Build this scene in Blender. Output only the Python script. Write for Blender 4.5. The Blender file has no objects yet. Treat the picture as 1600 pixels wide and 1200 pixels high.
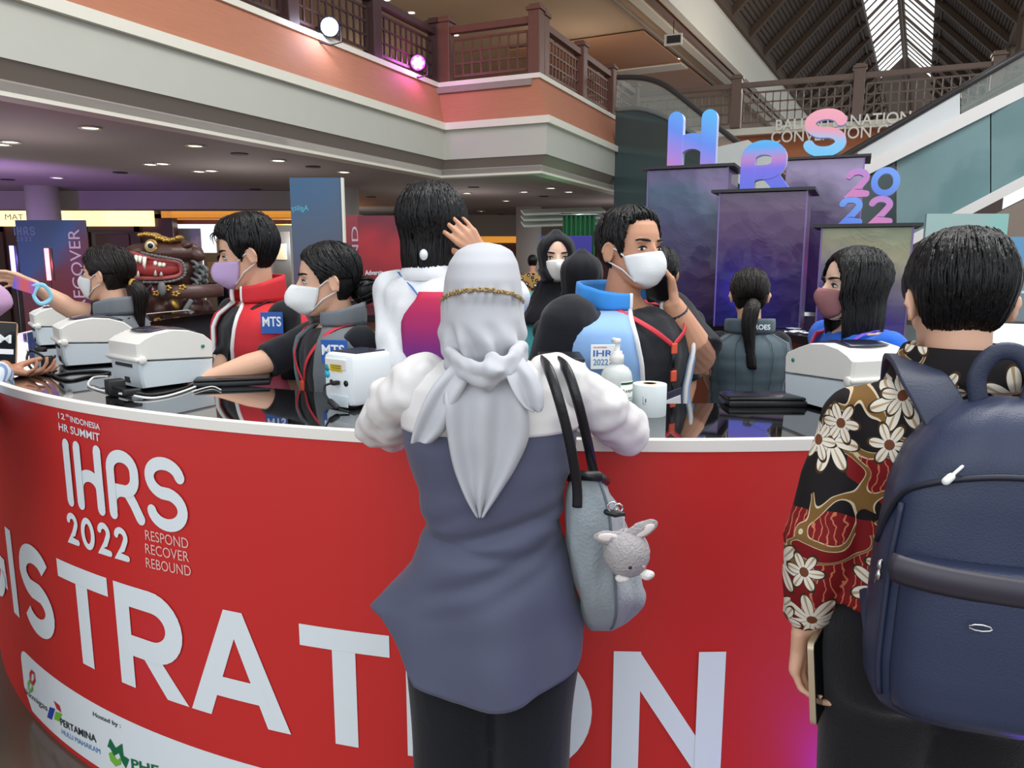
import bpy, bmesh, math, random
import numpy as np
from mathutils import Vector, Matrix, Euler, noise

# ------------------------------------------------------------------ camera, world, light
SC = bpy.context.scene
COL = SC.collection
FPX = 1200.0                      # focal length in pixels of the 1600 px wide frame
TILT = math.atan(200 / 1200)      # the camera looks down by about 9.5 degrees
EYE = 1.64
cam_data = bpy.data.cameras.new('camera')
cam_data.sensor_width = 36.0
cam_data.lens = 36.0 * FPX / 1600.0
cam_data.clip_start = 0.05
cam = bpy.data.objects.new('camera', cam_data)
COL.objects.link(cam)
cam.location = (0, 0, EYE)
cam.rotation_euler = (math.pi / 2 - TILT, 0, 0)
SC.camera = cam

world = bpy.data.worlds.new('daylight')
SC.world = world
world.use_nodes = True
_bg = world.node_tree.nodes['Background']
_bg.inputs[0].default_value = (0.90, 0.955, 1.0, 1)
_bg.inputs[1].default_value = 0.9

SC.view_settings.view_transform = 'Standard'
SC.view_settings.look = 'None'
SC.view_settings.gamma = 1.0
SC.view_settings.use_curve_mapping = False
SC.view_settings.exposure = 0.4


def add_light(kind, loc, power, color=(1, 1, 1), size=1.0, target=None, name='light', spot=None, sizey=None):
    d = bpy.data.lights.new(name, kind)
    d.energy = power
    d.color = color
    if kind == 'AREA':
        d.size = size
        if sizey:
            d.shape = 'RECTANGLE'
            d.size_y = sizey
    elif kind != 'SUN':
        d.shadow_soft_size = size
        d.specular_factor = 0.0 if kind == 'POINT' else 1.0
    if spot:
        d.spot_size = spot
        d.spot_blend = 0.6
    o = bpy.data.objects.new(name, d)
    COL.objects.link(o)
    o.location = loc
    if target is not None:
        o.rotation_euler = (Vector(target) - Vector(loc)).to_track_quat('-Z', 'Y').to_euler()
    return o


# daylight of the glazed entrance wall behind the photographer and of the roof skylight
add_light('AREA', (-2.5, -5.5, 4.6), 110, (0.95, 0.975, 1.0), 8, (0.3, 3.0, 1.1), 'entrance_daylight', sizey=4)
add_light('AREA', (3.0, 3.5, 9.5), 640, (1.0, 0.98, 0.94), 7, (1.5, 4.0, 0.5), 'skylight_daylight', sizey=5)
# unseen fill points added to brighten the lobby, the bay and the upper floor
for _x, _y in ((-8.5, 13.0), (-4.5, 13.0), (-1.0, 18.0), (3.0, 21.0), (-6.0, 9.5), (-12.0, 15.0)):
    add_light('POINT', (_x, _y, 1.9), 21, (1.0, 0.92, 0.93), 0.5, None, 'lobby_fill')
for _x, _y in ((-2.0, 19.0), (2.0, 24.0), (-5.0, 26.0), (-4.0, 14.5)):
    add_light('POINT', (_x, _y, 6.6), 34, (1.0, 0.84, 0.68), 0.6, None, 'upper_fill')  # added fill hung below the ceiling, apart from its downlights
add_light('POINT', (-6.3, 23.2, 2.0), 70, (1.0, 0.97, 0.92), 0.4, None, 'bay_fill')  # added fill inside the bay, no fixture there
add_light('POINT', (9.5, 22.0, 6.5), 300, (1.0, 0.92, 0.84), 1.0, None, 'upper_hall_fill')  # added fill for the upper hall and roof, no fixture there
# stage lamps: purple floor wash on the desk, purple wash on the lobby ceiling, tower uplights
add_light('POINT', (1.12, 1.40, 0.03), 6.0, (0.14, 0.03, 1.0), 0.05, None, 'floor_wash')
add_light('POINT', (-1.98, 1.95, 0.05), 0.6, (0.45, 0.08, 1.0), 0.05, None, 'floor_wash')
add_light('SPOT', (-9.2, 10.5, 0.6), 420, (0.45, 0.15, 1.0), 0.3, (-9.6, 13.2, 3.06), 'ceiling_wash', spot=1.5)
add_light('POINT', (1.72, 6.12, 1.35), 4, (0.12, 0.05, 1.0), 0.1, None, 'tower_wash')
add_light('POINT', (1.93, 6.72, 2.05), 16, (1.0, 0.03, 0.40), 0.1, None, 'tower_wash')
add_light('POINT', (2.85, 6.5, 1.5), 8, (0.9, 0.05, 0.55), 0.1, None, 'tower_wash')


# ------------------------------------------------------------------ helpers
def ray(px, py):
    x = (px - 800) / FPX
    u = (600 - py) / FPX
    c, s = math.cos(TILT), math.sin(TILT)
    return Vector((x, c + u * s, -s + u * c))


def at(px, py, Y):
    d = ray(px, py)
    return Vector((0, 0, EYE)) + d * (Y / d.y)


def atz(px, py, z):
    d = ray(px, py)
    return Vector((0, 0, EYE)) + d * ((z - EYE) / d.z)


def zat(px, py, Y):
    return at(px, py, Y).z


def lin(c):
    c = c / 255.0
    return c / 12.92 if c <= 0.04045 else ((c + 0.055) / 1.055) ** 2.4


def rgb(r, g, b):
    return (lin(r), lin(g), lin(b), 1.0)


MATS = {}


def M(name, col, rough=0.6, metal=0.0, bump=0.0, bscale=60.0, var=0.0, vscale=8.0, emit=None, es=0.0, spec=0.5,
      trans=0.0, coat=0.0, sheen=0.0, alpha=1.0, stretch=None):
    """Principled material; col is an sRGB triple; optional noise bump and tone variation"""
    if name in MATS:
        return MATS[name]
    m = bpy.data.materials.new(name)
    m.use_nodes = True
    nt = m.node_tree
    p = nt.nodes['Principled BSDF']
    p.inputs['Base Color'].default_value = rgb(*col)
    p.inputs['Roughness'].default_value = rough
    p.inputs['Metallic'].default_value = metal
    p.inputs['Specular IOR Level'].default_value = spec
    p.inputs['Transmission Weight'].default_value = trans
    p.inputs['Coat Weight'].default_value = coat
    p.inputs['Sheen Weight'].default_value = sheen
    p.inputs['Alpha'].default_value = alpha
    if emit:
        p.inputs['Emission Color'].default_value = rgb(*emit)
        p.inputs['Emission Strength'].default_value = es
    if bump or var:
        tc = nt.nodes.new('ShaderNodeTexCoord')
        src = tc.outputs['Object']
        if stretch:
            mp = nt.nodes.new('ShaderNodeMapping')
            mp.inputs['Scale'].default_value = stretch
            nt.links.new(src, mp.inputs['Vector'])
            src = mp.outputs['Vector']
        if bump:
            n = nt.nodes.new('ShaderNodeTexNoise')
            n.inputs['Scale'].default_value = bscale
            n.inputs['Detail'].default_value = 3
            b = nt.nodes.new('ShaderNodeBump')
            b.inputs['Strength'].default_value = bump
            b.inputs['Distance'].default_value = 0.01
            nt.links.new(src, n.inputs['Vector'])
            nt.links.new(n.outputs['Fac'], b.inputs['Height'])
            nt.links.new(b.outputs['Normal'], p.inputs['Normal'])
        if var:
            n2 = nt.nodes.new('ShaderNodeTexNoise')
            n2.inputs['Scale'].default_value = vscale
            n2.inputs['Detail'].default_value = 4
            h = nt.nodes.new('ShaderNodeHueSaturation')
            mr = nt.nodes.new('ShaderNodeMapRange')
            mr.inputs['To Min'].default_value = 1 - var
            mr.inputs['To Max'].default_value = 1 + var
            h.inputs['Color'].default_value = rgb(*col)
            nt.links.new(src, n2.inputs['Vector'])
            nt.links.new(n2.outputs['Fac'], mr.inputs['Value'])
            nt.links.new(mr.outputs['Result'], h.inputs['Value'])
            nt.links.new(h.outputs['Color'], p.inputs['Base Color'])
    MATS[name] = m
    return m


def grad_mat(name, axis, lo, hi, stops, rough=0.4, metal=0.0, emit=0.0, coat=0.0, wob=0.0, bump=0.0, bscale=20, spec=0.5):
    """printed colour gradient along a direction of the object's own coordinates"""
    m = bpy.data.materials.new(name)
    m.use_nodes = True
    nt = m.node_tree
    p = nt.nodes['Principled BSDF']
    p.inputs['Roughness'].default_value = rough
    p.inputs['Metallic'].default_value = metal
    p.inputs['Coat Weight'].default_value = coat
    p.inputs['Specular IOR Level'].default_value = spec
    tc = nt.nodes.new('ShaderNodeTexCoord')
    dot = nt.nodes.new('ShaderNodeVectorMath')
    dot.operation = 'DOT_PRODUCT'
    dot.inputs[1].default_value = axis
    nt.links.new(tc.outputs['Object'], dot.inputs[0])
    val = dot.outputs['Value']
    if wob:
        n = nt.nodes.new('ShaderNodeTexNoise')
        n.inputs['Scale'].default_value = 2.2
        nt.links.new(tc.outputs['Object'], n.inputs['Vector'])
        ma = nt.nodes.new('ShaderNodeMath')
        ma.operation = 'MULTIPLY_ADD'
        ma.inputs[1].default_value = wob * (hi - lo)
        nt.links.new(n.outputs['Fac'], ma.inputs[0])
        nt.links.new(val, ma.inputs[2])
        val = ma.outputs[0]
        lo += wob * (hi - lo) * 0.5
        hi += wob * (hi - lo) * 0.5
    mr = nt.nodes.new('ShaderNodeMapRange')
    mr.inputs['From Min'].default_value = lo
    mr.inputs['From Max'].default_value = hi
    nt.links.new(val, mr.inputs['Value'])
    cr = nt.nodes.new('ShaderNodeValToRGB')
    els = cr.color_ramp.elements
    while len(els) < len(stops):
        els.new(0.5)
    for e, (pos, c) in zip(els, stops):
        e.position = pos
        e.color = rgb(*c)
    nt.links.new(mr.outputs['Result'], cr.inputs['Fac'])
    nt.links.new(cr.outputs['Color'], p.inputs['Base Color'])
    if emit:
        nt.links.new(cr.outputs['Color'], p.inputs['Emission Color'])
        p.inputs['Emission Strength'].default_value = emit
    if bump:
        n = nt.nodes.new('ShaderNodeTexNoise')
        n.inputs['Scale'].default_value = bscale
        b = nt.nodes.new('ShaderNodeBump')
        b.inputs['Strength'].default_value = bump
        b.inputs['Distance'].default_value = 0.01
        nt.links.new(tc.outputs['Object'], n.inputs['Vector'])
        nt.links.new(n.outputs['Fac'], b.inputs['Height'])
        nt.links.new(b.outputs['Normal'], p.inputs['Normal'])
    return m


def rotz(a):
    return Matrix.Rotation(a, 3, 'Z')


class MB:
    """collects vertices and faces of one mesh"""

    def __init__(self):
        self.v = []
        self.f = []
        self.m = []

    def add(self, vs, fs, mi=0):
        o = len(self.v)
        self.v.extend([tuple(p) for p in vs])
        self.f.extend([tuple(i + o for i in q) for q in fs])
        self.m.extend([mi] * len(fs))
        return self

    def box(self, c, s, R=None, mi=0, bev=0.0):
        if bev > 0:
            bm = bmesh.new()
            bmesh.ops.create_cube(bm, size=1.0)
            for q in bm.verts:
                q.co = Vector((q.co.x * s[0], q.co.y * s[1], q.co.z * s[2]))
            bmesh.ops.bevel(bm, geom=bm.edges[:], offset=bev, segments=2, affect='EDGES', profile=0.5)
            bm.verts.index_update()
            vs = [q.co.copy() for q in bm.verts]
            fs = [[q.index for q in f.verts] for f in bm.faces]
            bm.free()
        else:
            vs = [Vector((x * s[0] / 2, y * s[1] / 2, z * s[2] / 2)) for x in (-1, 1) for y in (-1, 1) for z in (-1, 1)]
            fs = [(0, 1, 3, 2), (4, 6, 7, 5), (0, 4, 5, 1), (2, 3, 7, 6), (0, 2, 6, 4), (1, 5, 7, 3)]
        c = Vector(c)
        if R is not None:
            vs = [R @ p for p in vs]
        return self.add([p + c for p in vs], fs, mi)

    def bar(self, a, b, w, h, mi=0, up=(0, 0, 1)):
        """square bar from a to b; w across, h along up"""
        a, b = Vector(a), Vector(b)
        d = b - a
        L = d.length
        if L < 1e-6:
            return self
        d.normalize()
        up = Vector(up)
        s = d.cross(up)
        if s.length < 1e-4:
            s = d.cross(Vector((1, 0, 0)))
        s.normalize()
        u = s.cross(d)
        R = Matrix((s, d, u)).transposed()
        return self.box((a + b) / 2, (w, L, h), R, mi)

    def tube(self, pts, r, n=10, mi=0, rnd=False, flat=1.0, flatdir=None):
        pts = [Vector(p) for p in pts]
        rs = [r] * len(pts) if isinstance(r, (int, float)) else list(r)
        if rnd:  # hemispherical ends
            d0 = (pts[0] - pts[1]).normalized()
            d1 = (pts[-1] - pts[-2]).normalized()
            pre, prer, post, postr = [], [], [], []
            for k in (1.45, 1.1, 0.6):
                pre.append(pts[0] + d0 * rs[0] * math.sin(k)); prer.append(rs[0] * math.cos(k))
            for k in (0.6, 1.1, 1.45):
                post.append(pts[-1] + d1 * rs[-1] * math.sin(k)); postr.append(rs[-1] * math.cos(k))
            pts = pre + pts + post
            rs = prer + rs + postr
        tang = []
        for i in range(len(pts)):
            a = pts[max(0, i - 1)]
            b = pts[min(len(pts) - 1, i + 1)]
            t = b - a
            tang.append(t.normalized() if t.length > 1e-9 else Vector((0, 0, 1)))
        nrm = Vector(flatdir) if flatdir is not None else tang[0].orthogonal()
        vs = []
        for i, p in enumerate(pts):
            t = tang[i]
            nn = nrm - t * nrm.dot(t)
            nn = nn.normalized() if nn.length > 1e-5 else t.orthogonal().normalized()
            if flatdir is None:
                nrm = nn
            bb = t.cross(nn)
            for k in range(n):
                a = 2 * math.pi * k / n
                vs.append(p + nn * (math.cos(a) * rs[i] * flat) + bb * (math.sin(a) * rs[i]))
        fs = []
        m = len(pts)
        for i in range(m - 1):
            for k in range(n):
                k2 = (k + 1) % n
                fs.append((i * n + k, i * n + k2, (i + 1) * n + k2, (i + 1) * n + k))
        fs.append(tuple(range(n - 1, -1, -1)))
        fs.append(tuple((m - 1) * n + k for k in range(n)))
        return self.add(vs, fs, mi)

    def loft(self, rings, mi=0, caps=True, closed=True):
        n = len(rings[0])
        vs = [p for r in rings for p in r]
        fs = []
        for i in range(len(rings) - 1):
            for k in range(n if closed else n - 1):
                k2 = (k + 1) % n
                fs.append((i * n + k, i * n + k2, (i + 1) * n + k2, (i + 1) * n + k))
        if caps and closed:
            fs.append(tuple(range(n - 1, -1, -1)))
            fs.append(tuple((len(rings) - 1) * n + k for k in range(n)))
        return self.add(vs, fs, mi)

    def sheet(self, grid, mi=0):
        return self.loft(grid, mi, caps=False, closed=False)

    def ell(self, c, r, R=None, nu=16, nv=10, mi=0):
        c = Vector(c)
        vs = []
        for j in range(1, nv):
            ph = math.pi * j / nv
            for k in range(nu):
                a = 2 * math.pi * k / nu
                p = Vector((math.sin(ph) * math.cos(a) * r[0], math.sin(ph) * math.sin(a) * r[1], math.cos(ph) * r[2]))
                vs.append((R @ p if R is not None else p) + c)
        top, bot = Vector((0, 0, r[2])), Vector((0, 0, -r[2]))
        if R is not None:
            top, bot = R @ top, R @ bot
        vs += [top + c, bot + c]
        it, ib = len(vs) - 2, len(vs) - 1
        fs = []
        for j in range(nv - 2):
            for k in range(nu):
                k2 = (k + 1) % nu
                fs.append((j * nu + k, (j + 1) * nu + k, (j + 1) * nu + k2, j * nu + k2))
        for k in range(nu):
            k2 = (k + 1) % nu
            fs.append((it, k, k2))
            fs.append((ib, (nv - 2) * nu + k2, (nv - 2) * nu + k))
        return self.add(vs, fs, mi)

    def lathe(self, prof, c=(0, 0, 0), n=24, mi=0, R=None):
        c = Vector(c)
        rings = []
        for r, z in prof:
            ring = [Vector((math.cos(2 * math.pi * k / n) * r, math.sin(2 * math.pi * k / n) * r, z)) for k in range(n)]
            rings.append([(R @ p if R is not None else p) + c for p in ring])
        return self.loft(rings, mi)

    def prism(self, poly, d, mi=0, mside=None):
        """polygon (list of points) extruded by vector d"""
        poly = [Vector(p) for p in poly]
        d = Vector(d)
        n = len(poly)
        self.add(poly + [p + d for p in poly], [tuple(range(n)), tuple(range(2 * n - 1, n - 1, -1))], mi)
        o = len(self.v) - 2 * n
        for k in range(n):
            self.f.append((o + k, o + n + k, o + n + (k + 1) % n, o + (k + 1) % n))
            self.m.append(mi if mside is None else mside)
        return self

    def map(self, fn):
        self.v = [tuple(fn(Vector(p))) for p in self.v]
        return self

    def build(self, name, mats, parent=None, smooth=True, fixn=True, loc=None):
        me = bpy.data.meshes.new(name)
        me.from_pydata(self.v, [], self.f)
        if not isinstance(mats, (list, tuple)):
            mats = [mats]
        for q in mats:
            me.materials.append(q)
        if len(mats) > 1:
            me.polygons.foreach_set('material_index', self.m)
        if fixn and len(self.f) < 60000:
            bm = bmesh.new()
            bm.from_mesh(me)
            bmesh.ops.recalc_face_normals(bm, faces=bm.faces[:])
            bm.to_mesh(me)
            bm.free()
        if smooth:
            me.polygons.foreach_set('use_smooth', [True] * len(me.polygons))
        o = bpy.data.objects.new(name, me)
        COL.objects.link(o)
        if parent is not None:
            o.parent = parent
        if loc is not None:
            o.location = loc
        if smooth == 'auto':
            md = o.modifiers.new('edges', 'EDGE_SPLIT')
            md.split_angle = math.radians(35)
        return o


def solid(o, t, off=0.0):
    md = o.modifiers.new('thickness', 'SOLIDIFY')
    md.thickness = t
    md.offset = off
    return o


def subd(o, lv=1):
    md = o.modifiers.new('smooth', 'SUBSURF')
    md.levels = lv
    md.render_levels = lv
    return o


def remesh(mb, voxel, smooth=4, fac=0.5):
    """fuse overlapping closed pieces into one continuous skin"""
    me = bpy.data.meshes.new('tmp')
    me.from_pydata(mb.v, [], mb.f)
    o = bpy.data.objects.new('tmp', me)
    COL.objects.link(o)
    md = o.modifiers.new('r', 'REMESH')
    md.mode = 'VOXEL'
    md.voxel_size = voxel
    if smooth:
        sm = o.modifiers.new('s', 'SMOOTH')
        sm.iterations = smooth
        sm.factor = fac
    dg = bpy.context.evaluated_depsgraph_get()
    ev = o.evaluated_get(dg)
    m2 = ev.to_mesh()
    out = MB()
    n = len(m2.vertices)
    co = np.empty(n * 3)
    m2.vertices.foreach_get('co', co)
    nr = np.empty(n * 3)
    m2.vertices.foreach_get('normal', nr)
    out.co = co.reshape(-1, 3)
    out.nr = nr.reshape(-1, 3)
    out.f = [tuple(p.vertices) for p in m2.polygons]
    out.m = [0] * len(out.f)
    out.v = [tuple(p) for p in out.co]
    ev.to_mesh_clear()
    bpy.data.objects.remove(o)
    bpy.data.meshes.remove(me)
    return out


def fold(mb, amp, scale, stretch=(1, 1, 1), seed=0.0, fn=None):
    """push a remeshed skin in and out along its normals: cloth folds"""
    sx, sy, sz = stretch
    out = []
    for p, q in zip(mb.co, mb.nr):
        a = amp if fn is None else amp * fn(p)
        d = noise.noise(Vector((p[0] * scale * sx + seed, p[1] * scale * sy, p[2] * scale * sz))) * a
        out.append((p[0] + q[0] * d, p[1] + q[1] * d, p[2] + q[2] * d))
    mb.v = out
    mb.co = np.array(out)
    return mb


def tag(o, label=None, cat=None, group=None, kind=None):
    if label:
        o['label'] = label
    if cat:
        o['category'] = cat
    if group:
        o['group'] = group
    if kind:
        o['kind'] = kind
    return o


def thing(name, label, cat, loc=(0, 0, 0), rz=0.0, group=None):
    o = bpy.data.objects.new(name, None)
    o.empty_display_size = 0.1
    COL.objects.link(o)
    o.location = loc
    o.rotation_euler = (0, 0, rz)
    return tag(o, label, cat, group)


def struct(name, mb, mats, smooth=False):
    o = mb.build(name, mats, None, smooth)
    o['kind'] = 'structure'
    return o


def dup(root, loc=None, rz=None, label=None, parent=None):
    """copy of a thing with copies of its parts and sub-parts"""
    r = root.copy()
    COL.objects.link(r)
    if parent is not None:
        r.parent = parent
    if loc is not None:
        r.location = loc
    if rz is not None:
        r.rotation_euler = (0, 0, rz)
    if label:
        r['label'] = label
    for ch in list(root.children):
        dup(ch, parent=r)
    return r


def spline(pts, n=8):
    """Catmull-Rom through the points"""
    pts = [Vector(p) for p in pts]
    if len(pts) < 3:
        return [pts[0].lerp(pts[-1], i / n) for i in range(n + 1)]
    out = []
    for i in range(len(pts) - 1):
        p0 = pts[max(0, i - 1)]; p1 = pts[i]; p2 = pts[i + 1]; p3 = pts[min(len(pts) - 1, i + 2)]
        for k in range(n):
            t = k / n
            out.append(0.5 * ((2 * p1) + (p2 - p0) * t + (2 * p0 - 5 * p1 + 4 * p2 - p3) * t * t + (3 * p1 - p0 - 3 * p2 + p3) * t ** 3))
    out.append(pts[-1])
    return out


def smooth_grid(rows, n=5, m=5):
    """dense grid through a coarse grid of control points"""
    a = [spline(r, m) for r in rows]
    cols = [spline([r[k] for r in a], n) for k in range(len(a[0]))]
    return [[c[i] for c in cols] for i in range(len(cols[0]))]


def interp(tab, x):
    """piecewise linear table lookup [(x, y), ...]"""
    if x <= tab[0][0]:
        return tab[0][1]
    for (x0, y0), (x1, y1) in zip(tab, tab[1:]):
        if x <= x1:
            return y0 + (y1 - y0) * (x - x0) / (x1 - x0)
    return tab[-1][1]


def text_mb(s, size=1.0, bold=0.0, depth=0.0, align='LEFT', res=4, spacing=1.0, shear=0.0, maxseg=None):
    """flat (or extruded) lettering in the XY plane, baseline on y = 0, as a mesh collector"""
    cu = bpy.data.curves.new('t', 'FONT')
    cu.body = s
    cu.size = size
    cu.offset = bold
    cu.extrude = depth / 2
    cu.align_x = align
    cu.resolution_u = res
    cu.space_character = spacing
    cu.shear = shear
    o = bpy.data.objects.new('t', cu)
    COL.objects.link(o)
    dg = bpy.context.evaluated_depsgraph_get()
    ev = o.evaluated_get(dg)
    m2 = ev.to_mesh()
    mb = MB()
    vs = [v.co.copy() for v in m2.vertices]
    fs = [tuple(p.vertices) for p in m2.polygons]
    if maxseg:
        bm = bmesh.new()
        bm.from_mesh(m2)
        for _ in range(3):
            e = [q for q in bm.edges if q.calc_length() > maxseg]
            if not e:
                break
            bmesh.ops.subdivide_edges(bm, edges=e, cuts=1)
            bmesh.ops.triangulate(bm, faces=[f for f in bm.faces if len(f.verts) > 4])
        bm.verts.index_update()
        vs = [v.co.copy() for v in bm.verts]
        fs = [tuple(v.index for v in f.verts) for f in bm.faces]
        bm.free()
    mb.add(vs, fs)
    ev.to_mesh_clear()
    bpy.data.objects.remove(o)
    bpy.data.curves.remove(cu)
    return mb


def extent(mb):
    a = np.array(mb.v)
    return a.min(0), a.max(0)


def fit_text(s, x0, x1, y0, y1, **k):
    """lettering stretched to fill the rectangle x0..x1, y0..y1"""
    t = text_mb(s, **k)
    lo, hi = extent(t)
    sx = (x1 - x0) / (hi[0] - lo[0])
    sy = (y1 - y0) / (hi[1] - lo[1])
    return t.map(lambda p: Vector((x0 + (p.x - lo[0]) * sx, y0 + (p.y - lo[1]) * sy, p.z)))


def plane_map(mb, o, ux, uy, lift=0.0):
    """lay flat lettering on a plane with origin o and axes ux, uy (unit vectors)"""
    o, ux, uy = Vector(o), Vector(ux).normalized(), Vector(uy).normalized()
    n = ux.cross(uy)
    return mb.map(lambda p: o + ux * p.x + uy * p.y + n * (p.z + lift))


# rounded stroke lettering of the event logo: strokes are polylines in a unit-high box
def arc(cx, cy, rx, ry, a0, a1, n=10):
    return [(cx + rx * math.cos(math.radians(a0 + (a1 - a0) * i / n)), cy + ry * math.sin(math.radians(a0 + (a1 - a0) * i / n))) for i in range(n + 1)]


GLYPH = {
    'I': (0.0, [[(0, 0), (0, 1)]]),
    'H': (0.44, [[(0, 0), (0, 1)], [(0.44, 0), (0.44, 1)], [(0, 0.05)] + arc(0.22, 0.30, 0.22, 0.24, 180, 0, 14) + [(0.44, 0.05)]]),
    'R': (0.46, [[(0, 0), (0, 0.72)] + arc(0.225, 0.76, 0.225, 0.24, 180, 0, 14) + [(0.45, 0.68)] + arc(0.25, 0.66, 0.20, 0.24, 0, -90, 8),
                 [(0.25, 0.42), (0.0, 0.42)],
                 [(0, 0.1)] + arc(0.20, 0.22, 0.20, 0.20, 180, 60, 8) + [(0.40, 0.22), (0.50, 0.0)]]),
    'S': (0.52, [arc(0.26, 0.77, 0.25, 0.23, 10, 180, 14) + arc(0.26, 0.77, 0.25, 0.26, 180, 255, 6) + arc(0.26, 0.26, 0.26, 0.26, 75, 0, 6) + arc(0.26, 0.26, 0.26, 0.26, 0, -165, 14)]),
    '2': (0.50, [arc(0.25, 0.74, 0.23, 0.26, 165, -10, 14) + [(0.44, 0.6), (0.3, 0.32), (0.02, 0.02), (0.5, 0.0)]]),
    '0': (0.56, [arc(0.28, 0.5, 0.28, 0.5, 90, 450, 32)]),
}


def stroke_poly(mb, path, w, fn, depth, mi=0, ms=0, butt=False, sink=0.0):
    """a thick polyline with round ends: quads and end discs, extruded by depth; fn maps (x, y, z)"""
    P = [Vector((p[0], p[1], 0)) for p in path]
    f0 = fn
    fn = lambda x, y, z: f0(x, y, z - sink if z > 0 or not depth else z + sink)
    e = sink + (0.0009 if depth else 0.0005)
    fe = lambda x, y, z: f0(x, y, z - e if z > 0 or not depth else z + e)
    closed = (P[0] - P[-1]).length < 1e-6
    L, Rr = [], []
    Q = [P[0]]
    for q in P[1:]:
        if (q - Q[-1]).length > 1e-5:
            Q.append(q)
    P = Q
    n = len(P)
    for i in range(n):
        if closed:
            a, b = P[(i - 1) % (n - 1)], P[(i + 1) % (n - 1)]
        else:
            a, b = P[max(0, i - 1)], P[min(n - 1, i + 1)]
        d = (b - a).normalized()
        if not closed and 0 < i < n - 1:
            d1 = (P[i] - P[i - 1]).normalized(); d2 = (P[i + 1] - P[i]).normalized()
            k = 1 / max(0.5, math.sqrt(max(0.0, (1 + d1.dot(d2)) / 2)))
        else:
            k = 1
        s = Vector((-d.y, d.x, 0)) * (w / 2 * k)
        L.append(P[i] + s); Rr.append(P[i] - s)
    vs, fs, ms_ = [], [], []
    for i in range(n):
        for p in (L[i], Rr[i]):
            vs.append(fn(p.x, p.y, 0.0))
            vs.append(fn(p.x, p.y, depth))
    for i in range(n - 1):
        a, b = 4 * i, 4 * (i + 1)
        mb_f = [((a + 1, a + 3, b + 3, b + 1), mi)] + ([((a, b, b + 2, a + 2), ms)] if depth else [])
        if depth:
            mb_f += [((a, a + 1, b + 1, b), ms), ((a + 2, b + 2, b + 3, a + 3), ms)]
        for q, k in mb_f:
            fs.append(q); ms_.append(k)
    o = len(mb.v)
    mb.v.extend([tuple(p) for p in vs]); mb.f.extend([tuple(i + o for i in q) for q in fs]); mb.m.extend(ms_)
    if not closed and not butt:
        for c in (P[0], P[-1]):
            ring = [(c.x + math.cos(k * math.pi / 8) * w / 2, c.y + math.sin(k * math.pi / 8) * w / 2) for k in range(16)]
            o = len(mb.v)
            mb.v.extend([tuple(fe(x, y, depth)) for x, y in ring]); mb.f.append(tuple(o + k for k in range(16))); mb.m.append(mi)
            if depth:
                mb.v.extend([tuple(fe(x, y, 0.0)) for x, y in ring]); mb.f.append(tuple(o + 31 - k for k in range(16))); mb.m.append(ms)
                for k in range(16):
                    mb.f.append((o + k, o + (k + 1) % 16, o + 16 + (k + 1) % 16, o + 16 + k)); mb.m.append(ms)


def logo_word(mb, word, x0, y0, h, w, gap, fn, depth=0.0, mi=0, ms=0, xs=1.0):
    x = x0
    for ch in word:
        adv, paths = GLYPH[ch]
        for pi, p in enumerate(paths):
            q = [(x + a * h * xs, y0 + b * h) for a, b in p]
            # subdivide long straight runs so that lettering can follow a curved face
            r = [q[0]]
            for a, b in zip(q, q[1:]):
                m = max(1, int(math.hypot(b[0] - a[0], b[1] - a[1]) / 0.04))
                r += [(a[0] + (b[0] - a[0]) * k / m, a[1] + (b[1] - a[1]) * k / m) for k in range(1, m + 1)]
            stroke_poly(mb, r, w, fn, depth, mi, ms, sink=0.0007 * pi)
        x += adv * h * xs + gap
    return x

# ------------------------------------------------------------------ the building
A0 = math.radians(24)
U = Vector((math.sin(A0), math.cos(A0), 0))      # along the hall
V = Vector((math.cos(A0), -math.sin(A0), 0))     # across, to the right and nearer
Z = Vector((0, 0, 1))
CEIL = 3.06

m_floor = M('polished_floor', (92, 78, 68), 0.16, bump=0.02, bscale=3, var=0.25, vscale=1.3)
m_ceil = M('lobby_ceiling', (176, 166, 162), 0.8, var=0.04, vscale=1.0)
m_upceil = M('upper_ceiling', (196, 172, 146), 0.8, var=0.04, vscale=1.0)
m_pale = M('pale_render', (194, 194, 184), 0.7, var=0.03, vscale=3)
m_strip = M('white_strip', (232, 228, 214), 0.6, var=0.03, vscale=9)
m_taupe = M('taupe_render', (150, 138, 128), 0.8)
m_terra = M('terracotta_cladding', (182, 120, 92), 0.75, bump=0.25, bscale=30, var=0.12, vscale=14, stretch=(0.25, 0.25, 3.0))
m_dwood = M('dark_teak', (78, 50, 40), 0.45, var=0.2, vscale=14, stretch=(1, 1, 0.3))
m_mwood = M('red_teak', (120, 70, 44), 0.45, var=0.25, vscale=10, stretch=(1, 1, 0.3))
m_glow = M('warm_backlit_panel', (255, 236, 180), 0.6, emit=(255, 226, 160), es=1.15)
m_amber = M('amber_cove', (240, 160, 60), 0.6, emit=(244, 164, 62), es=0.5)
m_roof = M('roof_boards', (100, 86, 76), 0.8, var=0.15, vscale=5)
m_rafter = M('roof_timber', (86, 68, 54), 0.7, var=0.15, vscale=5)
m_white = M('white_plastic', (238, 238, 236), 0.4)
m_black = M('black_plastic', (24, 24, 28), 0.4)
m_blackgloss = M('black_gloss', (15, 15, 17), 0.06, coat=0.3)
m_chrome = M('chrome', (210, 212, 214), 0.2, metal=1.0)
m_wprint = M('white_lettering', (232, 240, 244), 0.5)

mb = MB(); mb.box((0, 22, -0.05), (70, 60, 0.1)); struct('floor', mb, m_floor)

C1 = Vector((-1.28, 14.36, 0)); C2 = C1 + V * 1.95; C3 = C2 + U * 6.9
C0 = C1 - U * 14


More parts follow.
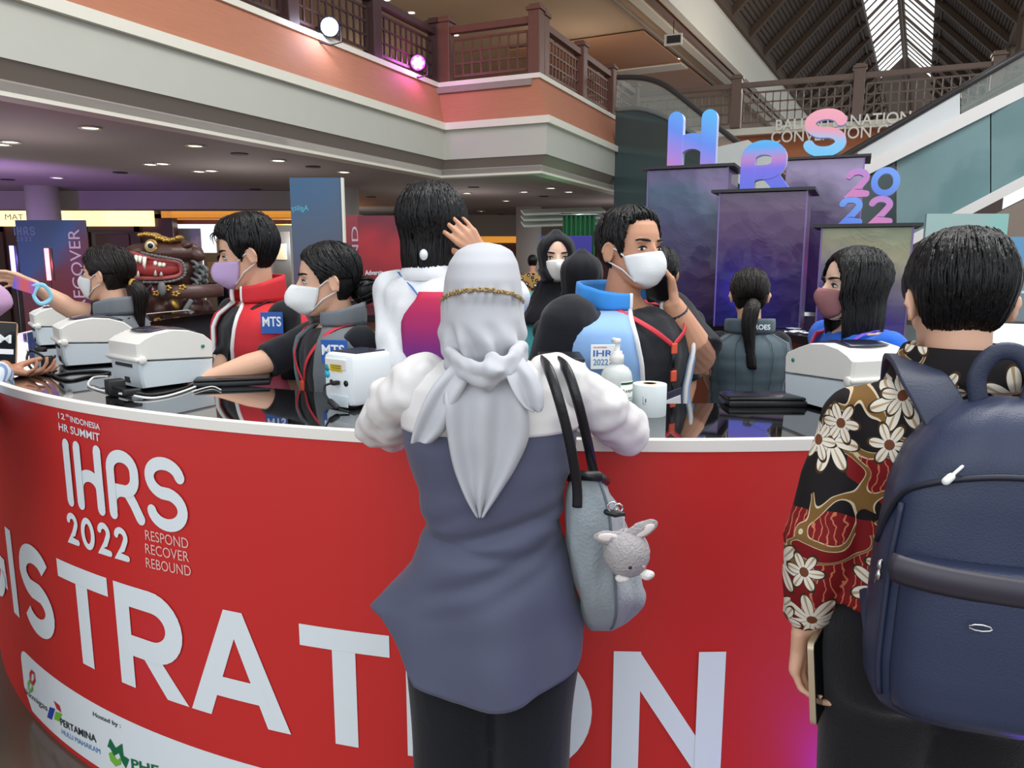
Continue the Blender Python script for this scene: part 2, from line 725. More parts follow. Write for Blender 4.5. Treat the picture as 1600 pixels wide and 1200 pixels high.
def offset_path(w):
    """balcony edge moved out towards the void by w"""
    return [C0 + V * w, C1 + V * w - U * w, C2 + V * w - U * w, C3 + V * w + U * 0.0]


# fascia profile: (outward offset, height)
def fascia(bands, name, mat, back=0.25):
    mb = MB()
    (w0, z0), (w1, z1) = bands
    rows = [offset_path(w0 - back), offset_path(w0), offset_path(w1), offset_path(w1 - back)]
    zs = [z0, z0, z1, z1]
    rings = []
    for i in range(4):
        rings.append([rows[k][i] + Z * zs[k] for k in range(4)])
    mb.loft(rings)
    return struct(name, mb, mat)


fascia([(0.0, 3.04), (0.0, 3.165)], 'trim_1', m_strip)
fascia([(-0.02, 3.165), (0.14, 3.34)], 'wall_fascia_soffit', m_taupe, 0.1)
fascia([(0.15, 3.33), (0.15, 3.83)], 'wall_fascia_band', m_pale)
fascia([(0.22, 3.83), (0.22, 3.95)], 'trim_2', m_strip, 0.3)
fascia([(0.16, 3.95), (-0.10, 4.62)], 'wall_fascia_cladding', m_terra, 0.2)
fascia([(-0.06, 4.62), (-0.06, 4.70)], 'trim_3', m_strip)

# lobby ceiling under the balcony and the upper floor above it
low = [C0, C1, C2, C3, C3 + U * 9 - V * 0.5, Vector((-1, 33, 0)), Vector((-32, 33, 0)), Vector((-32, 2, 0))]
mb = MB(); mb.prism([p + Z * (CEIL + 0.02) for p in low], (0, 0, 0.1)); struct('ceiling', mb, m_ceil)
mb = MB(); mb.prism([p - V * 0.2 + Z * 4.5 for p in low], (0, 0, 0.1)); struct('floor_upper', mb, m_taupe)

# back of the lobby: dropped beam, lit sign band, dark timber doors, right-hand deeper bay
mb = MB(); mb.box((-11.5, 17.75, 2.87), (13.4, 0.5, 0.4)); struct('wall_beam_left', mb, M('beam_grey', (150, 142, 140), 0.8))
mb = MB(); mb.box((1.0, 28.2, 2.72), (12, 0.5, 0.75)); struct('wall_beam_back', mb, m_taupe)
mb = MB(); mb.box((-14.6, 18.95, 1.35), (12.9, 0.3, 2.7)); struct('wall_left', mb, M('door_timber', (70, 34, 28), 0.35, var=0.3, vscale=4, stretch=(1, 1, 0.3)))
for k, x in enumerate((-12.9, -11.2, -9.6)):
    mb = MB()
    for sx in (-0.62, 0.62):
        mb.box((x + sx, 18.76, 1.2), (0.14, 0.06, 2.3))
    mb.box((x, 18.76, 2.28), (1.38, 0.06, 0.14)); mb.box((x, 18.76, 1.2), (1.38, 0.06, 0.1))
    o = struct('door_%d' % (k + 1), mb, m_dwood)
    pm = MB(); pm.box((x, 18.775, 1.78), (0.8, 0.03, 0.75), bev=0.01)
    pm.build('door_panel', M('door_panel_wood', (96, 66, 62), 0.5), o, False)
mb = MB(); mb.box((1.5, 29.2, 1.3), (13, 0.3, 2.8)); struct('wall_back', mb, M('back_timber', (112, 52, 32), 0.45, var=0.3, vscale=2))
mb = MB(); mb.box((1.2, 28.95, 2.24), (11.5, 0.12, 0.24)); struct('trim_4', mb, m_amber)
mb = MB()
for x in (-3.2, -1.4, 0.3, 3.2):
    mb.box((x, 28.95, 1.05), (0.12, 0.08, 2.1))
mb.box((0, 28.95, 2.07), (8.4, 0.08, 0.12))
struct('trim_5', mb, m_mwood)
# exhibition bay opening between the two walls: amber soffit and pale far wall
mb = MB(); mb.box((-6.45, 21.0, 2.62), (3.9, 4.4, 0.16)); struct('ceiling_bay', mb, m_amber)
mb = MB(); mb.box((-7.0, 18.85, 2.58), (4.2, 0.1, 0.1)); mb.box((-7.0, 19.4, 2.47), (4.2, 0.1, 0.1)); struct('trim_6', mb, m_mwood)
mb = MB(); mb.box((-6.5, 26.0, 1.3), (6, 0.2, 2.7)); struct('wall_bay', mb, M('bay_wall', (206, 212, 212), 0.7))
mb = MB(); mb.box((-8.65, 19.0, 1.3), (0.35, 0.35, 2.6)); struct('wall_bay_pier', mb, M('bay_pier', (196, 120, 52), 0.5))
mb = MB(); mb.box((-30, 16, 1.5), (0.3, 30, 3.2)); struct('wall_far_left', mb, m_dwood)


def column(name, px, Y, w, label):
    p = at(px, 400, Y)
    mb = MB()
    mb.lathe([(w / 2, 0), (w / 2, CEIL + 0.02)], (p.x, Y, 0), 32)
    o = struct(name, mb, M('column_render', (196, 190, 186), 0.7), True)
    return o


column('wall_column_left', 75, 16.6, 0.64, '')
column('wall_column_right', 826, 23.5, 0.76, '')
column('wall_column_middle', 548, 17.0, 0.42, '')

# lit sign over the doors
mb = MB(); mb.box((-12.75, 18.72, 2.52), (8.4, 0.1, 0.36)); sign = mb.build('illuminated_sign_band', m_glow, None, False)
tag(sign, 'long warm backlit sign band above dark timber doors at far left', 'sign')
t = fit_text('MAT & JAL', -12.05, -11.05, 0, 0.17)
plane_map(t, (0, 18.66, 2.45), (1, 0, 0), (0, 0, 1)); t.build('lettering', M('grey_print', (130, 118, 96), 0.7), sign, False)

# upper storey: ceiling, cornices, far wall
RA = math.radians(27.7)
RU = Vector((math.sin(RA), math.cos(RA), 0)); RV = Vector((math.cos(RA), -math.sin(RA), 0))
K = 1.35


def rf(s, r, h):
    """roof frame: s along the ridge, r across, h above the eye line"""
    return RU * (s * K) + RV * (r * K) + Z * (EYE + h * K)


mb = MB(); mb.prism([rf(-6, -4.78, 4.86), rf(45, -4.78, 4.86), rf(45, -30, 4.86), rf(-6, -30, 4.86)], (0, 0, 0.12)); struct('ceiling_upper', mb, m_upceil)
for k, (r0, r1, dz, mt) in enumerate(((-4.78, -4.62, -0.06, m_strip), (-4.98, -4.86, -0.05, m_mwood), (-5.3, -5.1, -0.05, m_strip), (-5.62, -5.56, -0.05, m_taupe))):
    mb = MB(); mb.prism([rf(-6, r0, 4.86 + dz), rf(45, r0, 4.86 + dz), rf(45, r1, 4.86 + dz), rf(-6, r1, 4.86 + dz)], (0, 0, 0.08)); struct('trim_%d' % (7 + k), mb, mt)
mb = MB(); mb.prism([rf(-6, -4.7, 4.86), rf(45, -4.7, 4.86), rf(45, -4.7, 6.15), rf(-6, -4.7, 6.15)], -RV * 0.1); struct('wall_beam_upper', mb, m_strip)
mb = MB(); mb.box((-8, 33.5, 6.4), (26, 0.3, 3.6)); struct('wall_upper_back', mb, M('orange_render', (214, 140, 92), 0.7))
mb = MB(); mb.box((-8, 33.3, 8.05), (26, 0.25, 0.35)); struct('trim_11', mb, m_strip)
mb = MB(); mb.prism([rf(17, -5.7, 4.80), rf(24, -5.7, 4.80), rf(24, -9.0, 4.80), rf(17, -9.0, 4.80)], (0, 0, 0.04)); struct('ceiling_recess', mb, M('orange_recess', (196, 148, 116), 0.7))
mb = MB(); mb.prism([rf(20, -5.7, 4.76), rf(20.6, -5.7, 4.76), rf(20.6, -9.0, 4.76), rf(20, -9.0, 4.76)], (0, 0, 0.05)); struct('trim_12', mb, m_strip)

# roof: two boarded slopes with rafters, glazed ridge
HR, RR = 9.36, -1.37


def slope(side, d):
    """point on the roof slope at distance d down from the ridge (in r units)"""
    return (RR + side * d, HR - d)


S0, S1, SG = 3.0, 62.0, 43.0
for side, d0, d1, nm in ((-1, 1.05, 3.30, 'left'), (1, 1.23, 3.23, 'right')):
    mb = MB()
    r0, h0 = slope(side, d0); r1, h1 = slope(side, d1)
    mb.prism([rf(S0, r0, h0), rf(S1, r0, h0), rf(S1, r1, h1), rf(S0, r1, h1)], (0, 0, 0.12))
    r0, h0 = slope(side, 0.0); r1, h1 = slope(side, d0)
    mb.prism([rf(SG, r0, h0), rf(S1, r0, h0), rf(S1, r1, h1), rf(SG, r1, h1)], (0, 0, 0.12))
    struct('ceiling_roof_' + nm, mb, m_roof)
    ribs = MB()
    r0, h0 = slope(side, d0); r1, h1 = slope(side, d1)
    for j in range(26):
        d = d0 + (d1 - d0) * (j + 0.5) / 26
        r, h = slope(side, d)
        ribs.bar(rf(S0, r, h - 0.02), rf(S1, r, h - 0.02), 0.05, 0.04)
    struct('ceiling_battens_' + nm, ribs, M('roof_battens', (70, 58, 52), 0.8))
    raf = MB()
    k = S0
    while k < S1:
        raf.bar(rf(k, r0, h0 - 0.1), rf(k, r1, h1 - 0.1), 0.26, 0.3)
        k += 2.2
    raf.bar(rf(S0, r1, h1 - 0.1), rf(S1, r1, h1 - 0.1), 0.2, 0.3)
    struct('ceiling_rafters_' + nm, raf, m_rafter)
    gl = MB()
    k = S0
    while k < SG:
        rr, hh = slope(side, 0.05); r2, h2 = slope(side, d0)
        gl.bar(rf(k, rr, hh), rf(k, r2, h2), 0.035, 0.06)
        if int(round((k - S0) / 0.9)) % 4 == 0:
            gl.bar(rf(k, rr, hh - 0.03), rf(k, r2, h2 - 0.03), 0.10, 0.12)
        k += 0.9
    r2, h2 = slope(side, d0)
    gl.bar(rf(S0, r2, h2 - 0.02), rf(S1, r2, h2 - 0.02), 0.22, 0.3)
    gl.bar(rf(S0, r2 + side * 0.12, h2 - 0.2), rf(S1, r2 + side * 0.12, h2 - 0.2), 0.08, 0.1)
    struct('window_skylight_bars_' + nm, gl, m_rafter)
mb = MB(); mb.bar(rf(S0, RR, HR - 0.02), rf(S1, RR, HR - 0.02), 0.28, 0.34); mb.bar(rf(S0, RR, HR - 0.3), rf(S1, RR, HR - 0.3), 0.1, 0.14); struct('ceiling_ridge_beam', mb, m_rafter)
mb = MB(); mb.box(rf(62.5, -1.3, 2.5), (16, 0.3, 17), rotz(-RA)); struct('wall_gable', mb, M('gable_timber', (70, 58, 52), 0.8))
# right-hand clerestory posts with daylight between them
mb = MB()
r1, h1 = slope(1, 3.23)
mb.bar(rf(S0, r1, h1 - 0.1), rf(S1, r1, h1 - 0.1), 0.3, 0.4)
for k in range(16):
    mb.bar(rf(8 + 3.2 * k, r1, h1), rf(8 + 3.2 * k, r1, 2.0), 0.3, 0.3, up=(1, 0, 0))
struct('window_clerestory_frame', mb, m_rafter)


# ------------------------------------------------------------------ balustrades
def lattice(mb, a, b, z0, z1, pitch=0.17, rows=4, t=0.028):
    """wooden grille with little diamonds where the bars cross"""
    a, b = Vector(a), Vector(b)
    L = (b - a).length
    d = (b - a) / L
    n = max(2, int(round(L / pitch)))
    for i in range(n + 1):
        p = a + d * (L * i / n)
        mb.bar(p + Z * z0, p + Z * z1, t, t, up=d)
    for j in range(rows):
        z = z0 + (z1 - z0) * j / (rows - 1)
        mb.bar(a + Z * z, b + Z * z, t, t * (1.5 if j in (0, rows - 1) else 1))
    nrm = d.cross(Z)
    for i in range(1, n):
        for j in range(1, rows - 1):
            p = a + d * (L * i / n) + Z * (z0 + (z1 - z0) * j / (rows - 1))
            e = 0.045
            mb.prism([p + d * e - nrm * 0.012, p + Z * e - nrm * 0.012, p - d * e - nrm * 0.012, p - Z * e - nrm * 0.012], nrm * 0.024)


def balustrade(label, pts, z, h, mat, posts=None, post_w=0.22, lat=True):
    """posts at every point of the run, handrail and grille between them"""
    t = thing('balustrade', label, 'railing', pts[0] + Z * z)
    inv = Vector(pts[0]) + Z * z
    g = MB(); r = MB()
    for a, b in zip(pts, pts[1:]):
        d = (b - a).normalized()
        a2, b2 = a + d * post_w / 2, b - d * post_w / 2
        r.bar(a2 + Z * (z + h * 0.86), b2 + Z * (z + h * 0.86), 0.13, 0.11)
        lattice(g, a2 + d * 0.05, b2 - d * 0.05, z + h * 0.10, z + h * 0.70)
    for q in (g, r):
        q.map(lambda p: p - inv)
    g.build('grille', mat, t, False); r.build('handrail', mat, t, False)
    dd = (pts[1] - pts[0]).normalized()
    R = Matrix((dd, Z.cross(dd), Z)).transposed()
    for p in pts:
        q = MB()
        q.box((0, 0, h / 2), (post_w, post_w, h), R, bev=0.012); q.box((0, 0, h + 0.02), (post_w + 0.06, post_w + 0.06, 0.06), R, bev=0.01)
        q.box((0, 0, h + 0.065), (post_w - 0.02, post_w - 0.02, 0.06), R, bev=0.01)
        q.build('post', mat, t, False, loc=p + Z * z - inv)
    return t


m_rail = M('rail_wood', (104, 66, 52), 0.45, var=0.15, vscale=9)
pth = offset_path(-0.18)
c1, c2, c3 = pth[1], pth[2], pth[3]
balustrade('dark balcony railing run carrying the two stage lamps, top left', [c1 - U * k for k in (0.0, 2.0, 4.0, 6.0, 8.0)], 4.70, 1.02, M('rail_wood_dark', (66, 40, 40), 0.45, var=0.15, vscale=9))
balustrade('short brown balcony railing facing the camera at the balcony corner', [c1 + V * 0.22, c2], 4.70, 1.02, m_rail)
balustrade('brown balcony railing running back from the corner post to the escalator', [c2 + U * 0.24, c2 + U * 2.3, c2 + U * 4.3, c2 + U * 6.3], 4.70, 0.98, m_rail)
B0 = Vector((7.96, 18.5, 0))
bp = [B0 + V * (2.72 * k) for k in (-3, -2, -1, 0, 1, 2)]
balustrade('far brown grille railing above the convention centre lettering', bp, 4.72, 1.15, M('rail_wood_far', (112, 88, 76), 0.5, var=0.15, vscale=9), post_w=0.24)

# far balcony fascia with the centre's name
a, b = B0 - V * 9.5 - U * -0.25, B0 + V * 7 - U * -0.25
mb = MB(); mb.prism([a + Z * 3.2, b + Z * 3.2, b + Z * 4.55, a + Z * 4.55], U * 0.5); struct('wall_far_fascia', mb, M('orange_fascia', (196, 122, 82), 0.75, var=0.06, vscale=6))
mb = MB(); mb.prism([a + Z * 4.55 - U * 0.3, b + Z * 4.55 - U * 0.3, b + Z * 4.71 - U * 0.3, a + Z * 4.71 - U * 0.3], U * 0.8); struct('trim_13', mb, m_strip)
mb = MB(); mb.prism([a + Z * 4.62 + U * 0.4, b + Z * 4.62 + U * 0.4, b + Z * 4.62 + U * 9, a + Z * 4.62 + U * 9], (0, 0, 0.08)); struct('floor_far_upper', mb, m_taupe)


def on_line(px, py):
    """point of the far fascia's face seen at a pixel"""
    n = -U
    d = ray(px, py); o = Vector((0, 0, EYE))
    q = B0 + U * 0.25
    return o + d * ((q - o).dot(n) / d.dot(n))


for s, (xa, ya), (xb, yb), hh in (('BALI INTERNATIONAL', (1214, 207), (1452, 194), 0.25), ('CONVENTION CENTRE', (1207, 227), (1462, 213), 0.27)):
    pa, pb = on_line(xa, ya), on_line(xb, yb)
    L = (pb - pa).length
    # cap height follows the pixels, the baseline stays level
    t = fit_text(s, 0, L, 0, hh, depth=0.05, bold=0.006)
    plane_map(t, (pa.x, pa.y, (pa.z + pb.z) / 2), (pb.x - pa.x, pb.y - pa.y, 0), (0, 0, 1), 0.36)
    tag(t.build('wall_lettering', M('pale_metal_letters', (244, 240, 230), 0.4), None, False), ('white name letters on the far orange fascia, upper line' if s[0] == 'B' else 'white name letters on the far orange fascia, lower line'), 'sign lettering')

# ------------------------------------------------------------------ escalators
m_teal = M('teal_stone', (64, 80, 82), 0.18, coat=0.3, var=0.1, vscale=2)
m_glass_glare = M('glass_glare', (236, 242, 244), 0.08, spec=0.8, alpha=0.86)  # clear glass whitened: a bright window reflection painted into its colour
m_glass = M('clear_glass', (190, 205, 200), 0.03, alpha=0.22, spec=0.6)
m_skirt = M('glare_white_steel', (246, 246, 244), 0.35)  # steel turned white: an overexposed reflection painted into its colour
m_rubber = M('rubber_handrail', (60, 58, 58), 0.35)

t = thing('escalator', 'descending escalator with dark teal curved side, behind the letter H', 'escalator', (2.6, 15.0, 0))
o0 = Vector((2.6, 15.0, 0))


def epl(pts, Yf):
    return [at(x, y, Yf(x)) for x, y in pts]


YA = lambda x: 17.0 - (x - 965) * 0.009
top = epl([(962, 172), (1000, 170), (1040, 183), (1085, 210), (1130, 243), (1180, 281), (1240, 328)], YA)
mb = MB()
bot = [Vector((p.x, p.y, min(2.6, p.z - 0.8))) for p in top]
back = U * 0.25 + V * 0.1
mb.loft([[p - o0 for p in q] for q in ([p for p in top], [p + back for p in top], [p + back for p in bot], bot, top)], caps=False, closed=False)
mb.build('side_panel', m_teal, t, False)
mb = MB(); mb.tube([p - o0 for p in spline(top, 4)], 0.05, 8); mb.build('side_trim', M('grey_trim', (120, 126, 126), 0.4), t)
hr = epl([(965, 121), (1005, 122), (1040, 134), (1085, 168), (1130, 205), (1180, 243), (1240, 288)], YA)
mb = MB(); mb.tube([p - o0 for p in spline(hr, 5)], 0.055, 8); mb.build('handrail', m_rubber, t)
mb = MB(); mb.loft([[p - o0 for p in hr], [p - o0 for p in top]], caps=False, closed=False); solid(mb.build('glass_panel', m_glass, t, False), 0.02)

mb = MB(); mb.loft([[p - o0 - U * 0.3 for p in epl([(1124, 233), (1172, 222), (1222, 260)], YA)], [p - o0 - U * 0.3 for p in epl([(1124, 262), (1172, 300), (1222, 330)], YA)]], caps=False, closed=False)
solid(mb.build('glare_sheet', m_glass_glare, t, False), 0.02)  # added white sheet standing in for the gleam on this glass

t = thing('escalator', 'rising escalator with glare-whitened glass balustrade and teal underside, far right', 'escalator', (6.5, 12.0, 0))
o0 = Vector((6.5, 12.0, 0))
YB = lambda x: 13.6 - (x - 1200) * 0.0055


def band(name, A, Bp, mat, thick, parent, dz=None):
    """slanting strip between two rails seen at pixels, given a real thickness away from the viewer"""
    mb = MB()
    a = epl(A, YB); b = epl(Bp, YB)
    bk = U * thick
    mb.loft([[p - o0 for p in q] for q in (a, [p + bk for p in a], [p + bk for p in b], b, a)], caps=False, closed=False)
    # close both ends
    for i in (0, -1):
        mb.add([a[i] - o0, a[i] + bk - o0, b[i] + bk - o0, b[i] - o0], [(0, 1, 2, 3)])
    return mb.build(name, mat, parent, False)


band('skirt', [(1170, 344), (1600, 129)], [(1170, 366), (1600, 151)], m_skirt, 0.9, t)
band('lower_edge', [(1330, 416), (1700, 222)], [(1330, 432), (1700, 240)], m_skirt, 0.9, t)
for k, (xa, xb) in enumerate(((1180, 1262), (1262, 1400), (1400, 1548), (1548, 1700))):
    f = lambda x, d: (x, 366 - (x - 1170) * 0.5 + d)
    g = lambda x: (x, 418 - (x - 1330) * 0.522)
    band('cladding_panel', [f(xa + 1, 0), f(xb - 1, 0)], [g(xa + 1), g(xb - 1)], m_teal if k < 2 else M('teal_sky_reflection', (120, 156, 160), 0.1, coat=0.3, var=0.3, vscale=0.9), 0.8, t)  # paler right-hand panels have a sky reflection painted into their colour
hl = lambda x: 240 - (x - 1326) * 0.58
sl = lambda x: 344 - (x - 1170) * 0.5
band('glass_panel', [(1200, hl(1200)), (1338, hl(1338))], [(1200, sl(1200)), (1338, sl(1338))], m_glass, 0.03, t)
band('glass_glare_panel', [(1340, hl(1340)), (1500, hl(1500))], [(1340, sl(1340)), (1500, sl(1500))], m_glass_glare, 0.03, t)  # stretch of the same glass with the reflected window painted white
band('glass_panel', [(1502, hl(1502)), (1640, hl(1640))], [(1502, sl(1502)), (1640, sl(1640))], m_glass, 0.03, t)
mb = MB(); mb.tube([p - o0 for p in epl([(1180, hl(1180)), (1326, hl(1326)), (1500, hl(1500)), (1640, hl(1640))], YB)], 0.05, 8); mb.build('handrail', m_rubber, t)
mb = MB(); mb.tube([p + U * 1.0 - o0 for p in epl([(1300, 274), (1640, 84)], YB)], 0.05, 8); mb.build('handrail', m_rubber, t)
band('soffit', [(1440, 392), (1700, 262)], [(1440, 470), (1700, 400)], m_taupe, 0.6, t)

# ------------------------------------------------------------------ ceiling lamps
m_dl = M('downlight_lens', (255, 250, 235), 0.4, emit=(255, 244, 220), es=5)
m_dlw = M('warm_downlight_lens', (255, 236, 190), 0.4, emit=(255, 220, 150), es=3)
m_dloff = M('dark_speaker_grille', (50, 44, 46), 0.7)


def downlight(label, group, lens):
    t = thing('ceiling_downlight', label, 'ceiling light', group=group)
    mb = MB(); mb.lathe([(0.085, 0), (0.12, -0.012), (0.125, 0.0), (0.10, 0.012)], n=20); mb.build('trim_ring', m_strip, t)
    mb = MB(); mb.lathe([(0.085, -0.002), (0.085, 0.01)], n=20); mb.build('lens', lens, t, False)
    return t


dl = downlight('small round lit downlight in the lobby ceiling', 'downlights in the lobby ceiling', m_dl)
dw = downlight('warm yellow downlight near the balcony edge of the lobby ceiling', 'warm downlights in the lobby ceiling', m_dlw)
sp = thing('ceiling_speaker', 'dark round speaker grille in the lobby ceiling', 'ceiling speaker', group='ceiling speakers')
mb = MB(); mb.lathe([(0.12, -0.004), (0.12, 0.01)], n=20); mb.build('grille', m_dloff, sp, False)


def put(proto, pixels, z):
    first = True
    for x, y in pixels:
        p = atz(x, y, z)
        o = proto if first else dup(proto)
        o.location = p
        first = False


put(dl, [(16, 222), (2, 226), (235, 257), (254, 256), (311, 268), (330, 267), (90, 278), (303, 299), (247, 315), (148, 307), (538, 269), (435, 251), (819, 300), (861, 294), (889, 300), (752, 330), (791, 314), (730, 302)], CEIL + 0.01)
put(dw, [(141, 200), (305, 228)], CEIL + 0.01)
put(sp, [(374, 241), (489, 261), (12, 281), (188, 270), (399, 296), (645, 289), (580, 308), (740, 293), (850, 307), (783, 335)], CEIL + 0.01)
for n, (x, y) in enumerate(((280, 267), (133, 196 + 66))):
    pass
du = downlight('small round downlight in the upper floor ceiling', 'downlights in the upper ceiling', m_dl)
put(du, [(604, 0), (643, 20), (697, 56), (712, 55), (929, 71), (950, 80), (1006, 75), (1058, 92)], EYE + 4.86 * K - 0.01)
ex = MB(); p = atz(1052, 62, 7.6)
ex.box((0, 0, 0), (0.5, 0.08, 0.3), rotz(-0.4), bev=0.01)
exo = ex.build('hanging_sign_box', m_strip, None, False, loc=p); tag(exo, 'small dark framed hanging sign below the upper ceiling', 'sign')
ex2 = MB(); ex2.box((0, -0.05, 0), (0.38, 0.03, 0.2), rotz(-0.4)); ex2.build('face', m_dloff, exo, False)
ex3 = MB(); ex3.tube([(0, 0, 0.14), (0, 0, 8.1 - p.z)], 0.012, 6); ex3.build('rod', m_dloff, exo, False)


def stage_lamp(px, py, Y, color, label):
    p = at(px, py, Y)
    t = thing('stage_lamp', label, 'stage light', p)
    d = (Vector((0, 0, EYE)) - p).normalized()
    q = d.to_track_quat('Z', 'Y').to_matrix()
    mb = MB(); mb.lathe([(0.06, -0.2), (0.12, -0.17), (0.14, -0.05), (0.14, 0.0), (0.12, 0.0)], n=20, R=q); mb.build('housing', m_black, t)
    mb = MB()
    mb.lathe([(0.12, -0.01), (0.12, 0.004)], n=20, R=q)
    mb.build('lens', M('lens_' + label[:6], color, 0.4, emit=color, es=6), t, False)
    mb = MB()
    for k in range(7):
        a = k * math.pi / 3
        c = Vector((0, 0, 0.006)) if k == 6 else Vector((math.cos(a) * 0.07, math.sin(a) * 0.07, 0.006))
        mb.ell(q @ c, (0.03, 0.03, 0.008), q, 10, 6)
    mb.build('led_cluster', M('led_' + label[:6], (255, 240, 255), 0.4, emit=(255, 235, 255), es=9), t)
    mb = MB(); mb.tube([(0.16, 0, 0), (0.16, 0, -0.2), (0, 0, -0.24), (-0.16, 0, -0.2), (-0.16, 0, 0)], 0.014, 6); mb.build('yoke', m_black, t)
    add_light('POINT', p + d * 0.25, 14, [c / 255 for c in color], 0.1, None, 'stage_lamp_light')


stage_lamp(515, 42, 11.4, (190, 200, 255), 'white stage lamp clamped to the balcony railing, upper left')
stage_lamp(653, 98, 13.75, (235, 40, 240), 'magenta stage lamp clamped beside the balcony corner post')

# ------------------------------------------------------------------ registration desk
RC = 3.18
CX, CY = 0.396, 1.725 + RC
TOP = 1.22
DEPTH = 0.45


def cpt(s, z, lift=0.0):
    th = s / RC
    return Vector((CX + (RC + lift) * math.sin(th), CY - (RC + lift) * math.cos(th), z))


def cyl(px, py):
    """arc length and height where the sight line of a pixel meets the front of the desk"""
    d = ray(px, py)
    ox, oy = -CX, -CY
    a = d.x ** 2 + d.y ** 2
    b = 2 * (ox * d.x + oy * d.y)
    D = b * b - 4 * a * (ox * ox + oy * oy - RC * RC)
    t = (-b - math.sqrt(max(0.0, D))) / 2 / a
    p = Vector((0, 0, EYE)) + d * t
    return math.atan2(p.x - CX, CY - p.y) * RC, p.z


m_red = M('red_print', (206, 46, 44), 0.38, var=0.03, vscale=2)
m_top = M('black_glass_top', (12, 12, 14), 0.03, spec=0.7, coat=0.6)
m_inner = M('dark_inner_board', (40, 36, 40), 0.5)
desk = thing('registration_desk', 'curved red registration desk with black gloss top and white edge', 'desk', (CX, 1.725, 0))
dI = Vector((CX, 1.725, 0))


def sweep(prof, s0, s1, step=0.06):
    """closed profile [(lift, z)] swept along the desk's arc"""
    n = int((s1 - s0) / step)
    return [[cpt(s0 + (s1 - s0) * i / n, z, l) - dI for l, z in prof] for i in range(n + 1)]


SL, SR = -6.2, 4.2
mb = MB(); mb.loft(sweep([(0, 0), (0, TOP - 0.024), (-0.04, TOP - 0.024), (-0.04, 0)], SL, SR)); mb.build('front_panel', m_red, desk, 'auto')
mb = MB(); mb.loft(sweep([(0.004, TOP - 0.026), (0.004, TOP + 0.001), (-0.022, TOP + 0.001), (-0.022, TOP - 0.026)], SL, SR)); mb.build('edge_strip', M('white_edge', (240, 236, 228), 0.5), desk, 'auto')
mb = MB(); mb.loft(sweep([(-0.022, TOP - 0.03), (-0.022, TOP), (-DEPTH, TOP), (-DEPTH, TOP - 0.03)], SL, SR)); mb.build('worktop', m_top, desk, 'auto')
mb = MB(); mb.loft(sweep([(-DEPTH + 0.05, 0), (-DEPTH + 0.05, TOP - 0.03), (-DEPTH + 0.08, TOP - 0.03), (-DEPTH + 0.08, 0)], SL, SR)); mb.build('inner_panel', m_inner, desk, 'auto')

# the word across the front, letter by letter
ZB, HL = 0.372, 0.325
W = 0.066


_lift = [0.002]


def poly(mb, pts):
    """flat polygon on the desk front, cut into narrow strips so that it follows the curve"""
    bm = bmesh.new()
    f = bm.faces.new([bm.verts.new((x, z, 0)) for x, z in pts])
    xs = [x for x, z in pts]
    x = min(xs) + 0.03
    while x < max(xs):
        bmesh.ops.bisect_plane(bm, geom=bm.verts[:] + bm.edges[:] + bm.faces[:], plane_co=(x, 0, 0), plane_no=(1, 0, 0))
        x += 0.03
    bmesh.ops.triangulate(bm, faces=bm.faces[:])
    bm.verts.index_update()
    _lift[0] = 0.002 + (_lift[0] + 0.0004 - 0.002) % 0.0016
    mb.add([cpt(v.co.x, v.co.y, _lift[0]) - dI for v in bm.verts], [tuple(v.index for v in q.verts) for q in bm.faces])
    bm.free()


def dstroke(mb, path, w, lift=0.0042):
    stroke_poly(mb, path, w, lambda x, z, d: cpt(x, z, lift + d) - dI, 0.0, butt=True)


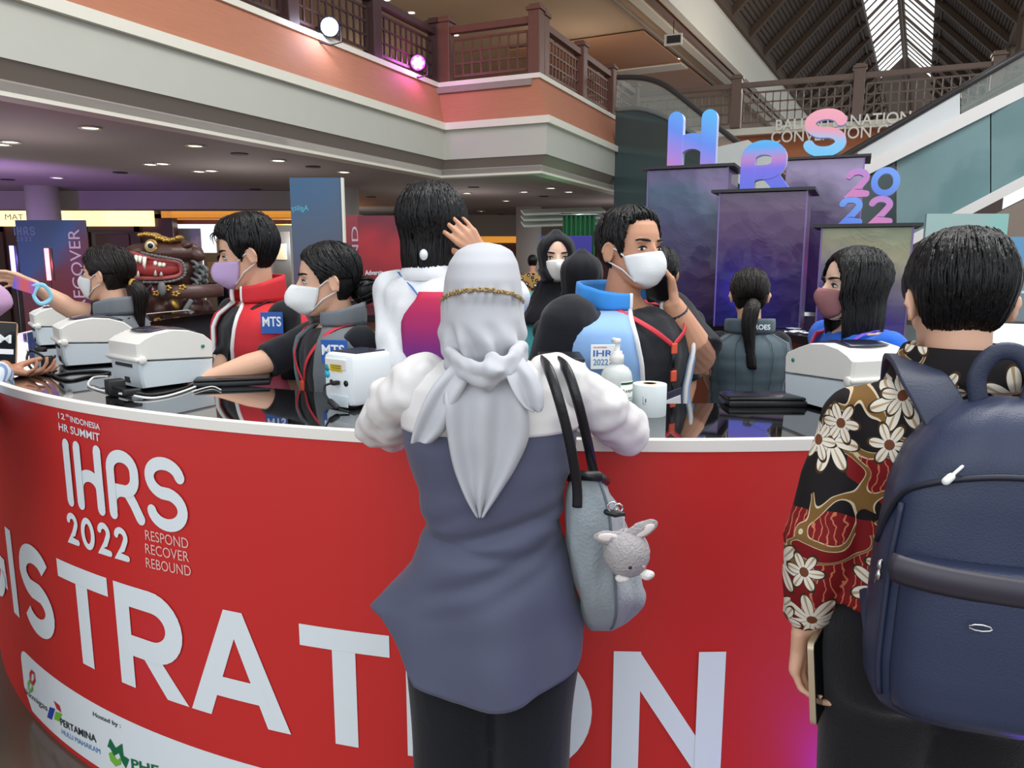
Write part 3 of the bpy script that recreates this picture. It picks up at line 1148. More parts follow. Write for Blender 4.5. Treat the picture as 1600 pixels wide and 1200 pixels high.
def letter(ch, s0, wd):
    mb = MB()
    x0, x1, z0, z1 = s0, s0 + wd, ZB, ZB + HL
    h = W / 2
    if ch == 'I':
        poly(mb, [(x0, z0), (x1, z0), (x1, z1), (x0, z1)])
    elif ch == 'T':
        c = (x0 + x1) / 2
        poly(mb, [(x0, z1 - W * 0.9), (x1, z1 - W * 0.9), (x1, z1), (x0, z1)])
        poly(mb, [(c - h, z0), (c + h, z0), (c + h, z1 - W * 0.9), (c - h, z1 - W * 0.9)])
    elif ch == 'N':
        poly(mb, [(x0, z0), (x0 + W, z0), (x0 + W, z1), (x0, z1)])
        poly(mb, [(x1 - W, z0), (x1, z0), (x1, z1), (x1 - W, z1)])
        poly(mb, [(x0, z1), (x0 + W * 0.95, z1), (x1, z0), (x1 - W * 0.95, z0)])
    elif ch == 'A':
        c = (x0 + x1) / 2
        poly(mb, [(x0, z0), (x0 + W * 1.1, z0), (c + h * 0.95, z1), (c - h * 0.95, z1)])
        poly(mb, [(x1 - W * 1.1, z0), (x1, z0), (c + h * 0.95, z1), (c - h * 0.95, z1)])
        k = 0.26
        poly(mb, [(x0 + wd * 0.2, z0 + HL * 0.2), (x1 - wd * 0.2, z0 + HL * 0.2), (x1 - wd * 0.25, z0 + HL * 0.385), (x0 + wd * 0.25, z0 + HL * 0.385)])
    elif ch == 'R':
        poly(mb, [(x0, z0), (x0 + W, z0), (x0 + W, z1), (x0, z1)])
        r = HL * 0.34
        cz = z1 - r
        dstroke(mb, [(x0 + W / 2, z1 - h)] + [(x, z) for x, z in arc(x1 - r * 1.05, cz, r - h + 0.012, r - h, 90, -90, 14)] + [(x0 + W / 2, z1 - 2 * r + h)], W)
        c = x0 + wd * 0.52
        poly(mb, [(c - W * 0.62, z0 + HL * 0.36), (c + W * 0.6, z0 + HL * 0.36), (x1 + 0.012, z0), (x1 - W * 1.12, z0)])
    elif ch == 'S':
        rx, ry = wd / 2 - h, HL * 0.27 - h + 0.012
        c = (x0 + x1) / 2
        zt, zb = z1 - h - ry, z0 + h + ry
        dstroke(mb, arc(c, zt, rx, ry, 25, 180, 12) + arc(c - 0.004, zt, rx, ry, 180, 250, 6)[1:] + arc(c, zb, rx, ry, 70, 0, 6) + arc(c, zb, rx, ry, 0, -155, 12)[1:], W)
    elif ch == 'O':
        c = (x0 + x1) / 2
        dstroke(mb, arc(c, (z0 + z1) / 2, wd / 2 - h, HL / 2 - h + 0.006, 90, 450, 36), W)
    elif ch == 'G':
        c = (x0 + x1) / 2
        dstroke(mb, arc(c, (z0 + z1) / 2, wd / 2 - h, HL / 2 - h + 0.006, 45, 340, 30), W)
        poly(mb, [(c, z0 + HL * 0.38), (x1, z0 + HL * 0.38), (x1, z0 + HL * 0.56), (c, z0 + HL * 0.56)])
        poly(mb, [(x1 - W, z0 + HL * 0.2), (x1, z0 + HL * 0.2), (x1, z0 + HL * 0.5), (x1 - W, z0 + HL * 0.5)])
    elif ch == 'E':
        poly(mb, [(x0, z0), (x0 + W, z0), (x0 + W, z1), (x0, z1)])
        for k in (0, 0.5, 1):
            z = z0 + (HL - W) * k
            poly(mb, [(x0, z), (x1, z), (x1, z + W), (x0, z + W)])
    mb.build('front_lettering', m_wprint, desk, False)


letter('S', cyl(38, 930)[0], cyl(89, 985)[0] - cyl(38, 930)[0])
for ch, xa, xb, py in (('T', 92, 167, 900), ('R', 193, 290, 1075), ('A', 303, 455, 1130), ('T', 468, 608, 985), ('N', 957, 1130, 1100)):
    sa, sb = cyl(xa, py)[0], cyl(xb, py)[0]   # edges of each letter measured on the desk front
    letter(ch, sa, sb - sa)
for ch, s, w in (('R', -3.86, 0.28), ('E', -3.53, 0.22), ('G', cyl(17, 900)[0] - 0.40, 0.34), ('I', cyl(17, 900)[0], W), ('I', cyl(636, 1100)[0], W), ('O', cyl(730, 1100)[0], cyl(925, 1100)[0] - cyl(730, 1100)[0])):
    letter(ch, s, w)


def pr(px, py):
    return cyl(px, py)


def desk_text(s, p0, p1, hgt, mat, bold=0.0, name='front_text'):
    """lettering from pixel p0 to pixel p1 (its baseline), hgt = cap height in metres"""
    (sa, za), (sb, zb) = pr(*p0), pr(*p1)
    t = fit_text(s, 0, sb - sa, 0, hgt, bold=bold, maxseg=0.03)
    t.map(lambda p: cpt(sa + p.x, za + (zb - za) * p.x / (sb - sa) + p.y, 0.003) - dI)
    return t.build(name, mat, desk, False)


lm = MB()
s0, z0 = pr(113, 782)
fl = lambda x, z, d: cpt(x, z, 0.0045 + d) - dI
hh = 0.175
logo_word(lm, 'IHRS', s0, z0, hh, 0.036, 0.058, fl, xs=1.32)
lm.build('event_logo', m_wprint, desk, False)
lm = MB()
s1, z1 = pr(112, 848)
logo_word(lm, '2022', s1, z1 + 0.01, 0.082, 0.019, 0.034, fl, xs=1.12)
lm.build('event_logo_year', m_wprint, desk, False)
desk_text('12', (93, 653), (103, 656), 0.018, m_wprint, 0.012)
desk_text('INDONESIA', (112, 659), (158, 672), 0.018, m_wprint, 0.012)
desk_text('th', (104, 650), (110, 652), 0.009, m_wprint, 0.01)
desk_text('HR SUMMIT', (94, 672), (158, 690), 0.024, m_wprint, 0.012)
m_thin = M('pale_pink_lettering', (240, 190, 184), 0.5)
desk_text('RESPOND', (229, 843), (296, 857), 0.030, m_thin)
desk_text('RECOVER', (229, 864), (297, 878), 0.030, m_thin)
desk_text('REBOUND', (230, 886), (300, 900), 0.030, m_thin)

# white sponsor panel along the foot of the desk
sp_ = MB()
cr = [(-2.36, 0.03), (3.9, 0.03), (3.9, 0.247), (-2.30, 0.247)] + []
out = [(-2.40, 0.09)] + arc(-2.33, 0.19, 0.07, 0.057, 180, 90, 6) + [(3.9, 0.247), (3.9, 0.02), (-2.33, 0.02)]
bm = bmesh.new()
bm.faces.new([bm.verts.new((x, z, 0)) for x, z in out])
x = -2.37
while x < 3.9:
    bmesh.ops.bisect_plane(bm, geom=bm.verts[:] + bm.edges[:] + bm.faces[:], plane_co=(x, 0, 0), plane_no=(1, 0, 0))
    x += 0.05
bm.verts.index_update()
sp_.add([cpt(v.co.x, v.co.y, 0.001) - dI for v in bm.verts], [tuple(v.index for v in q.verts) for q in bm.faces])
bm.free()
sp_.build('sponsor_panel', m_wprint, desk, False)
m_ink = M('dark_ink', (46, 48, 54), 0.5); m_ink2 = M('blue_ink', (70, 130, 190), 0.5)
m_lred = M('logo_red', (200, 40, 50), 0.5); m_lgreen = M('logo_green', (120, 190, 60), 0.5); m_lblue = M('logo_blue', (40, 70, 170), 0.5); m_dgreen = M('logo_dark_green', (20, 110, 70), 0.5)
desk_text('skkmigas', (40, 1084), (76, 1114), 0.030, m_ink, 0.0, 'sponsor_text')
desk_text('PERTAMINA', (96, 1132), (152, 1160), 0.026, m_ink, 0.015, 'sponsor_text')
desk_text('HULU MAHAKAM', (98, 1146), (158, 1178), 0.019, m_ink2, 0.0, 'sponsor_text')
desk_text('Hosted by :', (147, 1120), (190, 1139), 0.020, m_ink, 0.01, 'sponsor_text')
desk_text('PHE', (207, 1200), (250, 1212), 0.034, m_dgreen, 0.02, 'sponsor_text')


def mark(polys, name='sponsor_mark'):
    for pts, mt in polys:
        mb = MB()
        mb.add([cpt(*pr(x, y), 0.003) - dI for x, y in pts], [tuple(range(len(pts)))])
        mb.build(name, mt, desk, False)


mark([([(75, 1120), (79, 1104), (87, 1107), (82, 1124)], m_lblue), ([(85, 1094), (94, 1102), (97, 1113), (90, 1107)], m_lred), ([(88, 1111), (98, 1115), (94, 1127), (86, 1123)], m_lgreen),
      ([(169, 1166), (173, 1153), (182, 1168), (192, 1161), (194, 1180), (203, 1186), (198, 1200), (192, 1190), (187, 1176), (180, 1180), (173, 1168)], m_dgreen),
      ([(171, 1176), (176, 1174), (184, 1187), (190, 1182), (190, 1194), (182, 1197), (174, 1188)], m_lgreen)])
mb = MB(); stroke_poly(mb, [pr(x, y) for x, y in [(51, 1048), (55, 1052), (56, 1062), (53, 1068), (49, 1063), (49, 1053), (51, 1048)]], 0.012, fl, 0.0); mb.build('sponsor_mark', m_lred, desk, False)
mb = MB(); stroke_poly(mb, [pr(x, y) for x, y in [(48, 1064), (52, 1068), (52, 1076), (49, 1080), (46, 1074), (46, 1067), (48, 1064)]], 0.011, fl, 0.0); mb.build('sponsor_mark', m_lgreen, desk, False)

# ------------------------------------------------------------------ inner island counter and the letter towers
ITOP = 1.05
m_itop = M('black_counter_top', (26, 26, 28), 0.25)
m_iwood = M('counter_wood', (104, 56, 36), 0.4, var=0.25, vscale=6, stretch=(1, 1, 0.3))
edge = [atz(x, y, ITOP) for x, y in ((520, 492), (700, 493), (900, 497), (1085, 504), (1200, 517), (1300, 533), (1400, 550), (1500, 566), (1640, 590))]
edge = spline(edge, 4)
isl = thing('island_counter', 'long wooden counter with black top in the middle of the ring', 'counter', (2.0, 6.3, 0))
oI = Vector((2.0, 6.3, 0))


def inward(i):
    a, b = edge[max(0, i - 1)], edge[min(len(edge) - 1, i + 1)]
    d = (b - a); d.z = 0; d.normalize()
    return Vector((-d.y, d.x, 0))


def island(prof):
    mb = MB()
    mb.loft([[Vector((e.x, e.y, 0)) + inward(i) * w + Z * z - oI for w, z in prof] for i, e in enumerate(edge)])
    return mb


island([(0, ITOP - 0.06), (0, ITOP), (1.5, ITOP), (1.5, ITOP - 0.06)]).build('counter_top', m_itop, isl, 'auto')
island([(0.06, 0), (0.06, ITOP - 0.06), (0.12, ITOP - 0.06), (0.12, 0)]).build('counter_front', m_iwood, isl, 'auto')


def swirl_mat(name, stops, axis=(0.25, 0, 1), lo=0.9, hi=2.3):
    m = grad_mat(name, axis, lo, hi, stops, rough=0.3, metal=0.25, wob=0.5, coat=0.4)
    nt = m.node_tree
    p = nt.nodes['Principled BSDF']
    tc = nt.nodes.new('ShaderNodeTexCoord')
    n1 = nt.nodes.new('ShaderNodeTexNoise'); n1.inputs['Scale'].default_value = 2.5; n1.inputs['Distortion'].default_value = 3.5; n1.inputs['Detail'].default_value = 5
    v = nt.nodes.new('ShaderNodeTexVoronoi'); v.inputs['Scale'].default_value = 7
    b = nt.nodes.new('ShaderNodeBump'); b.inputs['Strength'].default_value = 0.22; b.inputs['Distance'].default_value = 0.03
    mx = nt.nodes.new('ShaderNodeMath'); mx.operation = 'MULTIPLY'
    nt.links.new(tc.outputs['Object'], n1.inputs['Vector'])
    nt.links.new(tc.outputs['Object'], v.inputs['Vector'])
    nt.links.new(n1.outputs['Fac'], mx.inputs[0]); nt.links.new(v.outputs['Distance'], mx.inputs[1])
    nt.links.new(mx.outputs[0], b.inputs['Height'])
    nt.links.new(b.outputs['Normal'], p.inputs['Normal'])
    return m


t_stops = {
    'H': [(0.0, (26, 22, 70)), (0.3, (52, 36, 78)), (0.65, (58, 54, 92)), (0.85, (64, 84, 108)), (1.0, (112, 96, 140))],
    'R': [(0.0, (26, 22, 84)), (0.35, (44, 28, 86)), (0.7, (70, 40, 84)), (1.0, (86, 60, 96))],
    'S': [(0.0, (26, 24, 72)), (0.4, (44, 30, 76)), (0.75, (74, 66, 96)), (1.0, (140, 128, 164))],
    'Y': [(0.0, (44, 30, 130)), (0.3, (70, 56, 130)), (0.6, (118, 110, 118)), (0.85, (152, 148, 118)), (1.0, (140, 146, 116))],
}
m_cap = M('tower_cap', (20, 22, 26), 0.35)
m_twside = M('tower_side', (150, 84, 130), 0.3, coat=0.3)


def tower(key, rx, ry, w, ztop, label, depth=0.62):
    """square column; (rx, ry) is its front right corner"""
    base = Vector((rx, ry, 0)) - V * (w / 2) + U * (depth / 2)
    t = thing('display_tower', label, 'display tower', base + Z * ITOP, -A0)
    zt, ztop = ztop, ztop - ITOP
    mb = MB(); mb.box((0, 0, ztop / 2), (w, depth, ztop), bev=0.006)
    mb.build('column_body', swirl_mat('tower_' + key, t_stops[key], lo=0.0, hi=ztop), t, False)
    mb = MB(); mb.box((0, 0, ztop + 0.012), (w + 0.12, depth + 0.12, 0.024)); mb.build('cap', m_cap, t, False)
    for sx in (-1, 1):
        mb = MB(); mb.box((sx * w / 2, -depth / 2, ztop / 2), (0.012, 0.012, ztop))
        mb.build('edge_trim', M('tower_trim', (120, 100, 150), 0.3, metal=0.4), t, False)
    return base


zH = zat(1070, 262, 6.9); zR = zat(1200, 299, 6.35); zS = zat(1290, 245, 8.0); zY = zat(1350, 354, 5.65)
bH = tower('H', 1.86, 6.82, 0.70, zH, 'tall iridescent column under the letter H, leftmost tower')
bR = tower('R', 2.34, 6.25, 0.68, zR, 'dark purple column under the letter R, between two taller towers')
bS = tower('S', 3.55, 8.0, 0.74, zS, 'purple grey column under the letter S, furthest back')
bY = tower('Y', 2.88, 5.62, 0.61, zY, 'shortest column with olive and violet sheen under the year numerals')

lp = [(0.0, (232, 120, 160)), (0.25, (178, 130, 220)), (0.55, (98, 140, 240)), (1.0, (80, 190, 245))]
m_lside = M('letter_side', (206, 214, 250), 0.4)


def tower_letter(ch, base, ztop, wpx, hgt, mat, label, w=0.1, dx=0.0, dy=-0.12):
    p = base + V * dx + U * dy + Z * (ztop + 0.024)
    t = thing('foam_letter', label, 'letter', p, -A0)
    adv, paths = GLYPH[ch]
    wd = max(adv, 0.1)
    mb = MB()
    sc = wpx / wd
    # the glyph stands upright in x-z, thickness along y
    lo = min(b for q in paths for a, b in q)
    h2 = hgt - (w if ch not in 'HR' else w / 2)
    for qi, q in enumerate(paths):
        stroke_poly(mb, [((a - wd / 2) * sc, (w / 2 if ch not in 'HR' else 0.0) + b * h2) for a, b in q], w, lambda x, z, d: Vector((x, 0.05 - d, z)), 0.10, 0, 1, sink=0.0021 * qi)
    mb.build('letter_body', [mat, m_lside], t, False)


gl1 = grad_mat('letter_h_print', (0.5, 0, 1), -0.2, 0.62, lp, 0.35)
gl2 = grad_mat('letter_r_print', (0.0, 0, 1), 0.0, 0.5, [(0, (90, 110, 230)), (0.35, (120, 110, 230)), (0.5, (190, 130, 200)), (0.7, (80, 170, 245)), (1, (70, 210, 240))], 0.35)
gl3 = grad_mat('letter_s_print', (0.15, 0, 1), 0.0, 0.55, [(0, (100, 190, 240)), (0.3, (130, 190, 230)), (0.5, (220, 150, 170)), (1, (232, 160, 176))], 0.35)
gl4 = grad_mat('numeral_print_cool', (0.4, 0, 1), 0.0, 0.33, [(0, (90, 130, 235)), (0.5, (110, 160, 245)), (1, (130, 150, 240))], 0.35)
gl5 = grad_mat('numeral_print_pink', (0.4, 0, 1), 0.0, 0.33, [(0, (214, 130, 190)), (0.5, (200, 130, 200)), (1, (120, 150, 245))], 0.35)
tower_letter('H', bH, zH, 0.295, zat(1090, 172, 6.95) - zH, gl1, 'blue and pink letter H standing on the leftmost tower', 0.135)
tower_letter('R', bR, zR, 0.25, zat(1190, 220, 6.4) - zR, gl2, 'cyan and violet letter R standing on the middle tower', 0.115, dx=-0.02)
tower_letter('S', bS, zS, 0.31, zat(1290, 170, 8.1) - zS, gl3, 'pink and cyan letter S standing on the rear tower', 0.105, dx=-0.02, dy=-0.2)
hn = (zat(1360, 262, 5.7) - zY) / 2
for ch, dx, k, mt, lb in (('2', -0.085, 1, gl5, 'upper left pink and violet numeral 2 of the stacked year'), ('0', 0.105, 1, gl4, 'blue numeral 0 of the stacked year on the shortest tower'),
                          ('2', -0.12, 0, gl4, 'lower blue numeral 2 of the stacked year'), ('2', 0.085, 0, gl5, 'lower pink numeral 2 of the stacked year')):
    tower_letter(ch, bY, zY + (hn - 0.003) * k - 0.0, 0.13 if ch == '2' else 0.15, hn, mt, lb, 0.045, dx=dx, dy=-0.1)

# ------------------------------------------------------------------ exhibition boards
def board(name, x0, x1, ytop, Y, stops, label, cat='board', axis=(0.5, 0, 1), th=0.04, zb=0.0, yaw=0.0, hi=None, rough=0.5, wob=0.5):
    a, b = at(x0, ytop, Y), at(x1, ytop, Y)
    w = (b - a).length
    zt = (a.z + b.z) / 2
    t = thing(name, label, cat, ((a.x + b.x) / 2, Y, zb))
    mb = MB(); mb.box((0, 0, (zt - zb) / 2), (w, th, zt - zb))
    mb.build('board_panel', grad_mat('print_' + label[:14], axis, 0.0, hi or (zt - zb), stops, rough, wob=wob), t, False)
    mb = MB(); mb.box((0, 0.0, -0.0 + 0.015), (w * 0.9, 0.3, 0.03)); mb.build('foot', m_black, t, False)
    return t, w, zt - zb


def board_text(t, s, x0, x1, z0, z1, mat, rot=False, mirror=False, bold=0.0, name='lettering'):
    """lettering on a board's front; rot: reading upwards"""
    if rot:
        q = fit_text(s, 0, z1 - z0, 0, x1 - x0, bold=bold)
        q.map(lambda p: Vector((x1 - p.y, -0.023, z0 + p.x)))
    else:
        q = fit_text(s, 0, x1 - x0, 0, z1 - z0, bold=bold)
        q.map(lambda p: Vector(((x1 - p.x) if mirror else (x0 + p.x), -0.023, z0 + p.y)))
    return q.build(name, mat, t, False)


m_bl = M('pale_violet_lettering', (214, 190, 206), 0.5)
Yb = 9.0
t, w, h = board('banner_board', 25, 133, 344, Yb, [(0, (40, 40, 120)), (0.3, (80, 40, 90)), (0.5, (118, 44, 56)), (0.72, (110, 62, 74)), (0.85, (70, 100, 150)), (1, (66, 92, 140))],
                'tall blue and maroon banner board with vertical lettering, far left', axis=(-0.9, 0, 1), wob=0.3)
lx = lambda px: at(px, 400, Yb).x - t.location.x
lz = lambda py: zat(80, py, Yb) - t.location.z
board_text(t, 'RECOVER', lx(111), lx(129), lz(482), lz(358), m_bl, rot=True)
lm = MB(); logo_word(lm, 'IHRS', lx(29), lz(367), 0.085, 0.018, 0.035, lambda x, z, d: Vector((x, -0.0245 - d, z)), xs=1.0); lm.build('logo_lettering', M('faint_blue_lettering', (106, 124, 168), 0.5), t, False)
lm = MB(); logo_word(lm, '2022', lx(31), lz(376), 0.04, 0.01, 0.025, lambda x, z, d: Vector((x, -0.0245 - d, z)), xs=1.1); lm.build('logo_year', M('faint_blue_lettering', (106, 124, 168), 0.5), t, False)

Ya = 7.6
t, w, h = board('banner_board', 453, 533, 278, Ya, [(0, (110, 36, 60)), (0.45, (136, 60, 74)), (0.62, (92, 82, 104)), (0.8, (78, 94, 118)), (1, (62, 98, 134))], 'tall blue grey board with mirrored cyan word, behind the seated staff',
                axis=(-0.3, 0, 1), wob=0.2)
board_text(t, 'Agility', at(456, 330, Ya).x - t.location.x, at(483, 330, Ya).x - t.location.x, zat(470, 332, Ya), zat(470, 321, Ya), M('cyan_lettering', (90, 190, 214), 0.5), mirror=True)
mb = MB(); mb.box((w / 2 + 0.012, 0, h / 2), (0.02, 0.06, h)); mb.build('edge_strip', m_strip, t, False)

Yr = 9.4
t, w, h = board('banner_board', 532, 566, 336, Yr + 0.4, [(0, (150, 30, 60)), (0.5, (170, 50, 70)), (1, (150, 60, 70))], 'narrow red board with vertical pale letters beside the mirrored-word board')
board_text(t, 'REBOUND', at(551, 400, Yr + 0.4).x - t.location.x, at(561, 400, Yr + 0.4).x - t.location.x, zat(555, 520, Yr + 0.4), zat(555, 354, Yr + 0.4), m_bl, rot=True)
t, w, h = board('banner_board', 559, 655, 337, Yr, [(0, (44, 36, 110)), (0.25, (90, 34, 74)), (0.6, (136, 40, 52)), (0.85, (178, 50, 60)), (1, (120, 44, 60))], 'dark red board with small white word, behind the bob-haired person',
                axis=(0.1, 0, 1), wob=0.35)
board_text(t, 'Adversity', at(571, 430, Yr).x - t.location.x, at(602, 430, Yr).x - t.location.x, zat(590, 432, Yr), zat(590, 422, Yr), m_wprint, bold=0.02)
board('banner_board', 845, 925, 368, 11.5, [(0, (40, 40, 120)), (1, (52, 48, 150))], 'deep blue board behind the person in a black headscarf')
t, w, h = board('poster_board', 1447, 1575, 334, 8.2, [(0, (170, 110, 110)), (0.5, (150, 140, 140)), (0.75, (130, 190, 180)), (1, (150, 180, 176))], 'teal and pink poster board behind the head of the man in batik', axis=(-0.6, 0, 1))
t, w, h = board('poster_board', 1576, 1700, 370, 7.9, [(0, (120, 60, 40)), (0.45, (150, 80, 60)), (0.7, (110, 140, 150)), (1, (96, 150, 190))], 'blue and rust poster board at the right edge', axis=(-0.2, 0, 1))
board_text(t, 'Change', at(1581, 460, 7.9).x - t.location.x, at(1612, 460, 7.9).x - t.location.x, zat(1590, 460, 7.9), zat(1590, 452, 7.9), m_wprint, bold=0.02)
board('banner_board', 262, 313, 357, 19.6, [(0, (150, 160, 170)), (0.6, (190, 200, 210)), (0.85, (236, 240, 244)), (1, (160, 180, 210))], 'white lit kiosk board behind the guardian lion')
for k, (x0, x1, yt, c) in enumerate(((318, 345, 395, (170, 180, 180)), (338, 372, 372, (214, 218, 210)), (372, 420, 366, (196, 204, 204)), (425, 452, 362, (120, 130, 140)))):
    lb = ['low grey exhibition panel left of the far photographer', 'pale exhibition panel with framed notice beyond the far photographer', 'white exhibition panel behind the head of the man in the violet mask', 'grey exhibition panel at the end of the far bay'][k]
    t, w, h = board('exhibition_panel', x0, x1, yt, 22.5 + 0.3 * k, [(0, c), (1, c)], lb, cat='panel')
    mb = MB(); mb.box((0, -0.03, h * 0.75), (w * 0.6, 0.02, h * 0.2)); mb.build('notice', M('notice_paper', (226, 222, 200), 0.7), t, False)

# drapery lit green beyond the blue board
t = thing('stage_drape', 'green lit pleated drape hanging beyond the blue board', 'curtain', at(915, 400, 15) * Vector((1, 1, 0)).length if False else (at(905, 400, 15).x, 15, 0))
mb = MB()
rows = []
for z in (0.0, 1.0, 2.0, 2.4):
    rows.append([Vector((-0.32 + 0.62 * i / 40, 0.06 * math.sin(i * 1.1), z)) for i in range(41)])
mb.sheet(rows); solid(mb.build('drape_cloth', M('green_drape', (30, 84, 54), 0.8), t), 0.01)
mb = MB(); mb.tube([(-0.36, 0, 2.42), (0.36, 0, 2.42)], 0.025, 8); mb.build('drape_rail', m_chrome, t)
add_light('POINT', (at(905, 340, 14).x, 14.2, 2.2), 7, (0.3, 1.0, 0.5), 0.2, None, 'green_wash')
for k in range(3):
    mb = MB(); p = at(880, 330 + 9 * k, 19)
    mb.box((0, 0, 0), (2.0, 0.5, 0.05), rotz(0.15)); o = mb.build('ceiling_baffle', M('baffle_white', (214, 224, 214), 0.6), None, False, loc=p)
    o.rotation_euler = (0.25, 0, 0)
    tag(o, ['topmost', 'middle', 'lowest'][k] + ' of three pale baffles under the ceiling by the green drape', 'ceiling baffle')

# light tubes on stands
for px, y0, y1, c, lb in ((22, 384, 426, (70, 50, 255), 'upright blue violet light tube on a black stand, far left'), (77, 388, 438, (255, 40, 50), 'upright red light tube on a black stand, before the banner board')):
    Yt = 8.4
    p = at(px, y1, Yt)
    t = thing('light_tube', lb, 'light tube', (p.x, Yt, 0))
    z0, z1 = zat(px, y1, Yt), zat(px, y0, Yt)
    mb = MB(); mb.tube([(0, 0, z0), (0, 0, z1)], 0.022, 12); mb.build('tube', M('tube_' + lb[8:12], c, 0.4, emit=tuple(min(255, v + 90) for v in c), es=3.0), t)
    mb = MB(); mb.box((0.02, 0.025, (z0 + z1) / 2), (0.05, 0.02, z1 - z0)); mb.build('fixture', m_black, t, False)
    mb = MB(); mb.tube([(0, 0.02, 0.03), (0, 0.02, z0)], 0.012, 8)
    for k in range(3):
        a = k * 2.1
        mb.tube([(0, 0.02, 0.3), (math.cos(a) * 0.25, 0.02 + math.sin(a) * 0.25, 0.015)], 0.01, 6)
    mb.build('stand', m_black, t)
    add_light('POINT', (p.x, Yt - 0.12, (z0 + z1) / 2), 4, [v / 255 for v in c], 0.05, None, 'tube_light')

# ------------------------------------------------------------------ guardian lion
m_lion = M('carved_brown', (78, 50, 44), 0.35, var=0.15, vscale=9, bump=0.1, bscale=40)
m_gold = M('gilding', (200, 160, 80), 0.35, metal=0.6, bump=0.3, bscale=50)
m_mouth = M('mouth_red', (196, 74, 74), 0.4)
m_tooth = M('tooth_white', (236, 232, 220), 0.35)
m_manegrey = M('carved_grey', (110, 112, 112), 0.6, bump=0.3, bscale=40)
YL = 6.7
lc = at(262, 440, YL)
PZ = 1.0
g = YL / 1217.0
lion = thing('guardian_lion', 'carved brown guardian lion statue with open red mouth and white fangs', 'statue', (lc.x, YL, PZ))


def LP(px, py, y=0.0):
    q = at(px, py, YL + y)
    return Vector((q.x - lc.x, y, q.z - PZ))


def ls(px):
    return px * g


body = MB()
body.ell(LP(265, 395, 0.05), (ls(52), 0.24, ls(22)))          # skull
body.ell(LP(222, 393, 0.0), (ls(22), 0.17, ls(13)))           # muzzle
body.ell(LP(282, 420, 0.08), (ls(34), 0.2, ls(24)))
body.ell(LP(245, 436, 0.0), (ls(42), 0.16, ls(6)))            # lower jaw
body.ell(LP(288, 428, 0.1), (ls(26), 0.2, ls(30)))
body.ell(LP(270, 470, 0.12), (ls(48), 0.24, ls(34)))          # chest
body.ell(LP(305, 495, 0.2), (ls(26), 0.22, ls(22)))           # haunch
for px, y in ((255, -0.08), (222, 0.12), (318, 0.25), (300, -0.05)):
    body.ell(LP(px, 482, y), (ls(14), 0.1, ls(15)))
    body.tube([LP(px, 486, y), LP(px - 2, 505, y), LP(px - 4, 525, y)], [ls(11), ls(10), ls(11)], 14, rnd=True)
    body.ell(LP(px - 6, 530, y - 0.06), (ls(13), 0.11, ls(6)))
bl = remesh(body, 0.012, 6)
bl.build('body', m_lion, lion)
mm = MB(); mm.ell(LP(246, 419, -0.12), (ls(38), 0.09, ls(14))); mm.build('mouth_lining', m_mouth, lion)
mm = MB()
for a in ((200, 396), (212, 402), (230, 403), (245, 406), (270, 410), (278, 416)):
    pass
mm.tube(spline([LP(197, 393, -0.12), LP(215, 398, -0.19), (LP(240, 404, -0.22)), LP(265, 408, -0.2), LP(280, 413, -0.16), LP(282, 428, -0.16), LP(262, 434, -0.2), LP(230, 435, -0.2), LP(205, 434, -0.14)], 6), ls(3.2), 10)
mm.build('lip', M('lip_pink', (170, 84, 84), 0.4), lion)
mm = MB(); mm.tube(spline([LP(222, 395, -0.2), LP(245, 400, -0.24), LP(268, 404, -0.23), LP(285, 410, -0.19), LP(288, 430, -0.19), LP(265, 440, -0.23), LP(225, 441, -0.2)], 8), ls(1.6), 8)
for i in range(26):
    u = i / 25
    q = spline([LP(222, 395, -0.2), LP(245, 400, -0.24), LP(268, 404, -0.23), LP(285, 410, -0.19), LP(288, 430, -0.19), LP(265, 440, -0.23), LP(225, 441, -0.2)], 10)[int(u * 60)]
    mm.ell(q, (ls(2.6), 0.015, ls(2.2)), None, 8, 6)
mm.build('beard_studs', m_manegrey, lion)
for x, y0, L in ((205, 402, 24), (213, 400, 12), (219, 401, 12), (226, 402, 20), (243, 410, 6), (250, 412, 6), (256, 413, 5)):
    mm = MB(); mm.tube([LP(x, y0, -0.24), LP(x - 1, y0 + L * 0.6, -0.265), LP(x + 1, y0 + L, -0.25)], [ls(3.2), ls(2.4), ls(0.4)], 10); mm.build('tooth', m_tooth, lion)
for x, y0, L in ((216, 432, 9), (243, 430, 8), (252, 430, 5)):
    mm = MB(); mm.tube([LP(x, y0, -0.23), LP(x, y0 - L, -0.245)], [ls(3), ls(0.5)], 8); mm.build('tooth', m_tooth, lion)
e = MB(); e.ell(LP(236, 384, -0.165), (ls(7.5), 0.05, ls(7.5))); eo = e.build('eye', m_tooth, lion)
e = MB(); e.ell(LP(235, 384, -0.205), (ls(4), 0.02, ls(4))); e.build('iris', m_black, eo)
e = MB(); e.tube([LP(236 + 9 * math.cos(k * 0.4), 384 - 9 * math.sin(k * 0.4), -0.18) for k in range(16)], ls(1.6), 8); e.build('eyelid_ring', m_gold, eo)
e = MB()
random.seed(3)
for k in range(16):
    e.ell(LP(222 + 3.9 * k, 371 - 4.5 * math.sin(k * 0.35 + 0.7) + random.uniform(-1, 1), -0.08), (ls(4.5), 0.08, ls(4)), None, 10, 6)
e.build('crest', m_gold, lion)
e = MB(); e.ell(LP(306, 397, -0.02), (ls(15), 0.05, ls(10)), Matrix.Rotation(0.5, 3, 'Y')); e.ell(LP(292, 384, -0.06), (ls(9), 0.05, ls(5)), Matrix.Rotation(-0.4, 3, 'Y')); e.build('ear', m_lion, lion)
e = MB()
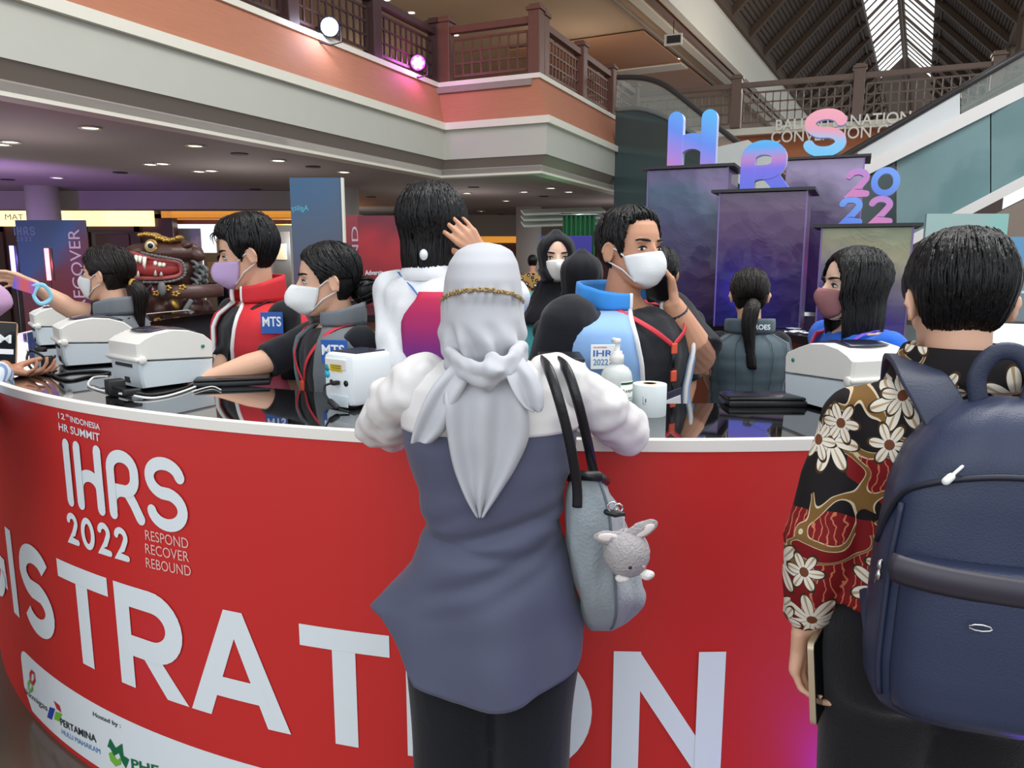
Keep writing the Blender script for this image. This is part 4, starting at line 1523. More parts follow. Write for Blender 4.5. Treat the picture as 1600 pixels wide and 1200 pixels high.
for k in range(14):
    a = LP(300 + (k % 4) * 5, 408 + k * 2.3, -0.04 + 0.05 * (k % 3))
    e.tube(spline([a, a + Vector((ls(8), -0.03, -ls(3))), a + Vector((ls(10), -0.03, -ls(8))), a + Vector((ls(4), -0.02, -ls(9)))], 5), ls(2.6), 8, rnd=True)
e.build('mane_curls', m_manegrey, lion)
e = MB(); rr = []
for k in range(33):
    a = math.pi * 2 * k / 32
    c0 = LP(263, 0, 0.1)
    rr.append([Vector((c0.x + ls(49) * math.cos(a) * (1 + f), 0.1 + 0.3 * math.sin(a) * (1 + f), LP(262, yy).z)) for yy, f in ((444, -0.06), (445, 0.04), (454, 0.07), (464, 0.06), (465, -0.04))])
e.loft(rr, caps=False, closed=False)
co = e.build('collar', M('carved_dark_band', (88, 62, 56), 0.35, bump=0.2, bscale=30), lion)
for x, y in ((222, 455), (245, 458), (262, 450), (285, 449), (275, 459), (298, 454)):
    q = MB(); ax = (x - 263) / 49; yy = 0.1 - 0.33 * math.sqrt(max(0.05, 1 - ax * ax))
    for k in range(5):
        q.ell(LP(x + 4 * math.cos(k * 1.26), y + 3 * math.sin(k * 1.26), yy), (ls(3), 0.02, ls(2.2)), None, 8, 6)
    q.build('gilt_flower', m_gold, co)
q = MB(); q.ell(LP(253, 451, -0.27), (ls(6), 0.03, ls(11))); q.build('clasp', m_manegrey, co)
for x, y in ((222, 476), (274, 474)):
    q = MB(); q.ell(LP(x, y, -0.16), (ls(5), 0.05, ls(10)), Matrix.Rotation(-0.4 if x > 250 else 0.3, 3, 'Y')); q.build('gilt_leaf', m_gold, lion)
q = MB(); q.box(LP(288, 487, -0.2), (ls(7), 0.03, ls(44)), Matrix.Rotation(0.6, 3, 'Y'), bev=0.008); q.build('sash', m_manegrey, lion)
pl = MB(); pl.box((lc.x + 0.08, YL + 0.15, PZ / 2), (0.86, 0.8, PZ), bev=0.02); tag(pl.build('plinth', M('plinth_dark', (52, 46, 48), 0.4), None, False), 'dark square plinth under the guardian lion', 'plinth')

# papers scattered on the island counter
random.seed(5)
for k, (px, py) in enumerate(((1084, 497), (1096, 499), (1240, 516), (1236, 521), (1246, 520), (1262, 523), (1290, 527))):
    p = atz(px, py, ITOP)
    mb = MB()
    a = random.uniform(0, 3)
    rows = [[Vector((x * 0.05, y * 0.035, 0.006 + 0.012 * abs(math.sin(x * 2 + y + k)))) for x in (-1, -0.3, 0.4, 1)] for y in (-1, 0, 1)]
    mb.sheet(rows); o = mb.build('paper_slip', M('white_paper', (236, 238, 236), 0.7), None, True, loc=p)
    o.rotation_euler = (0, 0, a); solid(o, 0.003, 1)
    tag(o, 'crumpled white paper slip on the black island counter', 'paper', 'paper slips on the island counter')

# ------------------------------------------------------------------ people
m_hair = M('black_hair', (13, 12, 14), 0.38, bump=0.5, bscale=30, stretch=(6, 6, 0.5), spec=0.32)
m_hairb = M('brown_black_hair', (26, 19, 18), 0.4, bump=0.5, bscale=30, stretch=(6, 6, 0.5), spec=0.32)
SKIN = {}


def skin(k):
    c = {'light': (226, 178, 150), 'mid': (204, 150, 120), 'tan': (186, 132, 104), 'fair': (236, 196, 172)}[k]
    m = M('skin_' + k, c, 0.5, var=0.05, vscale=14, bump=0.05, bscale=150)
    m.node_tree.nodes['Principled BSDF'].inputs['Subsurface Weight'].default_value = 0.12
    m.node_tree.nodes['Principled BSDF'].inputs['Subsurface Radius'].default_value = (0.02, 0.008, 0.005)
    return m


def cloth(name, c, rough=0.85, bump=0.25, bscale=300, **k):
    return M(name, c, rough, bump=bump, bscale=bscale, sheen=0.15, spec=0.25, **k)


# head profile: (z, centre y, half width, half depth), eye level z = 0, face towards +y
HEAD = [(-0.120, 0.062, 0.018, 0.014), (-0.112, 0.056, 0.034, 0.030), (-0.095, 0.040, 0.047, 0.050), (-0.072, 0.024, 0.057, 0.068),
        (-0.045, 0.012, 0.064, 0.082), (-0.015, 0.003, 0.070, 0.092), (0.015, -0.003, 0.0745, 0.097), (0.045, -0.006, 0.0755, 0.097),
        (0.072, -0.008, 0.070, 0.090), (0.094, -0.010, 0.058, 0.074), (0.109, -0.011, 0.040, 0.051), (0.117, -0.011, 0.018, 0.022)]


def head_at(z):
    if z <= HEAD[0][0]:
        return HEAD[0][1:]
    for a, b in zip(HEAD, HEAD[1:]):
        if z <= b[0]:
            t = (z - a[0]) / (b[0] - a[0])
            return tuple(a[i] + (b[i] - a[i]) * t for i in (1, 2, 3))
    return HEAD[-1][1:]


def head_pt(th, z, off=0.0):
    """point of the head surface; th = 0 faces +y, positive to the right (+x)"""
    cy, w, d = head_at(z)
    n = 2.25
    s, c = math.sin(th), math.cos(th)
    k = (abs(s / (w + off)) ** n + abs(c / (d + off)) ** n) ** (-1 / n)
    return Vector((s * k, cy + c * k, z))


def sm(a, b, x):
    t = max(0.0, min(1.0, (x - a) / (b - a)))
    return t * t * (3 - 2 * t)


def ring(c, hw, hd, n=28, e=2.3, R=None):
    out = []
    for k in range(n):
        a = 2 * math.pi * k / n
        s, q = math.sin(a), math.cos(a)
        r = (abs(s) ** e + abs(q) ** e) ** (-1 / e)
        p = Vector((s * r * hw, q * r * hd, 0))
        out.append((R @ p if R is not None else p) + Vector(c))
    return out


TORSO = [(-0.30, 0.172, 0.118), (-0.12, 0.178, 0.122), (0.0, 0.170, 0.118), (0.25, 0.150, 0.106), (0.45, 0.150, 0.108), (0.65, 0.168, 0.118), (0.80, 0.178, 0.112),
         (0.90, 0.168, 0.096), (0.96, 0.125, 0.078), (1.0, 0.082, 0.066), (1.05, 0.060, 0.058)]


class Person:
    """one figure; all shapes are made in the figure's own frame: +y is where the chest faces, z up, origin on the floor"""

    def __init__(s, label, head, yaw, skin_k='mid', hs=1.0, bw=1.0, bd=1.0, head_yaw=0.0, head_pitch=0.0, head_roll=0.0, base=None, neck=0.175, spine=0.47, lean=(0, 0), drop=0.0, shw=0.158):
        """head = world point between the eyes' level at the head's centre; yaw of the chest; head_yaw relative to the chest"""
        head = Vector(head)
        s.hs = hs
        R = Matrix.Rotation(yaw, 3, 'Z')
        s.R, s.Ri = R, R.transposed()
        b = Vector(base) if base else Vector((head.x, head.y, 0)) - R @ Vector((lean[0], lean[1] + 0.03 * hs, 0))
        b.z = 0
        s.b = b
        s.root = thing('person', label, 'person', b, yaw)
        s.head = s.W(head)
        s.HR = Matrix.Rotation(head_yaw, 3, 'Z') @ Matrix.Rotation(head_pitch, 3, 'X') @ Matrix.Rotation(head_roll, 3, 'Y')
        nb = s.head + Vector((0, -0.03 * hs, -neck * hs))
        s.nb = nb                                   # base of the neck
        s.pel = Vector((nb.x - lean[0], nb.y - lean[1], nb.z - spine * hs))
        s.bw, s.bd = bw * hs, bd * hs
        s.skin = skin(skin_k)
        s.drop, s.shw = drop, shw
        s.bodymb = MB()
        s.arms = {}

    def W(s, p):
        """world point to the figure's frame"""
        return s.Ri @ (Vector(p) - s.b)

    def H(s, p):
        """head frame to figure frame"""
        return s.head + s.HR @ (Vector(p) * s.hs)

    def spine(s, t):
        return s.pel.lerp(s.nb, t)

    def tw(s, t):
        k = sm(0.86, 1.0, t)
        return interp([(a, b) for a, b, c in TORSO], t) * (s.bw * (1 - k) + s.hs * (0.75 + 0.25 * s.bw / s.hs) * k)

    def td(s, t):
        k = sm(0.86, 1.0, t)
        return interp([(a, c) for a, b, c in TORSO], t) * (s.bd * (1 - k) + s.hs * (0.75 + 0.25 * s.bd / s.hs) * k)

    def trings(s, t0, t1, ex=0.0, n=28, e=2.3, ew=0.0):
        out = []
        ts = sorted(set([t0, t1] + [t for t, _, _ in TORSO if t0 < t < t1]))
        for t in ts:
            w, d = s.tw(t), s.td(t)
            out.append(ring(s.spine(t), w + ex + ew, d + ex, n, e))
        return out

    def shoulder(s, side):
        return s.spine(0.885) + Vector((side * s.shw * s.bw, 0, -s.drop))

    # -- skin
    def make_head(s, ears=True):
        mb = s.bodymb
        rg = []
        for z, cy, w, d in HEAD:
            rg.append([s.H(head_pt(2 * math.pi * k / 32, z)) for k in range(32)])
        mb.loft(rg)
        mb.tube([s.H((0, 0.090, 0.012)), s.H((0, 0.102, -0.012)), s.H((0, 0.112, -0.034))], [0.007 * s.hs, 0.0095 * s.hs, 0.0125 * s.hs], 10, rnd=True)
        for x in (-1, 1):
            mb.ell(s.H((x * 0.012, 0.100, -0.037)), (0.009 * s.hs,) * 3, None, 10, 6)
            mb.ell(s.H((x * 0.030, 0.078, 0.022)), (0.026 * s.hs, 0.015 * s.hs, 0.008 * s.hs), s.HR, 12, 8)   # brow
            mb.ell(s.H((x * 0.040, 0.062, -0.035)), (0.022 * s.hs, 0.024 * s.hs, 0.022 * s.hs), s.HR, 12, 8)  # cheek
            if ears:
                E = s.HR @ Matrix.Rotation(x * 0.55, 3, 'Z') @ Matrix.Rotation(-0.15, 3, 'X')
                c = s.H((x * 0.083, -0.014, -0.012))
                mb.ell(c, (0.0075 * s.hs, 0.017 * s.hs, 0.031 * s.hs), E, 12, 10)
                mb.tube([c + E @ (Vector((x * 0.007, math.cos(a) * 0.0165, math.sin(a) * 0.030)) * s.hs) for a in [k * 0.45 - 0.9 for k in range(10)][::1]], 0.0045 * s.hs, 8, rnd=True)
        # lips
        mb.ell(s.H((0, 0.090, -0.072)), (0.024 * s.hs, 0.010 * s.hs, 0.006 * s.hs), s.HR, 12, 8)
        mb.tube([s.H((0, -0.012, -0.06)), s.nb + Vector((0, 0, 0.02)), s.nb - Vector((0, 0, 0.06))], [0.055 * s.hs, 0.056 * s.hs, 0.07 * s.hs], 20, rnd=True)

    def core(s):
        s.bodymb.loft(s.trings(-0.25, 1.05, -0.012))

    def arm(s, side, elbow, wrist, r=(0.050, 0.043, 0.036, 0.026), world=True):
        e, w = (s.W(elbow), s.W(wrist)) if world else (Vector(elbow), Vector(wrist))
        sh = s.shoulder(side)
        k = s.hs
        s.arms[side] = (sh, e, w)
        m = sh.lerp(e, 0.5)
        f = e.lerp(w, 0.3)
        s.bodymb.tube([sh, m, e, f, e.lerp(w, 0.75), w], [r[0] * k, r[0] * 0.98 * k, r[1] * k, r[1] * 1.0 * k, r[2] * 0.85 * k, r[3] * k], 16, rnd=True)
        return sh, e, w

    def hand(s, side, wrist, d, n, curl=(0.5, 0.5, 0.5, 0.5), thumb=(0.5, 0.3), spread=0.05, k=1.0, world=True, roll=None):
        """wrist point, d = direction of the fingers, n = the way the palm faces; curl per finger (radians per joint)"""
        if world:
            wrist = s.W(wrist); d = s.Ri @ Vector(d); n = s.Ri @ Vector(n)
        hand_mesh(s.bodymb, wrist, d, n, side, curl, thumb, spread, k * s.hs)

    def finish_body(s, voxel=0.006, smooth=5):
        out = remesh(s.bodymb, voxel, smooth)
        # eye sockets
        co = out.co
        for x in (-1, 1):
            c = s.H((x * 0.031, 0.088, 0.001))
            fwd = s.HR @ Vector((0, 1, 0))
            d = np.linalg.norm(co - np.array(c), axis=1) / (0.019 * s.hs)
            co -= np.outer(np.exp(-d ** 2) * 0.006 * s.hs, np.array(fwd))
        out.v = [tuple(p) for p in co]
        s.body = out.build('body', s.skin, s.root, True, False)
        return s.body

    def eyes(s, look=0.0, brow=True, lash=0.0022):
        for x in (-1, 1):
            p = head_pt(x * 0.39, 0.0)
            c = s.H(p + Vector((0, -0.0075, 0.0)))
            E = s.HR @ Matrix.Rotation(-x * 0.25, 3, 'Z')
            mb = MB(); mb.ell(c, (0.0145 * s.hs, 0.0105 * s.hs, 0.0070 * s.hs), E, 16, 10)
            eo = mb.build('eye', M('eye_white', (226, 222, 218), 0.25), s.root)
            mb = MB(); mb.ell(c + E @ Vector((look * 0.006, 0.0072, 0.0004)) * s.hs, (0.0062 * s.hs, 0.0036 * s.hs, 0.0062 * s.hs), E, 14, 8)
            mb.build('iris', M('iris_dark', (28, 18, 14), 0.15), eo)
            mb = MB()
            mb.tube([c + E @ (Vector((u * 0.0165, 0.0098 - 0.006 * u * u, 0.0062 * (1 - u * u) + 0.0012)) * s.hs) for u in (-1, -0.6, -0.2, 0.2, 0.6, 1)], [lash * 0.5 * s.hs, lash * s.hs, lash * 1.2 * s.hs, lash * 1.2 * s.hs, lash * s.hs, lash * 0.4 * s.hs], 6)
            mb.build('eyelashes', m_hair, s.root)
            if brow:
                mb = MB()
                q = []
                for u in (-1, -0.5, 0, 0.5, 1):
                    th = x * (0.40 + 0.24 * u)
                    q.append(s.H(head_pt(th, 0.024 + 0.003 * (1 - (u - 0.2) ** 2), 0.007 - 0.003 * abs(u))))
                mb.tube(q, [0.0028 * s.hs, 0.0042 * s.hs, 0.0044 * s.hs, 0.0036 * s.hs, 0.0015 * s.hs], 8)
                mb.build('eyebrow', m_hair, s.root)

    # -- hair
    def hair(s, style='short', mat=None, thick=0.016, locks=160, seed=1, top=0.0, length=0.0, part=0.0, lockr=0.0045, strands=None, hline=0.0):
        """style: short (cropped back and sides), tied (smoothed back), bob (hanging to chin or shoulders)"""
        mat = mat or m_hair
        rnd = random.Random(seed)

        def line(th):
            a = abs((th + math.pi) % (2 * math.pi) - math.pi)          # 0 front .. pi back
            if style == 'short':
                return interp([(0, 0.074 + hline), (0.5, 0.070 + hline), (0.85, 0.055 + hline * 0.8), (1.05, 0.0), (1.25, -0.03), (1.45, 0.012), (1.75, 0.0), (2.1, -0.055), (3.2, -0.085)], a)
            if style == 'tied':
                return interp([(0, 0.078), (0.5, 0.066), (0.9, 0.035), (1.15, -0.015), (1.35, 0.0), (1.6, 0.01), (1.9, -0.03), (2.3, -0.075), (3.2, -0.095)], a)
            return interp([(0, 0.085), (0.35, 0.075), (0.6, 0.045), (0.8, -0.02), (0.95, -0.3), (3.2, -0.3)], a)   # bob

        def off(th, z):
            m = sm(-0.010, 0.012, z - line(th))
            a = abs((th + math.pi) % (2 * math.pi) - math.pi)
            t = thick * (0.55 + 0.45 * sm(-0.06, 0.05, z)) if style == 'short' else thick
            if style == 'short':
                t *= 0.35 + 0.65 * sm(-0.085, -0.02, z)
                t *= 1 - 0.6 * math.exp(-((a - 1.5) / 0.4) ** 2) * (1 - sm(0.0, 0.05, z))
            t += top * sm(0.05, 0.11, z)
            wv = noise.noise(Vector((th * 9, z * 6, seed))) * 0.003 + noise.noise(Vector((th * 30, z * 10, seed))) * 0.0015
            return -0.012 + m * (0.012 + t + wv)
        def hp(th, z, ex=0.0):
            """hair surface: over the crown it grows upwards rather than outwards"""
            o = off(th, z) + ex
            k = sm(0.03, 0.118, z)
            p = head_pt(th, z, o if o < 0 else o * (1 - 0.55 * k))
            p.z = z + max(0.0, o) * 0.8 * k
            return p
        zs = [-0.112 + 0.229 * i / 40 for i in range(41)]
        NT = 72
        mb = MB()
        rings = []
        if style == 'bob':
            zb = [-0.112 - length + length * i / 16 for i in range(16)]
            for z in zb:
                f = sm(-0.112 - length, -0.10, z)
                rr = []
                for k in range(NT):
                    th = 2 * math.pi * k / NT
                    a = abs((th + math.pi) % (2 * math.pi) - math.pi)
                    m = sm(0.75, 1.0, a)
                    p = head_pt(th, -0.045, thick * (1.1 - 0.45 * (1 - f)) + noise.noise(Vector((th * 9, z * 4, seed))) * 0.004)
                    q = Vector((p.x * (0.97 - 0.08 * (1 - f)), p.y * (0.98 - 0.04 * (1 - f)) - 0.012, z))
                    i_ = Vector((0, -0.035, z))
                    rr.append(s.H(i_.lerp(q, 0.25 + 0.75 * m)))
                rings.append(rr)
        for z in zs:
            rr = []
            for k in range(NT):
                th = 2 * math.pi * k / NT
                if style == 'bob' and z < -0.045:
                    p = head_pt(th, -0.045, off(th, z))
                    p.z = z
                    p.y -= 0.012 * sm(-0.045, -0.11, z)
                else:
                    p = hp(th, z)
                rr.append(s.H(p))
            rings.append(rr)
        ctr = Vector((0, -0.011, 0))
        zt = 0.117 + (thick + top) * 0.8
        for f, dz in ((0.72, 0.0025), (0.4, 0.0045), (0.08, 0.0052)):
            rr = []
            for k in range(NT):
                q = hp(2 * math.pi * k / NT, 0.117)
                rr.append(s.H(Vector((q.x * f, ctr.y + (q.y - ctr.y) * f, q.z * f + zt * (1 - f) + dz))))
            rings.append(rr)
        mb.loft(rings)
        # locks laid over the cap, each a thin tapering strand
        cr = Vector((part, -0.035, 0))
        for i in range(locks):
            th = rnd.uniform(-math.pi, math.pi)
            a = abs(th)
            zl = line(th)
            z1 = zl - rnd.uniform(-0.012, 0.012) if style != 'bob' else -0.112 - length * rnd.uniform(0.55, 1.02)
            if style == 'bob' and a < 0.85:
                continue
            z0 = rnd.uniform(0.05, 0.116)
            pts = []
            dth = rnd.uniform(-0.25, 0.25)
            if style == 'tied':
                dth = (math.pi - a) * 0.5 * (1 if th > 0 else -1)
                z1 = max(z1 + 0.015, -0.03)
            for k in range(9):
                u = k / 8
                z = z0 + (z1 - z0) * u
                t2 = th - dth * (1 - u) if style != 'tied' else th + dth * u
                if style == 'tied':
                    z = z0 * (1 - u) + (0.0 if a < 2 else z1) * u
                if style == 'bob' and z < -0.045:
                    f = sm(-0.112 - length, -0.10, z)
                    p = head_pt(t2, -0.045, thick * (1.1 - 0.45 * (1 - f)) + 0.001)
                    p = Vector((p.x * (0.97 - 0.08 * (1 - f)), p.y * (0.98 - 0.04 * (1 - f)) - 0.012, z))
                else:
                    p = hp(t2, z, 0.0012 + rnd.uniform(0, 0.0008))
                pts.append(s.H(p))
            r = lockr * rnd.uniform(0.6, 1.3) * s.hs
            mb.tube(pts, [r * 0.5, r, r, r, r, r, r * 0.9, r * 0.6, r * 0.15], 5)
        if strands:
            for (p0, p1, p2, r) in strands:
                mb.tube([s.H(q) for q in spline([p0, p1, p2], 6)], [r * s.hs * (1 - 0.85 * k / 12) for k in range(13)], 6)
        s.hairo = mb.build('hair', mat, s.root, True, False)
        return s.hairo

    def bun(s, c, r, mat=None, seed=2, n=50):
        rnd = random.Random(seed)
        mb = MB(); mb.ell(s.H(c), (r * s.hs, r * 0.9 * s.hs, r * 0.95 * s.hs), s.HR, 20, 12)
        for i in range(n):
            a = rnd.uniform(0, 6.28); tl = rnd.uniform(-1.2, 1.2)
            ax = Vector((math.cos(tl), math.sin(tl) * 0.4, math.sin(tl))).normalized()
            u = ax.orthogonal().normalized(); w = ax.cross(u)
            L = rnd.uniform(1.0, 2.2)
            pts = [s.H(Vector(c) + (u * math.cos(a + L * k / 6) + w * math.sin(a + L * k / 6)) * r * rnd.uniform(0.97, 1.07)) for k in range(7)]
            mb.tube(pts, [0.001, 0.003, 0.004, 0.004, 0.004, 0.003, 0.0008], 5)
        return mb.build('hair_bun', mat or m_hair, s.root, True, False)

    def ponytail(s, pts, r, mat=None, seed=4, n=40):
        rnd = random.Random(seed)
        ctr = spline(pts, 6)
        mb = MB()
        m = len(ctr)
        rr = [r * (0.55 + 0.5 * math.sin(math.pi * min(1, k / m * 1.25 + 0.12)) * (1 - 0.55 * k / m)) for k in range(m)]
        mb.tube([s.H(p) for p in ctr], [q * s.hs for q in rr[:-1]] + [0.004], 14)
        for i in range(n):
            a = rnd.uniform(0, 6.28); st = rnd.randint(0, m // 4)
            q = []
            for k in range(st, m):
                q.append(s.H(ctr[k] + Vector((math.cos(a + k * 0.03), math.sin(a + k * 0.03), 0)) * rr[k] * 1.0))
            if len(q) > 2:
                mb.tube(q, [0.0035 * s.hs] * (len(q) - 1) + [0.0006], 5)
        return mb.build('ponytail', mat or m_hair, s.root, True, False)

    # -- mask
    def mask(s, col, name='face_mask', pointed=0.024, straps=True, pleat=False):
        rows = []
        for v in [i / 10 for i in range(11)]:
            z = -0.008 - 0.110 * v
            row = []
            for u in [i / 12 - 1 for i in range(25)]:
                th = u * 1.12
                zz = z * (1 - 0.0) + (0.02 * u * u) * (v - 0.35) + 0.012 * abs(u) * (1 - 2 * v) * -0.6
                p = head_pt(th, max(zz, -0.108), 0.004)
                f = (1 - abs(u)) ** 0.85 * (1.0 if pointed > 0.03 else 1 - 0.3 * (1 - abs(u))) if pointed > 0.03 else (1 - abs(u) ** 1.6)
                puff = pointed * math.sin(math.pi * min(1, 0.12 + v * 0.86)) * f if pointed <= 0.03 else pointed * 1.1 * min(1.0, 0.22 + v / 0.62, (1.0 - v) / 0.42 + 0.06) * f
                nose = 0.020 * math.exp(-(th / 0.22) ** 2) * math.exp(-((zz + 0.03) / 0.035) ** 2)
                q = Vector((p.x * (1 - 0.05 * f), p.y + puff + nose, zz))
                if pleat:
                    q.y += 0.003 * math.sin(v * 16) * f
                if v > 0.9:
                    q.y -= 0.02 * (v - 0.9) / 0.1 * f
                row.append(s.H(q))
            rows.append(row)
        mb = MB(); mb.sheet(rows)
        o = solid(mb.build(name, M('mask_%d_%d_%d' % col, col, 0.75, bump=0.1, bscale=200), s.root), 0.0025, 1)
        if straps:
            for x in (-1, 1):
                mb = MB()
                ea = Vector((x * 0.083, -0.022, 0.012)); eb = Vector((x * 0.080, -0.016, -0.038))
                a = head_pt(x * 1.10, -0.022, 0.007); b = head_pt(x * 1.08, -0.098, 0.007)
                mb.tube([s.H(a), s.H(head_pt(x * 1.35, -0.004, 0.006)), s.H(ea)], 0.0026 * s.hs, 6)
                mb.tube([s.H(b), s.H(head_pt(x * 1.40, -0.062, 0.006)), s.H(eb), s.H(ea)], 0.0026 * s.hs, 6)
                mb.build('ear_loop', M('mask_straps', (236, 236, 234), 0.7), s.root)
        return o

    # -- clothes
    def top(s, mat, sleeve=0.5, t0=-0.28, ex=0.012, name='shirt', sl_r=0.066, collar=0.0, fold_a=0.010, voxel=0.009, neck_t=0.975, sleeve_end=1.25, both=(-1, 1)):
        """shirt with sleeves; sleeve 0..1 upper arm, 1..2 forearm as well"""
        mb = MB()
        mb.loft(s.trings(t0, neck_t, ex))
        k = s.hs
        for side in both:
            if side not in s.arms:
                continue
            sh, e, w = s.arms[side]
            if sleeve <= 1:
                end = sh.lerp(e, sleeve)
                mb.tube([sh + Vector((-side * 0.03, 0, 0)), sh, sh.lerp(e, sleeve * 0.5), end], [sl_r * 0.9 * k, sl_r * k, sl_r * 1.0 * k, sl_r * 1.02 * k], 18, rnd=False)
                mb.ell(sh, (sl_r * k,) * 3, None, 16, 10)
            else:
                end = e.lerp(w, sleeve - 1)
                mb.tube([sh + Vector((-side * 0.03, 0, 0)), sh, sh.lerp(e, 0.5), e, e.lerp(end, 0.5), end], [sl_r * 0.9 * k, sl_r * k, sl_r * 0.97 * k, sl_r * 0.9 * k, sl_r * 0.8 * k, sl_r * 0.62 * k], 18)
                mb.ell(sh, (sl_r * k,) * 3, None, 16, 10); mb.ell(e, (sl_r * 0.9 * k,) * 3, None, 16, 10)
        out = remesh(mb, voxel, 5)
        if fold_a:
            fold(out, fold_a, 9, (1, 1, 0.7), seed=s.head.x * 7)
            fold(out, fold_a * 0.5, 22, (1, 1, 0.6), seed=s.head.z * 5)
        return out.build(name, mat, s.root, True, False)

    def vest(s, mat, mat_lining=None, t0=-0.28, t1=1.0, ex=0.028, gap=0.55, collar=0.085, piping=None, name='vest', quilt=0, arm_w=1.0, collar_mat=None):
        """open sleeveless vest: a sheet round the back from one front edge to the other, with a stand collar"""
        rows = []
        N = 40
        ts = [t0 + (t1 - t0) * i / 26 for i in range(27)]
        for t in ts:
            w, d = s.tw(t), s.td(t)
            exx = ex * (1 - 0.45 * sm(0.85, 1.0, t))
            g = gap * (0.55 + 0.45 * sm(t0, t1, t))
            row = []
            c = s.spine(t)
            for k in range(N + 1):
                a = g + (2 * math.pi - 2 * g) * k / N
                sn, cs = math.sin(a), math.cos(a)
                e = 2.3
                r = (abs(sn) ** e + abs(cs) ** e) ** (-1 / e)
                puff = 0.0
                if quilt:
                    puff = 0.006 * abs(math.sin(t * quilt)) + (0.004 * abs(math.sin(a * 8)) if t > 0.0 else 0)
                nz = noise.noise(Vector((a * 3, t * 6, s.head.x * 3))) * 0.008
                row.append(c + Vector((sn * r * (w + exx + puff + nz), cs * r * (d + exx + puff + nz), 0)))
            rows.append(row)
        mb = MB(); mb.sheet(rows)
        o = solid(mb.build(name, mat, s.root), 0.012, -1)
        if collar:
            rows2 = []
            base = rows[-1]
            c = s.spine(t1)
            for i in range(6):
                u = i / 5
                rows2.append([p + Vector((0, 0, collar * u * (1.0 - 0.42 * math.cos((k / N) * math.pi) ** 4))) + (p - c).normalized() * (0.004 + 0.004 * math.sin(u * 2.5) - 0.004 * u) for k, p in enumerate(base)])
            mb = MB(); mb.sheet(rows2)
            solid(mb.build('collar', collar_mat or mat, s.root), 0.012, 0)
        if piping:
            for k in (0, N):
                mb = MB()
                pts = [r[k] for r in rows] + ([r[k] for r in rows2] if collar else [])
                mb.tube(pts, 0.008, 8); mb.build('zip_edge', piping, s.root)
        s.vrows = rows
        return o

    def patch(s, t, ang, w, h, base_c, texts, ex=0.05, tilt=0.0):
        """flat badge on the chest at spine parameter t and angle from the front; texts = [(string, x0, x1, y0, y1, mat)] in units of the badge"""
        wd, d = s.tw(t), s.td(t)
        e = 2.3
        sn, cs = math.sin(ang), math.cos(ang)
        r = (abs(sn) ** e + abs(cs) ** e) ** (-1 / e)
        c = s.spine(t) + Vector((sn * r * (wd + ex), cs * r * (d + ex), 0))
        n = Vector((sn / wd ** 1.0, cs / d ** 1.0, 0)).normalized()
        ux = Z.cross(n).normalized()
        uy = n.cross(ux)
        mb = MB(); Rm = Matrix((ux, uy, n)).transposed()
        mb.box(c, (w, h, 0.004), Rm, bev=0.001)
        b = mb.build('badge', base_c, s.root, False)
        for st, x0, x1, y0, y1, mt in texts:
            q = fit_text(st, x0 * w, x1 * w, y0 * h, y1 * h, bold=0.02)
            plane_map(q, c, ux, uy, 0.003)
            q.build('badge_text', mt, b, False)
        return b

    def lanyard(s, mat, t_end=0.35, ang=0.0, ex=0.045, w=0.016, clip=None, card=None, off=0.0):
        """ribbon round the neck meeting on the chest, with clip and card"""
        def fr(t, a, e=ex):
            wd, d = s.tw(t), s.td(t)
            sn, cs = math.sin(a), math.cos(a)
            r = (abs(sn) ** 2.3 + abs(cs) ** 2.3) ** (-1 / 2.3)
            return s.spine(t) + Vector((sn * r * (wd + e), cs * r * (d + e), 0))
        mb = MB()
        for sg in (-1, 1):
            q0, q1 = fr(0.96, sg * 0.70, 0.022), fr(t_end + 0.1, ang + sg * 0.02, ex)
            pts = [fr(1.0, sg * 1.6, 0.02), q0, fr(0.5 * (1.06 + t_end), ang + sg * 0.30, ex + 0.004), q1]
            P = spline(pts, 5)
            mb.tube(P, w * 0.5 * s.hs, 8, flat=0.18, flatdir=(0, 1, 0))
        o = mb.build('lanyard', mat, s.root)
        end = fr(t_end + 0.1, ang, ex + 0.004)
        if clip:
            mb = MB(); mb.box(end + Vector((0, 0.0, -0.012)), (0.026, 0.008, 0.034), bev=0.003); mb.box(end + Vector((0.002, 0.002, -0.10)), (0.026, 0.008, 0.036), bev=0.003)
            mb.build('lanyard_clip', clip, s.root, False)
            mb = MB(); mb.tube([end, end + Vector((0.003, 0, -0.09))], 0.008, 8, flat=0.2, flatdir=(0, 1, 0)); mb.tube([end + Vector((0.003, 0, -0.118)), end + Vector((0.004, 0.0, -0.145))], 0.003, 6)
            mb.build('lanyard_strap', m_black, s.root)
        if card:
            cw, ch = card
            c = end + Vector((0.004, 0.006, -0.145 - ch / 2))
            Rm = Matrix.Rotation(0.12, 3, 'Y')
            mb = MB(); mb.box(c, (cw, 0.004, ch), Rm, bev=0.001); h = mb.build('badge_holder', M('clear_dark_sleeve', (70, 66, 84), 0.2), s.root, False)
            mb = MB(); mb.box(c + Vector((0, 0.003, -0.006)), (cw * 0.82, 0.002, ch * 0.74), Rm); mb.build('badge_card', M('white_card', (238, 238, 240), 0.5), h, False)
        return o

